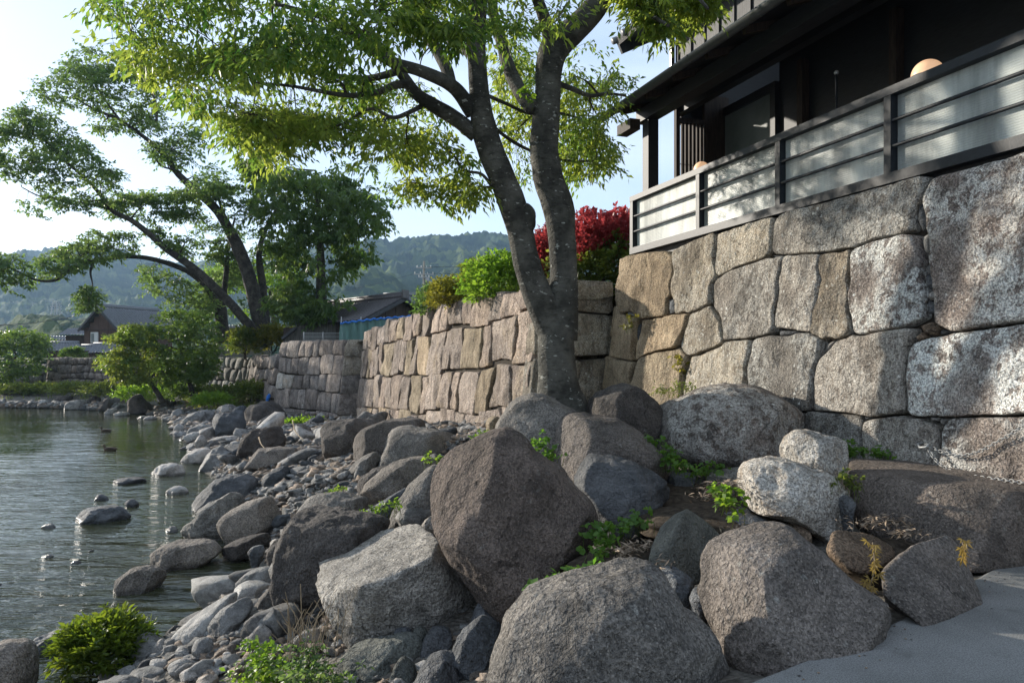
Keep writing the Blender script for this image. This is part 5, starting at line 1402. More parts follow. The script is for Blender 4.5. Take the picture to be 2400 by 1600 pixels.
mb = MB(); mb.tube([Q8(1480,305,-0.1), Q8(1490,312,0.08), Q8(1520,330,0.12), Q8(1552,328,0.12), Q8(1560,312,0.10)], 0.012, 8); mb.add('rod', M['galv'], hk, True)

# ------------------------------------------------------------------ houses and sheds behind
def tile_roof(name, mat, parent, e0, e1, r0, r1, period=0.30, rows=None, thick=0.10):
    """tiled slope between eave e0-e1 and ridge r0-r1: rolled ribs and stepped courses"""
    e0, e1, r0, r1 = (np.array(x, float) for x in (e0, e1, r0, r1))
    L = max(np.linalg.norm(e1 - e0), np.linalg.norm(r1 - r0)); Sx = np.linalg.norm(r0 - e0)
    nr = int(L / period); rows = rows or max(4, int(Sx / 0.30))
    nn = np.cross(e1 - e0, r0 - e0); nn /= np.linalg.norm(nn); nn *= np.sign(nn[2])
    A = np.linspace(0, 1, nr * 6 + 1); V = []; B = []
    for j in range(rows):
        for e in (0.0, 0.985):
            B.append(((j + e) / rows, 0.035 * (1 - e)))
    for b, st in B:
        p = (e0 + (e1 - e0) * A[:, None]) * (1 - b) + (r0 + (r1 - r0) * A[:, None]) * b
        wv = 0.045 * np.sin(A * nr * 2 * np.pi) + 0.02 * np.sin(A * nr * 4 * np.pi + 0.8)
        V.append(p + nn * (wv + st)[:, None])
    V = np.vstack(V); F_ = grid_faces(len(A), len(B))
    return add(name, V, F_, mat, parent, True)

def gable_house(name, label, apex, rdir, rl, hw, drop, zbase, wallm, roofm, over=0.5, plank_w=0.35, back_over=0.4):
    """apex: near gable top; rdir: ridge direction going away; hw: half span at the eaves"""
    apex = np.array(apex, float); r = np.array([rdir[0], rdir[1], 0.0]); r /= np.linalg.norm(r)
    g = np.array([r[1], -r[0], 0.0])
    h = empty(name, (apex[0], apex[1], zbase), label, 'house')
    R0_, R1_ = apex - r * over, apex + r * (rl + back_over)
    for sg in (-1, 1):
        e0 = R0_ + g * sg * hw - up * drop; e1 = R1_ + g * sg * hw - up * drop
        rf = tile_roof('roof_slope', roofm, h, e0, e1, R0_, R1_)
        mb = MB(); d = (R0_ - e0) / 2; nn = np.cross(d / np.linalg.norm(d), r); nn *= np.sign(nn[2])
        mb.box((R0_ + e0) / 2 - nn * 0.10, d, r * 0.04, nn * 0.10); mb.add('bargeboard', M['board'], rf)
    mb = MB(); mb.tube([R0_ + up * 0.10, R1_ + up * 0.10], 0.13, 8); mb.tube([R0_ + up * 0.24, R1_ + up * 0.24], 0.08, 8); mb.add('ridge', roofm, h, True)
    mb = MB(); mb.box(R0_ + up * 0.16 - r * 0.05, r * 0.06, g * 0.20, up * 0.22); mb.add('ridge_end_tile', roofm, h)
    # gable front in planks, side walls
    w2 = hw - 0.45; k = max(4, int(2 * w2 / plank_w))
    for j in range(k):
        a, b = -w2 + 2 * w2 * j / k, -w2 + 2 * w2 * (j + 1) / k
        ztop = min(apex[2] - 0.14 - drop * abs(a) / hw, apex[2] - 0.14 - drop * abs(b) / hw)
        V = [apex + g * a, apex + g * (b - 0.015)]; off = r * (0.02 * (j % 2))
        V = [np.array([p[0], p[1], z]) + off + r * dd for p in V for z in (zbase, ztop) for dd in (0, 0.05)]
        add('plank', V, [(0, 4, 6, 2), (1, 3, 7, 5), (2, 6, 7, 3), (0, 1, 5, 4), (0, 2, 3, 1), (4, 5, 7, 6)], wallm, h)
    zt = apex[2] - drop + 0.15
    for sg in (-1, 1):
        mb = MB(); c = apex + r * rl / 2 + g * sg * w2
        mb.box((c[0], c[1], (zt + zbase) / 2), r * rl / 2, g * 0.06, up * (zt - zbase) / 2); mb.add('side_wall', wallm, h)
    mb = MB(); c = apex + r * (rl - 0.05); mb.box((c[0], c[1], (zt + zbase) / 2), r * 0.05, g * w2, up * (zt - zbase) / 2); mb.add('end_wall', wallm, h)
    return h, r, g

# left: two-storey wooden house over the rubble wall
lh, lr, lg = gable_house('wooden_house', 'two storey brown wooden house with grey tiled gable above the rubble wall', P(237, 719, 70), (0.34, 0.94), 6.5, 2.55, 2.2, 1.4, M['brownboard'], M['rooftile'], 0.4, 0.55)
def front_panel(name, parent, org, r, g, a0, a1, z0, z1, d0, d1, mat):
    mb = MB(); c = np.array([org[0], org[1], 0]) + g * (a0 + a1) / 2 + r * (d0 + d1) / 2; c[2] = (z0 + z1) / 2
    mb.box(c, g * (a1 - a0) / 2, r * (d1 - d0) / 2, up * (z1 - z0) / 2); return mb.add(name, mat, parent)
ap = P(237, 719, 70)
zz = lambda v, Y=70: EYE + (CV - v) / F * Y
front_panel('tie_beam', lh, ap, lr, lg, -2.2, 2.2, zz(774), zz(772), -0.06, -0.01, M['darkwood'])
wn = front_panel('window', lh, ap, lr, lg, -1.25, -0.30, zz(803), zz(778), -0.07, -0.02, M['whiteframe'])
front_panel('pane', wn, ap, lr, lg, -1.18, -0.80, zz(801), zz(781), -0.085, -0.072, M['pane'])
front_panel('pane', wn, ap, lr, lg, -0.75, -0.37, zz(801), zz(781), -0.085, -0.072, M['whiteframe'])
# lean-to roofs in front of it
for k, (u0, u1, vr, ve, Yr, Ye) in enumerate([(118, 185, 803, 822, 68.6, 66.8), (192, 268, 810, 828, 69.0, 67.0), (220, 300, 806, 826, 68.2, 66.0)]):
    rf = tile_roof('lean_to_roof', M['rooftile'], lh, P(u0 - 12, ve, Ye), P(u1 + 12, ve, Ye), P(u0, vr, Yr), P(u1, vr, Yr), 0.3)
    mb = MB(); mb.tube([P(u0, vr - 1, Yr), P(u1, vr - 1, Yr)], 0.14, 8); mb.add('ridge', M['rooftile'], rf, True)
mb = MB(); mb.aabb((P(130, 822, 67.3)[0], 67.2, 1.2), (P(300, 822, 67.3)[0], 67.35, P(130, 822, 67.3)[2])); mb.add('lower_wall', M['brownboard'], lh)
lh2 = empty('annex_house', P(170, 840, 74), 'low grey roofed annex left of the brown wooden house', 'house')
tile_roof('roof_slope', M['rooftile'], lh2, P(137, 784, 71.8), P(205, 784, 71.8), P(160, 770, 74), P(200, 768, 74), 0.3)
mb = MB(); mb.aabb((P(155, 790, 72.6)[0], 72.5, 1.2), (P(205, 790, 72.6)[0], 72.7, P(150, 786, 72.6)[2])); mb.add('wall', M['darkwood'], lh2)
mb = MB(); mb.aabb((P(96, 790, 76)[0], 76.5, 1.2), (P(158, 790, 76)[0], 76.7, P(150, 796, 76.5)[2])); mb.add('garden_wall', M['darkwood'], lh2)
tile_roof('wall_roof', M['rooftile'], lh2, P(90, 797, 75.8), P(160, 797, 75.8), P(92, 787, 77), P(160, 787, 77), 0.3)

# right: dark tiled house behind the long wall
rh, rr_, rg = gable_house('tiled_house', 'dark brown tiled house with plank gable behind the blue and green net', P(940, 697, 40), (-0.68, 0.73), 7.5, 2.7, 1.35, 2.0, M['darkwood'], M['rooftile2'], 0.35, 0.32)
bh, br_, bg = gable_house('grey_roofed_house', 'grey tiled roof showing behind the dark house by the utility pole', P(1040, 692, 62), (-0.97, 0.22), 5.0, 3.6, 2.6, 1.6, M['plank'], M['rooftile'], 0.4, 0.5)
# plank shed to its left
sh = empty('plank_shed', P(740, 800, 41), 'weathered grey plank shed behind the bastion', 'shed')
for j in range(34):
    u0 = 668 + j * 4.1; u1 = u0 + 3.8
    zt = EYE + (CV - np.interp(u0, [668, 690, 715, 810], [786, 766, 760, 754])) / F * 40.5
    add('plank', [P(u0, 810, 40.5 + 0.02 * (j % 2)), P(u1, 810, 40.5 + 0.02 * (j % 2))] + [np.array([P(u, 810, 40.5)[0], 40.5 + 0.02 * (j % 2), zt]) for u in (u1, u0)]
        + [P(u0, 810, 40.58), P(u1, 810, 40.58)] + [np.array([P(u, 810, 40.58)[0], 40.58, zt]) for u in (u1, u0)],
        [(0, 1, 2, 3), (5, 4, 7, 6), (1, 5, 6, 2), (4, 0, 3, 7), (3, 2, 6, 7), (0, 4, 5, 1)], M['plank'], sh)
tile_roof('roof_slope', M['rooftile2'], sh, P(700, 762, 40.0), P(815, 752, 40.0), P(715, 752, 43.5), P(830, 742, 43.5), 0.32)
mb = MB(); a, b = P(662, 793, 40.2), P(694, 768, 40.2); d = (b - a) / 2; mb.box((a + b) / 2, d, (0, 0.15, 0), np.cross(d / np.linalg.norm(d), (0, 1, 0)) * 0.07); mb.add('sloping_eave', M['board'], sh)
mb = MB(); mb.aabb((P(668, 800, 41)[0], 40.7, 1.4), (P(812, 800, 41)[0], 43.5, P(700, 768, 41)[2])); mb.add('inner_wall', M['darkwood'], sh)
# concrete garden wall with a lean tiled roof behind, under the big trees
gw = empty('concrete_wall', P(560, 820, 50), 'pale concrete garden wall between the big tree trunks', 'wall')
mb = MB(); mb.box((P(560, 800, 50)[0], 50.5, P(560, 800, 50.5)[2]), (1.9, 0.25, 0), (0, 0.1, 0), up * 0.95); mb.add('wall_slab', M['concrete'], gw)
mb = MB(); mb.box((P(560, 800, 50)[0], 50.5, P(560, 775, 50.5)[2]), (2.0, 0.26, 0), (0, 0.16, 0), up * 0.06); mb.add('coping', M['concrete'], gw)
gh = empty('low_house', P(545, 800, 58), 'low grey tiled roof glimpsed between the big tree trunks', 'house')
tile_roof('roof_slope', M['rooftile'], gh, P(500, 785, 56), P(590, 780, 56), P(510, 762, 59), P(572, 762, 59), 0.3)
mb = MB(); mb.aabb((P(505, 790, 57)[0], 56.8, 1.4), (P(585, 790, 57)[0], 57.0, P(505, 783, 57)[2])); mb.add('wall', M['plank'], gh)

# net screen with blue top edge, pipe posts, mesh fence
net = empty('net_screen', P(890, 790, 37.5), 'pale green netting with a bunched blue top edge hung in front of the dark house', 'net')
def net_mat(name, col, a):
    m, nt, out = new_mat(name)
    d = N(nt, "ShaderNodeBsdfDiffuse"); d.inputs['Color'].default_value = C4(col)
    t = N(nt, "ShaderNodeBsdfTranslucent"); t.inputs['Color'].default_value = C4(col)
    tr = N(nt, "ShaderNodeBsdfTransparent")
    x = N(nt, "ShaderNodeMixShader"); x.inputs[0].default_value = 0.4; nt.links.new(d.outputs[0], x.inputs[1]); nt.links.new(t.outputs[0], x.inputs[2])
    y = N(nt, "ShaderNodeMixShader"); y.inputs[0].default_value = a; nt.links.new(x.outputs[0], y.inputs[1]); nt.links.new(tr.outputs[0], y.inputs[2])
    nt.links.new(y.outputs[0], out.inputs['Surface'])
    return m
M['net'] = net_mat('green_netting', (0.26, 0.46, 0.42), 0.32)
M['bluenet'] = plain_mat('blue_sheet', (0.03, 0.16, 0.52), 0.5, 0.3)
uu = np.linspace(797, 1000, 60); V = []
for i, u in enumerate(uu):
    Y = 37.6 + 0.10 * math.sin(i * 1.1) + 0.06 * math.sin(i * 2.7)
    vt = np.interp(u, [797, 830, 880, 985, 1000], [756, 752, 746, 738, 736]) + 0.8 * math.sin(i * 0.9)
    for f in np.linspace(0, 1, 8):
        V.append(P(u - 3.0 * f * (1 if i < 3 else 0), vt + (806 - vt) * f, Y + 0.05 * math.sin(i * 1.7 + 3 * f)))
add('netting', V, grid_faces(8, 60), M['net'], net, True)
V = []
for i, u in enumerate(uu):
    Y = 37.5 + 0.10 * math.sin(i * 1.1)
    vt = np.interp(u, [797, 830, 880, 985, 1000], [756, 752, 746, 738, 736])
    for f in np.linspace(0, 2 * math.pi, 7)[:-1]:
        V.append(P(u, vt + 1.5 + 3.0 * math.sin(i * 1.3) * 0.5 + 2.6 * math.sin(f), Y + 0.07 * math.cos(f)))
Fc = [(6 * i + j, 6 * i + (j + 1) % 6, 6 * i + 6 + (j + 1) % 6, 6 * i + 6 + j) for i in range(59) for j in range(6)]
add('blue_edge', V, Fc, M['bluenet'], net, True)
for u in (800, 846, 900, 955):
    mb = MB(); mb.tube([P(u, 808, 37.75), P(u, 742, 37.75)], 0.03, 6); mb.add('post', M['galv'], net, True)
mf = empty('mesh_fence', P(760, 800, 38.5), 'galvanised wire mesh fence on top of the bastion', 'fence')
for u in (712, 757, 803):
    mb = MB(); mb.tube([P(u, 806, 38.4), P(u, 778, 38.4)], 0.035, 6); mb.add('post', M['galv'], mf, True)
mb = MB()
for k in range(46): mb.tube([P(712 + k * 2, 806, 38.4), P(712 + k * 2, 780, 38.4)], 0.008, 3)
for v in (780, 789, 798): mb.tube([P(712, v, 38.4), P(803, v, 38.4)], 0.010, 3)
o = mb.add('wire_mesh', M['galv'], mf)

# utility pole and its lines, a far pylon
pole = empty('utility_pole', P(994, 790, 75), 'concrete utility pole with crossarms against the hills', 'pole')
pz = lambda v: P(994, v, 75)
mb = MB(); mb.tube([pz(800), pz(612)], [0.19, 0.11], 10); mb.add('shaft', M['concrete'], pole, True)
for v, w in ((628, 0.75), (643, 1.0), (650, 0.55)):
    c = pz(v); mb = MB(); mb.box(c + np.array([0, -0.14, 0]), (w, 0.15, 0), (0, 0.05, 0), (0, 0, 0.05)); arm = mb.add('crossarm', M['galv'], pole)
    for x in (-0.9, -0.35, 0.35, 0.9):
        mb = MB(); q = c + np.array([w * x, -0.14 + 0.15 * x, 0.05]); mb.tube([q, q + up * 0.18], [0.05, 0.035], 6); mb.add('insulator', M['whiteframe'], arm)
mb = MB(); mb.tube([pz(664) + np.array([0.32, -0.1, 0]), pz(652) + np.array([0.32, -0.1, 0])], 0.2, 10); mb.add('transformer', M['galv'], pole, True)
def wire(a, b, sag, label, r=0.018):
    a, b = np.array(a), np.array(b); t = np.linspace(0, 1, 25)[:, None]
    p = a * (1 - t) + b * t; p[:, 2] -= sag * 4 * (t[:, 0] * (1 - t[:, 0]))
    V, Fc = tube_geo(p, r, 4); o = add('power_line', V, Fc, M['metal'], None, True); tag(o, label, 'power line')
wire(pz(626) + np.array([0.5, -.2, 0]), P(2100, 560, 95), 1.0, 'topmost wire running from the pole crossarm behind the house')
wire(pz(641) + np.array([0.8, -.2, 0]), P(2100, 590, 95), 1.2, 'middle wire running from the lower crossarm behind the house')
wire(pz(641) + np.array([-0.8, -.2, 0]), P(250, 725, 95), 1.6, 'wire running from the pole past the wooden house roof')
wire(P(322, 726, 82), P(620, 733, 82), 0.3, 'pale wire stretched between the wooden house and the big trees', 0.03)
wire(P(-160, 752, 95), P(176, 741, 95), 0.8, 'pale wire crossing low in front of the wooded slope', 0.04)
py = empty('lattice_pylon', P(131, 740, 420), 'faint lattice pylon on the wooded slope', 'pylon')
for sx in (-1, 1):
    for sy in (-1, 1):
        mb = MB(); mb.tube([P(131, 742, 420) + np.array([sx * 2.6, sy * 2.6, -6]), P(131, 706, 420) + np.array([sx * 0.9, sy * 0.9, 0])], 0.28, 4); mb.add('leg', M['galv'], py)
mb = MB()
for v in (712, 718, 724):
    mb.box(P(131, v, 420), (3.2, 0, 0), (0, 0.2, 0), (0, 0, 0.25))
mb.add('crossarm', M['galv'], py)
# ------------------------------------------------------------------ vegetation
vr_ = np.random.default_rng(99)
def nrmz(a): return a / (np.linalg.norm(a, axis=-1, keepdims=True) + 1e-9)
def leaf_sprays(C, nleaf=9, L=0.4, leaf=0.09, width=0.26, droop=0.35, jit=0.3, dirs=None, hang=0.25):
    """sprays of alternate leaves: C (n,3) spray origins -> vertices and triangles (each leaf two folded halves)"""
    n = len(C); r = vr_
    a = r.uniform(0, 2 * np.pi, n); d = r.normal(droop, 0.3, n)
    s = np.stack([np.cos(a) * np.cos(d), np.sin(a) * np.cos(d), -np.sin(d)], 1)
    if dirs is not None: s = nrmz(dirs + 0.45 * s)
    b = nrmz(np.cross(s, np.array([0, 0, 1.0])) + 0.3 * r.normal(size=(n, 3))); b = nrmz(b - s * (b * s).sum(1, keepdims=True))
    nn = np.cross(b, s)
    nn *= np.where(nn[:, 2:3] < 0, -1, 1)
    Vs = []
    for k in range(nleaf):
        t = (k + 0.5) / nleaf; sg = 1 if k % 2 else -1
        ang = r.normal(0.85, 0.22, (n, 1)) * (1 - 0.45 * t)
        q = nrmz(s * np.cos(ang) + b * sg * np.sin(ang) + jit * r.normal(size=(n, 3)) + np.array([0, 0, -hang]))
        m = nrmz(nn + 0.45 * r.normal(size=(n, 3)))
        w = nrmz(np.cross(q, m)); m = np.cross(w, q)
        l = leaf * r.uniform(0.65, 1.25, (n, 1))
        p = C + s * (t - 0.2) * L + 0.06 * L * r.normal(size=(n, 3))
        mid = p + q * l * 0.45
        Vs.append(np.stack([p, mid + w * l * width + m * l * 0.06, p + q * l + np.array([0, 0, -0.12]) * l, mid - w * l * width + m * l * 0.06], 1))
    V = np.concatenate(Vs, 0).reshape(-1, 3)
    i = np.arange(len(V) // 4) * 4
    F_ = np.concatenate([np.stack([i, i + 1, i + 2], 1), np.stack([i, i + 2, i + 3], 1)])
    return V, F_

def in_poly(q, poly):
    x, y = q[:, 0], q[:, 1]; inside = np.zeros(len(q), bool); n = len(poly); j = n - 1
    for i in range(n):
        xi, yi = poly[i]; xj, yj = poly[j]
        c = ((yi > y) != (yj > y)) & (x < (xj - xi) * (y - yi) / (yj - yi + 1e-12) + xi)
        inside ^= c; j = i
    return inside
def region(poly, Y0, Y1, n, thr=-0.12, fr=0.9, seed=0, flat=2.2):
    """n points filling the volume behind an outline between two distances, in layered clumps"""
    poly = np.array(poly, float); lo, hi = poly.min(0), poly.max(0); out = []; got = 0; it = 0
    while got < n and it < 60:
        it += 1
        q = vr_.uniform(lo, hi, (n * 2, 2)); q = q[in_poly(q, poly)]
        if not len(q): continue
        Y = vr_.uniform(Y0, Y1, len(q))
        p = np.stack([(q[:, 0] - CU) / F * Y, Y, EYE - (q[:, 1] - CV) / F * Y], 1)
        keep = fbm(p * fr * np.array([1, 1, flat]) + 31.7 * seed, 2, seed) > thr
        out.append(p[keep]); got += int(keep.sum())
    return np.vstack(out)[:n]

class Tree:
    def __init__(s, name, label, base, cat='tree', group=None, bark='bark'):
        s.o = empty(name, base, label, cat, group); s.nodes = []; s.bark = bark; s.tv = []; s.tf = []; s.tn = 0
    def stem(s, name, pts, Ys, rpx, k=7, n=14, rough=0.10, scale=1.96):
        """pts in photo pixels, rpx radii in zoomed pixels"""
        Ys = np.full(len(pts), Ys, float) if np.isscalar(Ys) else np.asarray(Ys, float)
        rp = np.full(len(pts), rpx, float) if np.isscalar(rpx) else np.asarray(rpx, float)
        w = np.array([np.r_[P(u, v, y), r / scale / F * y] for (u, v), y, r in zip(pts, Ys, rp)])
        q = spline(w, k); c = q[:, :3].copy(); rad = np.maximum(q[:, 3], 0.004)
        V, Fc = tube_geo(c, rad, n, True, rough, len(s.nodes))
        add(name, V, Fc, M[s.bark], s.o, True)
        s.nodes += [np.r_[p, rr] for p, rr in zip(c, rad)]
    def grow(s, pts3, r0, r1, k=5, n=5):
        q = spline(np.asarray(pts3), k); rad = np.linspace(r0, r1, len(q))
        V, Fc = tube_geo(q, rad, n, False)
        s.tv.append(V); s.tf += [tuple(i + s.tn for i in f) for f in Fc]; s.tn += len(V)
        return q
    def limbs(s, targets, r0=0.03, r1=0.006, sag=0.12, maxd=6.0, n=5):
        for t in targets:
            Nn = np.array(s.nodes); d = np.linalg.norm(Nn[:, :3] - t, axis=1) + 0.35 * np.maximum(0, Nn[:, 2] - t[2])
            j = int(np.argmin(d)); a = Nn[j, :3]; ln = np.linalg.norm(t - a)
            if ln > maxd or ln < 0.05: continue
            m1 = a * 0.65 + t * 0.35 + np.array([0, 0, sag * ln]) + vr_.normal(0, 0.05 * ln, 3); m2 = a * 0.3 + t * 0.7 + np.array([0, 0, sag * ln * 0.8]) + vr_.normal(0, 0.05 * ln, 3)
            ra = min(r0, Nn[j, 3] * 0.8)
            q = s.grow([a, m1, m2, t], ra, min(r1, ra), 5, n)
            rad = np.linspace(ra, r1, len(q))
            s.nodes += [np.r_[p, rr] for p, rr in zip(q[2:], rad[2:])]
    def twigs(s, C, frac=0.5, maxd=1.2, r=0.004, seg=2):
        Nn = np.array(s.nodes)[:, :3]
        for c in C[vr_.random(len(C)) < frac]:
            d = np.linalg.norm(Nn - c, axis=1); j = int(np.argmin(d))
            if d[j] > maxd or d[j] < 0.02: continue
            m = (Nn[j] + c) / 2 + vr_.normal(0, 0.08 * d[j], 3) + np.array([0, 0, 0.08 * d[j]])
            s.grow([Nn[j], m, c], r, r * 0.6, 2, 3)
    def finish(s, C, mat, crown='crown', **kw):
        if s.tv:
            tw = add('twig', np.vstack(s.tv), s.tf, M['twig'], s.o, True); tw['kind'] = 'stuff'; s.tv = []; s.tf = []; s.tn = 0
        V, F_ = leaf_sprays(C, **kw)
        add(crown, V, F_, M[mat], s.o, False)

# ---- the forked zelkova in front
zk = Tree('zelkova_tree', 'forked grey trunked zelkova with bright yellow green leaves rising from the boulders', P(1328, 1165, 9.4))
Yt = 9.4
zk.stem('trunk', [(1330, 1170), (1324, 1030), (1318, 960), (1310, 920), (1306, 860), (1303, 800), (1300, 760)] , Yt, [190, 150, 122, 102, 88, 83, 76], 7, 26, 0.06)
zk.stem('stem', Z2([(1178, 1560), (1135, 1440), (1085, 1320), (1045, 1200), (1022, 1080), (985, 950), (935, 820), (885, 700), (850, 580), (832, 450), (822, 330), (815, 200), (820, 80), (835, -80), (820, -280), (850, -500)]),
        [9.4, 9.4, 9.35, 9.3, 9.28, 9.25, 9.2, 9.2, 9.15, 9.1, 9.1, 9.05, 9.0, 8.95, 8.9, 8.9], [70, 72, 66, 61, 59, 64, 60, 60, 57, 47, 43, 42, 40, 34, 26, 16], 7, 22, 0.08)
zk.stem('stem', Z2([(1200, 1560), (1212, 1400), (1217, 1250), (1208, 1080), (1192, 950), (1150, 830), (1130, 700), (1135, 560), (1145, 420), (1152, 300), (1185, 210), (1262, 140), (1350, 50), (1430, -80), (1500, -300), (1540, -560)]),
        [9.45, 9.45, 9.5, 9.5, 9.5, 9.5, 9.5, 9.5, 9.5, 9.5, 9.5, 9.4, 9.3, 9.2, 9.1, 9.0], [80, 72, 63, 64, 72, 70, 66, 62, 60, 62, 68, 62, 56, 48, 36, 20], 7, 22, 0.08)
# swollen scar on the left stem
D, Fc = ICO[4]
kc = P(*Z2([(1050, 1005)])[0], 9.25)
add('burl', (D * np.array([0.11, 0.12, 0.19])) * (1 + 0.12 * fbm(D * 2.2, 3, 4))[:, None] + kc, Fc, M['bark'], zk.o, True)
B = [
 (Z2([(800,520),(740,430),(690,385),(620,350),(540,320),(440,290),(350,240),(290,190),(200,120),(80,70),(-100,20)]), np.linspace(9.15, 7.6, 11), [36,33,31,29,27,26,24,22,17,13,8]),
 (Z2([(815,620),(740,560),(680,520),(620,485),(540,430),(480,350),(440,300),(390,230),(330,170),(250,130)]), np.linspace(9.2, 8.6, 10), [36,34,34,32,28,25,22,19,15,10]),
 (Z2([(700,400),(680,320),(640,240),(590,160),(550,80),(520,-40),(500,-200)]), np.linspace(9.0, 9.6, 7), [30,28,27,26,24,20,13]),
 (Z2([(500,385),(440,392),(400,410),(330,430),(220,438),(100,420),(-40,395),(-200,380)]), np.linspace(8.9, 7.4, 8), [20,18,15,13,11,9,7,5]),
 (Z2([(470,320),(400,345),(300,362),(180,352),(60,330),(-100,300),(-260,290)]), np.linspace(8.8, 9.8, 7), [20,17,14,13,11,9,6]),
 (Z2([(800,240),(740,215),(690,165),(640,120),(560,40),(480,-80)]), np.linspace(9.1, 10.3, 6), [28,26,25,23,20,14]),
 (Z2([(1075,500),(1030,440),(990,370),(958,290),(935,200),(905,110),(890,0),(900,-150)]), np.linspace(9.4, 10.3, 8), [34,34,32,30,28,25,22,16]),
 (Z2([(880,570),(940,620),(1000,660),(1060,690),(1140,720),(1250,740),(1360,740)]), np.linspace(9.2, 10.6, 7), [9,8,8,7,6,5,4]),
 (Z2([(870,440),(960,480),(1060,520),(1200,520),(1340,560)]), np.linspace(9.2, 10.8, 5), [9,8,7,6,4]),
 (Z2([(1180,380),(1260,410),(1340,440),(1420,430),(1500,440)]), np.linspace(9.5, 10.6, 5), [14,12,9,7,5]),
 (Z2([(1190,240),(1150,150),(1120,60),(1080,-60),(1060,-240)]), np.linspace(9.5, 8.9, 5), [40,34,28,24,16]),
 (Z2([(890,860),(840,800),(760,780),(700,700),(600,640)]), np.linspace(9.2, 9.7, 5), [8,7,6,5,3]),
 (Z2([(560,490),(500,520),(430,540),(330,500),(220,560),(120,600)]), np.linspace(9.0, 8.0, 6), [12,10,9,7,5,4]),
 (Z2([(1400,-40),(1500,10),(1600,60),(1700,120)]), np.linspace(9.2, 8.4, 4), [30,20,12,7]),
 (Z2([(1480,-250),(1600,-200),(1760,-90),(1880,40)]), np.linspace(9.1, 8.2, 4), [28,20,13,7]),
]
for pts, Ys, rp in B:
    zk.stem('limb', pts, Ys, rp, 6, 12, 0.06)
R = []
def reg(poly, Y0, Y1, n, thr=-0.10, seed=0, fr=0.9, flat=2.2): R.append(region(poly, Y0, Y1, n, thr, fr, seed, flat))
# upper left mass
reg([(180,-60),(215,20),(275,55),(262,120),(300,165),(380,190),(420,235),(470,262),(520,235),(560,200),(640,150),(760,110),(900,120),(960,60),(900,-60)], 6.6, 9.0, 720, 0.06, 1, 1.2)
reg([(270,120),(330,165),(400,235),(480,270),(560,270),(640,290),(760,300),(860,290),(900,200),(800,120),(600,110),(400,90)], 7.6, 10.2, 330, 0.10, 2, 1.2)
reg([(470,262),(560,300),(515,325),(560,345),(600,375),(620,420),(680,440),(760,425),(850,420),(895,360),(930,300),(820,280),(680,260)], 7.4, 9.4, 430, 0.08, 3, 1.2)
reg([(820,190),(900,170),(1010,200),(1060,270),(980,330),(880,330)], 9.0, 11.0, 140, 0.05, 4)
# spray left of the leaning stem
reg([(905,350),(930,320),(1010,300),(1090,320),(1120,370),(1090,400),(1010,390),(930,385)], 8.6, 10.0, 150, 0.02, 5, 1.2)
reg([(905,450),(915,420),(1000,415),(1090,410),(1150,450),(1120,470),(1060,490),(980,475)], 8.8, 9.8, 130, 0.0, 6, 1.2)
# behind and between the stems, to the right
reg([(1150,90),(1230,60),(1260,180),(1250,420),(1200,430),(1180,330),(1160,210)], 10.0, 12.2, 260, -0.02, 7)
reg([(1330,110),(1400,90),(1440,130),(1470,190),(1510,185),(1450,230),(1420,290),(1430,330),(1460,380),(1440,395),(1380,400),(1330,430),(1290,400),(1310,250)], 9.9, 12.0, 480, 0.0, 8, 1.2)
# upper right
reg([(1440,-80),(1450,10),(1500,40),(1540,80),(1590,90),(1640,75),(1675,20),(1690,-30),(1690,-90)], 7.6, 9.2, 400, -0.02, 9, 1.2)
reg([(880,-80),(960,60),(1060,60),(1160,110),(1240,80),(1340,40),(1400,-80)], 7.2, 9.4, 420, 0.04, 10, 1.2)
reg([(960,60),(1080,90),(1100,40),(900,30)], 6.8, 8.0, 110, -0.1, 11)
# the part of the crown above the picture
reg([(-100,-80),(1800,-80),(1650,-600),(1200,-850),(600,-750),(100,-420)], 6.5, 12.5, 2300, -0.03, 12, 0.5)
C = np.vstack(R)
zk.limbs(C[vr_.choice(len(C), 260, replace=False)], 0.022, 0.004, 0.10, 3.2)
zk.twigs(C, 0.45, 1.0, 0.0035)
zk.finish(C, 'leaf_main', nleaf=11, L=0.36, leaf=0.092, width=0.19, droop=0.35, hang=0.45)

# ---- pair of old trees leaning over the river
t2 = Tree('leaning_tree', 'old dark trunked tree leaning far out over the river with airy crown', P(610, 802, 45), bark='farbark')
sc = 1.96
t2.stem('trunk', Z1([(1215,1590),(1195,1480),(1165,1350),(1130,1230),(1090,1130),(1050,1050),(1000,970),(940,910),(870,850),(810,790),(770,730),(700,660),(620,600),(540,545),(430,500),(330,440)]), np.linspace(45, 43, 16), [37.4,34.3,31.2,29.6,28.1,23.4,20.3,18.7,16.4,14.0,12.5,10.1,7.8,6.2,4.7,3.1], 5, 12)
t2.stem('trunk', Z1([(1222,1540),(1216,1420),(1205,1300),(1190,1180),(1210,1080),(1260,980),(1330,900)]), np.linspace(45.3, 47, 7), [28.1,20.3,17.2,14.0,10.9,7.8,4.7], 5, 10)
t2.stem('trunk', Z1([(1200,1575),(1170,1520),(1120,1465),(1065,1400),(1000,1335),(940,1275),(860,1210),(760,1140),(680,1070),(600,1010),(520,970),(450,880),(370,800),(300,740),(220,660),(130,600)]), np.linspace(44.6, 41, 16), [26.5,23.4,21.1,20.3,19.5,18.7,17.2,14.8,13.3,11.7,10.9,8.6,7.0,6.2,4.7,3.1], 5, 12)
t2.stem('limb', Z1([(720,560),(715,480),(690,400),(640,330)]), 43, [6.2,5.5,3.9,2.3], 5, 8)
t2.stem('limb', Z1([(640,605),(560,560),(470,440),(400,320)]), 43, [6.2,5.5,3.9,2.3], 5, 8)
t2.stem('limb', Z1([(800,780),(740,760),(680,690)]), 43, [6.2,3.9,2.3], 5, 8)
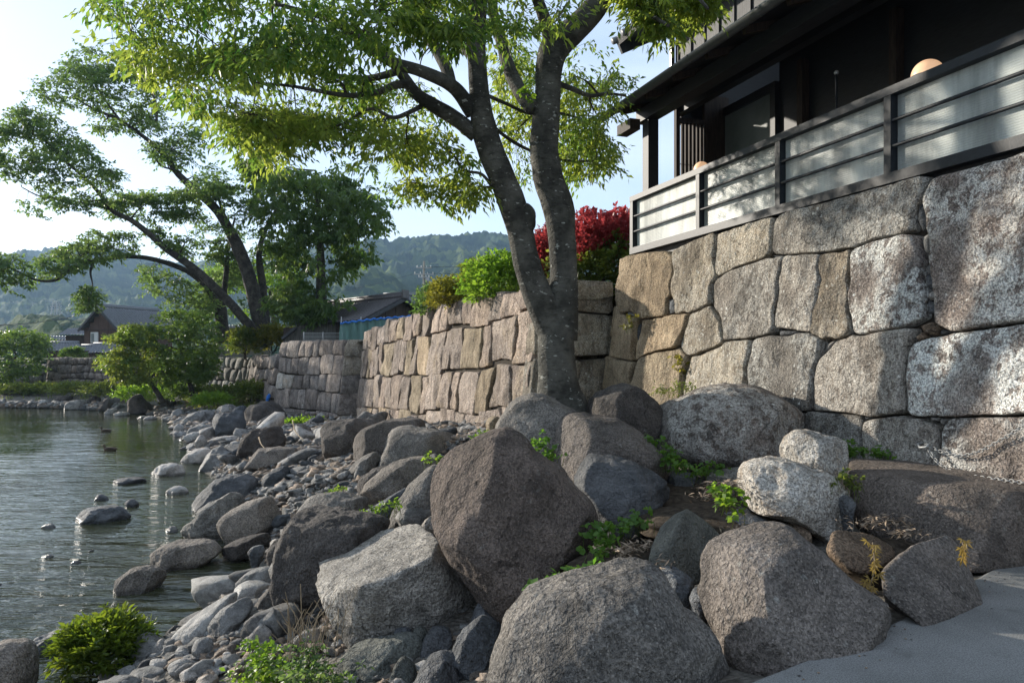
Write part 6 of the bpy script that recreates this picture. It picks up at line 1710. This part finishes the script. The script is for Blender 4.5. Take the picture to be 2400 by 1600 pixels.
t2.stem('limb', Z1([(500,960),(420,940),(300,920),(180,900),(100,860)]), 42, [6.2,5.5,3.9,3.1,2.3], 5, 8)
t2.stem('limb', Z1([(1050,1040),(1000,900),(980,820)]), 44, [7.8,5.5,3.1], 5, 8)
R = []
reg(Z1([(150,430),(230,350),(330,240),(400,200),(480,190),(560,200),(640,250),(740,420),(800,460),(780,520),(760,600),(650,600),(500,620),(420,600),(380,570),(320,530),(260,500),(190,460)]), 41, 45, 620, 0.04, 21, 0.5)
reg(Z1([(0,520),(80,480),(180,480),(270,540),(320,620),(420,660),(460,720),(540,790),(540,850),(470,930),(400,980),(300,960),(220,980),(130,990),(60,900),(20,800),(-60,740),(-60,560)]), 39, 43, 760, 0.03, 22, 0.5)
reg(Z1([(640,680),(720,640),(880,550),(940,620),(930,700),(880,770),(800,790),(720,740)]), 42, 45, 160, -0.02, 23, 0.33)
reg(Z1([(450,930),(560,890),(750,890),(850,870),(950,760),(1050,780),(1150,850),(1200,950),(1200,1100),(1050,1060),(960,1050),(900,1100),(860,1180),(760,1130),(650,1050),(560,1020),(480,980)]), 42, 47, 800, 0.05, 24, 0.5)
reg(Z1([(620,1200),(720,1210),(850,1260),(940,1310),(1000,1400),(960,1480),(760,1400),(660,1320)]), 44, 49, 220, -0.02, 26, 0.33)
reg(Z1([(880,1100),(1060,1070),(1150,1250),(1120,1400),(1000,1300)]), 46, 50, 130, 0.05, 27, 0.33)
reg(Z1([(1150,1150),(1300,1100),(1330,1200),(1240,1300),(1180,1280)]), 46, 49, 80, 0.05, 28, 0.33)
C = np.vstack(R)
t2.limbs(C[vr_.choice(len(C), 210, replace=False)], 0.06, 0.012, 0.08, 9.0, 4)
t2.twigs(C, 0.5, 4.0, 0.012)
t2.finish(C, 'leaf_far', nleaf=16, L=0.8, leaf=0.21, width=0.27, droop=0.15, hang=0.15, jit=0.45)

t3 = Tree('arching_tree', 'stout old tree with one low limb arching out over the water', P(515, 800, 47), bark='farbark')
t3.stem('trunk', Z1([(1025,1575),(1018,1480),(1012,1410),(990,1370),(940,1330)]), [47,47,47,46.8,46.5], [34.3,28.1,26.5,20.3,10.9], 5, 12)
t3.stem('trunk', Z1([(1015,1420),(1030,1340),(1040,1240),(1050,1120),(1080,1000)]), 47, [18.7,14.0,10.9,7.8,4.7], 5, 10)
t3.stem('limb', Z1([(985,1370),(940,1310),(860,1245),(740,1200),(640,1180),(540,1182),(430,1200),(330,1232),(260,1285),(170,1287),(90,1250),(0,1210)]), np.linspace(46.8, 40, 12), [17.2,14.0,12.5,11.7,10.1,9.4,8.6,7.8,7.0,5.5,3.9,2.3], 5, 10)
t3.stem('limb', Z1([(430,1205),(415,1250),(425,1310),(415,1380)]), 42, [5.5,4.7,3.1,2.3], 5, 6)
R = []
reg(Z1([(160,1180),(330,1080),(480,1050),(600,1060),(640,1150),(560,1180),(430,1210),(300,1260),(220,1300),(170,1290)]), 40, 44, 330, -0.06, 31, 0.33)
reg(Z1([(-80,1150),(0,1155),(80,1170),(150,1270),(130,1370),(60,1380),(-80,1360)]), 39, 41, 140, -0.04, 32, 0.33)
reg(Z1([(350,1370),(370,1320),(410,1300),(460,1365),(440,1410),(410,1430),(380,1440),(360,1410)]), 41, 43, 90, -0.2, 33, 0.33)
reg(Z1([(900,1150),(1000,1100),(1120,1080),(1150,1200),(1080,1330),(980,1320)]), 47, 50, 170, -0.02, 34, 0.33)
C = np.vstack(R)
t3.limbs(C[vr_.choice(len(C), 90, replace=False)], 0.05, 0.012, 0.06, 8.0, 4)
t3.twigs(C, 0.5, 4.0, 0.012)
t3.finish(C, 'leaf_far', nleaf=16, L=0.7, leaf=0.20, width=0.27, droop=0.25, hang=0.2, jit=0.45)

# ---- dense dark tree behind the bastion
t4 = Tree('dense_tree', 'dense dark green tree in full leaf behind the bastion', P(755, 798, 42), bark='farbark')
t4.stem('trunk', [(756,805),(755,760),(753,700),(752,640),(750,560),(745,470),(740,400)], 42, [30,26,24,20,16,10,5], 6, 12)
R = []
reg([(600,440),(650,395),(750,400),(840,375),(885,375),(905,430),(915,480),(912,530),(880,545),(872,600),(830,640),(770,655),(720,640),(680,650),(630,610),(600,540)], 39, 45, 1150, 0.0, 41, 0.5)
reg([(640,680),(690,650),(780,680),(825,705),(800,730),(740,752),(660,740),(630,720)], 39.5, 43, 260, -0.08, 42, 0.35)
reg([(515,290),(560,280),(620,310),(640,400),(600,430),(550,380)], 43, 46, 150, 0.0, 43, 0.35)
C = np.vstack(R)
t4.limbs(C[vr_.choice(len(C), 150, replace=False)], 0.06, 0.012, 0.1, 8.0, 4)
t4.finish(C, 'leaf_dark', nleaf=16, L=0.9, leaf=0.27, width=0.26, droop=0.45, hang=0.4, jit=0.4)
# lime coloured trees glimpsed behind the trunks
t5 = Tree('sunlit_tree', 'bright lime leaved tree glimpsed behind the old trunks', P(640, 800, 60), bark='farbark')
t5.stem('trunk', [(642,800),(640,740),(632,680)], 60, [14,10,5], 5, 8)
C = np.vstack([region([(430,650),(500,620),(600,600),(700,620),(690,700),(650,730),(560,735),(470,720)], 58, 63, 420, -0.05, 0.3, 51)])
t5.limbs(C[vr_.choice(len(C), 50, replace=False)], 0.06, 0.012, 0.1, 9.0, 4)
t5.finish(C, 'leaf_lime', nleaf=14, L=1.0, leaf=0.27, width=0.28, jit=0.5)

# ---- riverside maples
def maple(label, base, trunk, Ys, polys, n, mat, seed, group=None):
    t = Tree('riverside_maple', label, base, bark='farbark', group=group)
    t.stem('trunk', trunk, Ys, [13, 11, 9, 7, 4][:len(trunk)], 6, 10)
    Cs = np.vstack([region(p, y0, y1, k, -0.12, 0.5, seed + i, 3.2) for i, (p, y0, y1, k) in enumerate(polys)])
    t.limbs(Cs[vr_.choice(len(Cs), 70, replace=False)], 0.05, 0.01, 0.08, 6.0, 4)
    t.finish(Cs, mat, nleaf=16, L=0.6, leaf=0.17, width=0.30, droop=0.15, hang=0.12, jit=0.4)
maple('yellow green maple leaning out over the far bank', P(385, 940, 40), Z5([(1000,765),(960,700),(925,640),(880,560),(840,480)]), 40,
      [(Z5([(590,500),(680,460),(690,430),(680,360),(770,290),(830,285),(900,310),(960,400),(940,520),(940,620),(850,650),(720,635),(640,575),(640,530)]), 37.5, 41.5, 560)], 0, 'leaf_maple', 60)
maple('broad dark green maple beside the yellow one on the far bank', P(455, 930, 41), Z5([(1185,745),(1170,680),(1150,600),(1120,500),(1090,380)]), 41,
      [(Z5([(900,300),(1000,210),(1100,190),(1250,220),(1330,290),(1370,360),(1330,480),(1345,560),(1250,640),(1130,650),(1010,680),(940,620),(920,450)]), 38.5, 43.5, 900)], 0, 'leaf_dark', 70)
sb = Tree('overhanging_shrub', 'loose green shrub hanging over the overgrown wall', P(15, 900, 54), cat='shrub', bark='farbark')
sb.stem('trunk', Z5([(45,665),(50,620),(60,560),(100,480)]), 54, [10,8,6,4], 5, 8)
C = region(Z5([(-150,400),(0,335),(100,308),(200,320),(310,370),(290,450),(260,520),(200,620),(50,650),(-150,640)]), 52, 56, 620, -0.1, 0.5, 80, 3.0)
sb.limbs(C[vr_.choice(len(C), 50, replace=False)], 0.04, 0.01, 0.08, 6.0, 4)
sb.finish(C, 'leaf_dark', nleaf=14, L=0.8, leaf=0.22, width=0.30, droop=0.2, jit=0.45)

# ---- bushes: leaves over an uneven ellipsoid, dark stems inside
def bush(name, label, centre, rad, n, mat, leaf, cat='shrub', top=None, nleaf=9, L=0.3, seed=0, width=0.3, power=0.35, jit=0.35, stems=9, group=None):
    c = np.array(centre, float); rad = np.array(rad, float)
    t = Tree(name, label, c - np.array([0, 0, rad[2] * 0.95]), cat=cat, bark='twig', group=group)
    d = nrmz(vr_.normal(size=(n, 3))); d[:, 2] = np.where(d[:, 2] < -0.55, -d[:, 2], d[:, 2])
    lump = 1 + 0.30 * fbm(d * 2.3 + seed * 5, 3, seed)
    C = c + d * rad * (vr_.random((n, 1)) ** power) * lump[:, None]
    for k in range(stems):
        e = c + nrmz(vr_.normal(size=3) + np.array([0, 0, 0.8])) * rad * 0.8
        t.grow([c - np.array([0, 0, rad[2] * 0.95]) + vr_.normal(0, 0.05, 3), (c + e) / 2 - np.array([0, 0, rad[2] * 0.2]), e], 0.02 * rad[2] + 0.004, 0.004, 4, 4)
    dirs = nrmz(d + np.array([0, 0, 0.5]))
    if top is not None:
        hi = C[:, 2] + 0.55 * rad[2] * fbm(C * 2.4, 2, seed) > c[2] + top[1] * rad[2]
        t.finish(C[~hi], mat, 'crown', nleaf=nleaf, L=L, leaf=leaf, width=width, dirs=dirs[~hi], jit=jit, hang=0.0)
        V, F_ = leaf_sprays(C[hi], nleaf=nleaf, L=L, leaf=leaf, width=width, dirs=dirs[hi], jit=jit, hang=-0.1)
        o_ = add('red_shoot_mass', V, F_, M[top[0]], t.o); o_['label'] = 'fresh scarlet shoots over the top of the shrub'
    else:
        t.finish(C, mat, 'crown', nleaf=nleaf, L=L, leaf=leaf, width=width, dirs=dirs, jit=jit, hang=0.0)
    return t
bush('photinia_shrub', 'clipped shrub with scarlet top shoots over green, beside the railing end', P(1410, 635, 15.5), (1.10, 0.9, 1.18), 1700, 'leaf_green', 0.10, top=('leaf_red', 0.34), L=0.22, seed=1)
bush('photinia_shrub', 'scarlet leaved shrub seen between the forks of the trunk', P(1285, 625, 16.2), (0.55, 0.6, 0.80), 520, 'leaf_green', 0.10, top=('leaf_red', -0.75), L=0.22, seed=2)
bush('hedge_shrub', 'fresh bright green shrub on top of the long wall', P(1165, 672, 16.3), (0.72, 0.7, 0.60), 620, 'leaf_lime', 0.10, L=0.25, seed=3)
bush('hedge_shrub', 'olive rounded shrub left of the bright green one', P(1068, 698, 18.5), (0.66, 0.6, 0.42), 520, 'leaf_bush', 0.09, L=0.2, seed=4)
bush('hedge_shrub', 'small brownish shrub rising behind the olive one', P(1115, 655, 20.0), (0.42, 0.5, 0.40), 300, 'leaf_green', 0.10, L=0.22, seed=5)
bush('hedge_shrub', 'grey green feathery shrub at the end of the planted wall top', P(1022, 715, 20.5), (0.52, 0.5, 0.42), 300, 'leaf_far', 0.11, L=0.28, seed=6)
bush('hedge_shrub', 'low shrub at the foot of the old tree trunks', P(640, 800, 44.5), (1.7, 1.0, 0.75), 420, 'leaf_bush', 0.2, L=0.5, seed=7)
bush('hedge_shrub', 'ivy clad mound beside the old trunks', P(575, 808, 44.0), (0.9, 0.8, 0.95), 300, 'leaf_green', 0.18, L=0.4, seed=8)
bush('hedge_shrub', 'round dark clipped shrub in front of the wooden house', P(172, 832, 60), (0.9, 0.8, 0.55), 300, 'leaf_dark', 0.15, L=0.25, seed=9)
bush('leafy_clump', 'dense clump of glossy pointed leaves growing in the shallows', P(238, 1522, 7.25), (0.41, 0.36, 0.25), 700, 'leaf_glossy', 0.085, cat='plant', L=0.14, seed=10, width=0.17, power=0.4, nleaf=9)
# weeds on the far bank and at the foot of the walls
for k, (u, v, Y, rx, rz, mk, lb) in enumerate([
    (330, 925, 43.5, 1.6, 0.45, 'leaf_lime', 'bright weeds under the yellow green maple'), (250, 918, 46, 1.5, 0.4, 'grass', 'pale weeds between the far black rocks'),
    (175, 915, 48.5, 1.5, 0.4, 'grass', 'low weeds below the far rubble wall'), (105, 915, 50, 1.6, 0.35, 'leaf_green', 'dull green weeds left of the far rubble wall'), (40, 917, 50, 1.4, 0.35, 'leaf_green', 'weeds beneath the overhanging shrub'),
    (470, 925, 42, 1.8, 0.4, 'leaf_dark', 'dark weeds under the broad maple'), (545, 930, 40, 1.6, 0.45, 'grass', 'tall grassy weeds below the grey river wall'), (585, 922, 39, 0.9, 0.5, 'leaf_green', 'weedy tuft at the corner of the low river wall'),
    (500, 940, 38, 1.0, 0.25, 'leaf_lime', 'bright low weeds at the edge of the far shingle'), (715, 1000, 30.0, 0.9, 0.12, 'leaf_lime', 'thin green weeds at the foot of the bastion'), (1000, 1128, 11.8, 0.25, 0.06, 'leaf_lime', 'small weed patch beside the long rounded boulder')]):
    bush('weed_patch', lb, P(u, v, Y), (rx, rx * 0.6, rz), int(150 + 120 * rx), mk, 0.16 if Y > 20 else 0.05, cat='weeds', L=0.35 if Y > 20 else 0.1, seed=20 + k, stems=4, width=0.22)
# ferny overgrowth along the top of the walls by the house
def grass_mass(name, label, pts, h, n_each, mat, kind='stuff', w=0.006):
    V = []; r = vr_
    for p in pts:
        for _ in range(n_each):
            b = np.array(p) + np.array([r.normal(0, 0.12), r.normal(0, 0.12), 0]); a = r.uniform(0, 6.28); hh = h * r.uniform(0.5, 1.3); ln = r.uniform(0.1, 0.6) * hh
            d = np.array([math.cos(a), math.sin(a), 0]); s = np.array([-d[1], d[0], 0]) * w
            V += [b - s, b + s, b + d * ln * 0.4 + up * hh * 0.65 + s * 0.7, b + d * ln * 0.4 + up * hh * 0.65 - s * 0.7, b + d * ln + up * hh * 0.9]
    i = np.arange(len(V) // 5) * 5
    F_ = np.concatenate([np.stack([i, i + 1, i + 2], 1), np.stack([i, i + 2, i + 3], 1), np.stack([i + 3, i + 2, i + 4], 1)])
    o = add(name, np.array(V), F_, M[mat], None, False); tag(o, label, 'grass', kind=kind); return o
gp = [face2(np.array([s]), np.array([zt2(s) - 0.02]), -0.45 - 0.4 * vr_.random())[0] for s in np.linspace(0.3, 7.5, 60)]
grass_mass('grass', 'wispy grass along the top of the long wall', gp, 0.28, 14, 'grass')
gp = [np.array([x, y, float(ground_z(x, y))]) for x, y in [(np.interp(Y, SH_Y, SH_X) + f * (np.interp(Y, WL_Y, WL_X) - np.interp(Y, SH_Y, SH_X)), Y) for Y in np.linspace(36, 48.5, 60) for f in vr_.uniform(0.3, 1.0, 5)]]
grass_mass('grass', 'rough grass on the far bank below the walls', gp, 0.28, 8, 'grass', w=0.02)
# ------------------------------------------------------------------ plants in the cracks
def top_at(x, y):
    """height of the rock pile at a spot"""
    z = float(ground_z(x, y))
    return max(z, WATER)
def leaf_patch(name, label, spots, mat, leaf, n, L, cat='plant', width=0.42, stems=True, hang=0.1, spread=0.05, nleaf=6, rise=0.06):
    """broad leaved weed: spots are (u, v, Y)"""
    pts = [P(*s) for s in spots]; base = np.mean(pts, 0); base[2] = min(p[2] for p in pts) - 0.05
    o = empty(name, base, label, cat)
    C = np.vstack([p + vr_.normal(0, spread, (n, 3)) * np.array([1, 1, 0.6]) for p in pts])
    if stems:
        tv, tf, tn = [], [], 0
        for c in C[:: max(1, len(C) // 40)]:
            q = np.array([c + np.array([vr_.normal(0, .02), vr_.normal(0, .02), -rise - 0.05]), c + np.array([0.01, 0, -rise * 0.4]), c])
            V, Fc = tube_geo(q, 0.0022, 4, False); tv.append(V); tf += [tuple(i + tn for i in f) for f in Fc]; tn += len(V)
        st = add('stem', np.vstack(tv), tf, M['leaf_green'], o); st['kind'] = 'stuff'
    V, F_ = leaf_sprays(C, nleaf=nleaf, L=L, leaf=leaf, width=width, hang=hang, droop=0.0, jit=0.5)
    lf = add('foliage', V, F_, M[mat], o); lf['kind'] = 'stuff'
    return o
leaf_patch('vine_plant', 'broad leaved green vine in the gap behind the grooved boulder', [(1270,1385,4.75),(1300,1375,4.8),(1330,1355,4.85),(1370,1330,4.95),(1320,1340,4.9),(1385,1335,5.0)], 'leaf_ivy', 0.065, 5, 0.06)
leaf_patch('vine_plant', 'yellowish leafy vine between the biggest boulder and the pyramid rock', [(1400,1250,5.6),(1420,1235,5.6),(1450,1235,5.65),(1480,1225,5.7),(1395,1290,5.4),(1430,1270,5.5),(1500,1218,5.75)], 'leaf_ivy', 0.05, 8, 0.06)
leaf_patch('vine_plant', 'trailing vine on the shoulder of the smooth boulder at the trunk', [(1258,1030,7.0),(1264,1045,6.95),(1275,1062,6.9),(1285,1075,6.85),(1290,1052,6.9)], 'leaf_ivy', 0.045, 6, 0.06)
leaf_patch('vine_plant', 'green creeper along the left foot of the oval boulder', [(1560,1055,7.6),(1575,1075,7.5),(1600,1090,7.4),(1625,1095,7.4),(1660,1095,7.5),(1690,1100,7.6),(1540,1030,7.8)], 'leaf_ivy', 0.05, 10, 0.07)
leaf_patch('vine_plant', 'pale leafy tuft at the left side of the pale rough rock', [(1690,1160,5.85),(1705,1170,5.8),(1720,1180,5.75),(1700,1145,5.9)], 'leaf_lime', 0.05, 10, 0.08)
leaf_patch('vine_plant', 'low green plants at the foot of the great wall behind the pale knob', [(1985,1050,7.6),(2000,1048,7.6),(2015,1055,7.5),(2065,1062,7.4),(2085,1064,7.4)], 'leaf_ivy', 0.05, 10, 0.08)
leaf_patch('vine_plant', 'dark small creeper beside the pale knob', [(1980,1120,6.3),(1985,1140,6.25),(1992,1125,6.3)], 'leaf_green', 0.04, 8, 0.05)
leaf_patch('vine_plant', 'creeper hanging from the joint near the far end of the great wall', [(1590,835,11.3),(1596,850,11.25),(1600,870,11.2),(1475,745,12.4),(1478,765,12.4)], 'leaf_bush', 0.05, 8, 0.08)
leaf_patch('fern_plant', 'small fern growing from the great wall above the oval boulder', [(1590,908,9.6),(1612,900,9.6),(1570,915,9.5)], 'leaf_green', 0.06, 6, 0.3, width=0.14, nleaf=12)
leaf_patch('vine_plant', 'fresh sprig on the left stem of the forked trunk', [(1232,210,9.0),(1238,228,9.0),(1228,215,9.0)], 'leaf_lime', 0.06, 3, 0.05)
leaf_patch('weed_plant', 'bright feathery green weed at the bottom of the shore', [(600,1535,5.6),(620,1550,5.5),(590,1570,5.4),(640,1560,5.4),(575,1590,5.35),(625,1585,5.35),(610,1510,5.7)], 'leaf_lime', 0.05, 12, 0.12, width=0.3)
leaf_patch('weed_plant', 'leafy grey green weeds growing among dry stems below the slab', [(700,1560,5.2),(730,1545,5.2),(760,1570,5.1),(740,1590,5.0),(690,1590,5.05),(780,1590,4.95),(720,1520,5.3)], 'leaf_far', 0.05, 14, 0.14, width=0.25)
leaf_patch('weed_plant', 'thin green weeds beside the flat tan rock', [(880,1190,7.7),(900,1185,7.6),(920,1180,7.6),(865,1198,7.8)], 'leaf_lime', 0.035, 8, 0.05)
leaf_patch('weed_plant', 'small weeds among the cobbles under the flat topped boulder', [(1010,1075,9.6),(1025,1068,9.6),(1120,1018,11),(1140,1012,11.2),(780,1150,11),(800,1142,11)], 'leaf_lime', 0.045, 8, 0.06)
# maple seedlings with star shaped leaves
def seedling(label, u0, v0, u1, v1, Y, leaves):
    a, b = P(u0, v0, Y), P(u1, v1, Y)
    o = empty('maple_seedling', a, label, 'seedling')
    path = spline([a, (a + b) / 2 + np.array([0.015, -0.02, 0]), b], 6); mb = MB(); mb.tube(path, 0.003, 5); mb.add('stem', M['drystem'], o, True)
    for k in range(leaves):
        t = (k + 0.5) / leaves
        c = np.array([np.interp(t, np.linspace(0, 1, len(path)), path[:, i]) for i in range(3)]) + vr_.normal(0, 0.018, 3)
        az = vr_.uniform(0, 6.28); d = nrmz(np.array([math.cos(az) * 0.6, -0.5, -0.5 + vr_.normal(0, .3)])); n_ = nrmz(np.array([vr_.normal(0, .4), -0.8, 0.6])); s = nrmz(np.cross(n_, d))
        V = [c]; Fc = []
        for j, ang in enumerate((-1.35, -0.75, -0.0, 0.75, 1.35)):
            l = 0.055 * (1 - 0.22 * abs(ang) / 1.35 * 1.4) * vr_.uniform(0.85, 1.15)
            q = d * math.cos(ang) + s * math.sin(ang); w = np.cross(n_, q)
            i = len(V); V += [c + q * l * 0.45 + w * l * 0.13, c + q * l - n_ * 0.006, c + q * l * 0.45 - w * l * 0.13]; Fc += [(0, i, i + 1, i + 2)]
        add('leaf', V, Fc, M['leaf_seedling'], o)
seedling('golden maple seedling rooted beside the rusty brown rock', 2035, 1385, 2045, 1270, 4.45, 16)
seedling('tiny golden maple seedling on the shoulder of the angular boulder', 2250, 1318, 2252, 1262, 4.65, 9)
# dry stems and grass by the slab
mb = MB()
for k in range(46):
    b = P(vr_.uniform(670, 800), vr_.uniform(1470, 1560), vr_.uniform(5.2, 5.7)); a = vr_.uniform(0, 6.28); h = vr_.uniform(0.1, 0.34)
    mb.tube([b - up * 0.05, b + np.array([math.cos(a) * .04, math.sin(a) * .04, h * .6]), b + np.array([math.cos(a) * .12, math.sin(a) * .10, h])], 0.0025, 4)
o = mb.add('dry_stems', M['drystem']); tag(o, 'tangle of dry straw coloured stems below the slab', 'dry grass', kind='stuff')
for k, (u, v0, v1) in enumerate([(672, 1520, 1425), (702, 1510, 1368)]):
    mb = MB(); a, b = P(u, v0, 5.6), P(u + 2, v1, 5.6); mb.tube(spline([a, (a + b) / 2 + np.array([.01, 0, 0]), b], 4), 0.004, 5)
    o = mb.add('dry_stalk', M['drystem']); tag(o, ['short dry stalk standing by the black ribbed rock', 'tall dry stalk standing by the black ribbed rock'][k], 'stalk')
# fallen leaves and twigs in the hollows
V = []; F_ = []
for (u, v, Y, ru, n) in [(1700,1140,6.4,50,150),(1670,1160,6.2,45,120),(1660,1270,5.5,30,80),(1500,1280,5.4,40,110),(2060,1225,5.9,70,190),(2120,1250,5.7,40,90),(1460,1290,5.2,30,70),(1740,1235,5.9,40,60),(1555,1330,5.0,30,60),(1640,1400,4.8,14,30),(2190,1300,5.3,25,30)]:
    for _ in range(n):
        p = P(u + vr_.normal(0, ru * 0.55), v + vr_.normal(0, 9), Y + vr_.normal(0, 0.12)); a = vr_.uniform(0, 6.28); l = vr_.uniform(0.02, 0.045); w = l * vr_.uniform(0.08, 0.32)
        d = np.array([math.cos(a), math.sin(a), vr_.normal(0, .35)]); s = nrmz(np.cross(d, up + vr_.normal(0, .4, 3)))
        i = len(V); V += [p - d * l, p + s * w + up * 0.006, p + d * l, p - s * w + up * 0.004]; F_ += [(i, i + 1, i + 2), (i, i + 2, i + 3)]
o = add('leaf_litter', V, np.array(F_), M['litter'], None, False); tag(o, 'dry fallen leaves and twigs caught between the boulders', 'leaf litter', kind='stuff')
# soil heaped in the hollows between boulders
for k, (u, v, Y, rx, ry, rz) in enumerate([(1690,1225,6.7,0.8,0.6,0.16),(2080,1340,5.85,0.5,0.5,0.24),(1470,1350,5.5,0.45,0.45,0.17),(1600,1180,7.7,0.6,0.5,0.2)]):
    D, Fc = ICO[4]; c = P(u, v, Y)
    Vv = D * np.array([rx, ry, rz]) * (1 + 0.2 * fbm(D * 2.5, 3, k))[:, None] + c
    o = add('soil_mound', Vv, Fc, M['soil'], None, True); tag(o, kind='structure')

# grit, crumbs of soil and stray leaves along the edge of the paving
V = []; F_ = []; D1, F1 = ICO[2]
for _ in range(140):
    y = vr_.uniform(3.2, 6.2); x = np.interp(y, WL_Y, WL_X) + abs(vr_.normal(0, 0.16)) - 0.05 + (vr_.uniform(0, 3) if vr_.random() < 0.12 else 0)
    r_ = vr_.uniform(0.002, 0.006); i = len(V)
    V += list(D1 * r_ * np.array([1.3, 1, 0.6]) + np.array([x, y, 0.018 + r_ * 0.3])); F_ += [tuple(int(a) + i for a in f) for f in F1]
o = add('grit', V, np.array(F_), M['gravel'], None, False); tag(o, 'grit and crumbs of soil along the edge of the paving', 'grit', kind='stuff')
# ------------------------------------------------------------------ ducks
def duck(label, u, v, L):
    Y = (EYE - WATER) * F / (v - CV); c = P(u, v, Y); c[2] = WATER
    o = empty('duck', c, label, 'duck', 'ducks on the river')
    prof = [(-0.52, 0.02, 0.12), (-0.42, 0.07, 0.10), (-0.25, 0.14, 0.06), (0, 0.18, 0.05), (0.22, 0.155, 0.06), (0.34, 0.10, 0.10), (0.38, 0.065, 0.18), (0.40, 0.055, 0.26), (0.42, 0.068, 0.32), (0.46, 0.060, 0.345), (0.50, 0.03, 0.33)]
    path = [c + np.array([-p[0], 0.12 * p[0], p[2]]) * L for p in prof]
    q = spline([np.r_[a, p[1] * L] for a, p in zip(path, prof)], 4)
    V, Fc = tube_geo(q[:, :3], np.maximum(q[:, 3], 0.004), 12); add('body', V, Fc, M['duck'], o, True)
    mb = MB(); mb.tube([c + np.array([-0.50, 0.06, 0.325]) * L, c + np.array([-0.57, 0.07, 0.31]) * L, c + np.array([-0.62, 0.075, 0.30]) * L], [0.022 * L, 0.024 * L, 0.012 * L], 8); mb.add('bill', M['drystem'], o, True)
    for sg in (-1, 1):
        D, Fc = ICO[3]; add('wing', D * np.array([0.27, 0.05, 0.09]) * L + c + np.array([0.08, sg * 0.15 - 0.01, 0.13]) * L, Fc, M['duckwing'], o, True)
M['duck'] = plain_mat('brown_duck_plumage', (0.075, 0.055, 0.038), 0.8, 0.2, var=0.5, sc=(12, 12, 12))
M['duckwing'] = plain_mat('dark_wing_plumage', (0.055, 0.042, 0.032), 0.8, 0.2, var=0.4, sc=(12, 12, 12))
duck('brown duck swimming nearer the cobble shore', 258, 1055, 0.52)
duck('brown duck swimming farther up towards the far black rocks', 248, 1011, 0.50)

# crumpled blue sheet left at the corner of the bastion
D, Fc = ICO[4]; c = P(629, 932, 37.3)
Vv = D * np.array([0.09, 0.13, 0.20]); Vv[:, 0] += 0.25 * Vv[:, 2]; Vv = Vv * (1 + 0.35 * fbm(D * 2.5, 3, 8))[:, None] + c
o = add('blue_sheet', Vv, Fc, M['bluenet'], None, False); tag(o, 'crumpled blue sheet lying against the far corner of the bastion', 'sheet')
# driftwood sticks on the shingle
for k, (pts_, lb) in enumerate([([(686,985,19), (692,1010,18.5), (712,1033,17.5)], 'pale bent driftwood stick on the shingle below the bastion'), ([(607,1025,17), (612,1040,16.6), (622,1052,16.2)], 'short pale driftwood stick propped on the dark ribbed rock')]):
    V, Fc = tube_geo(spline([P(*q) for q in pts_], 6), np.linspace(0.018, 0.008, 13), 6); o = add('driftwood_stick', V, Fc, M['drystem'], None, True); tag(o, lb, 'stick')
# ------------------------------------------------------------------ hazy air
m, nt, out = new_mat('hazy_air')
pv = N(nt, "ShaderNodeVolumePrincipled")
pv.inputs['Color'].default_value = (0.45, 0.68, 1.0, 1); pv.inputs['Density'].default_value = 0.00015; pv.inputs['Anisotropy'].default_value = 0.35
nt.links.new(pv.outputs[0], out.inputs['Volume'])
mb = MB(); mb.aabb((-2600, -40, -4.0), (2600, 1750, 275)); o = mb.add('haze', m, None, origin=(0, 0, 0)); tag(o, 'thin pale haze in the valley air', 'haze', kind='stuff')
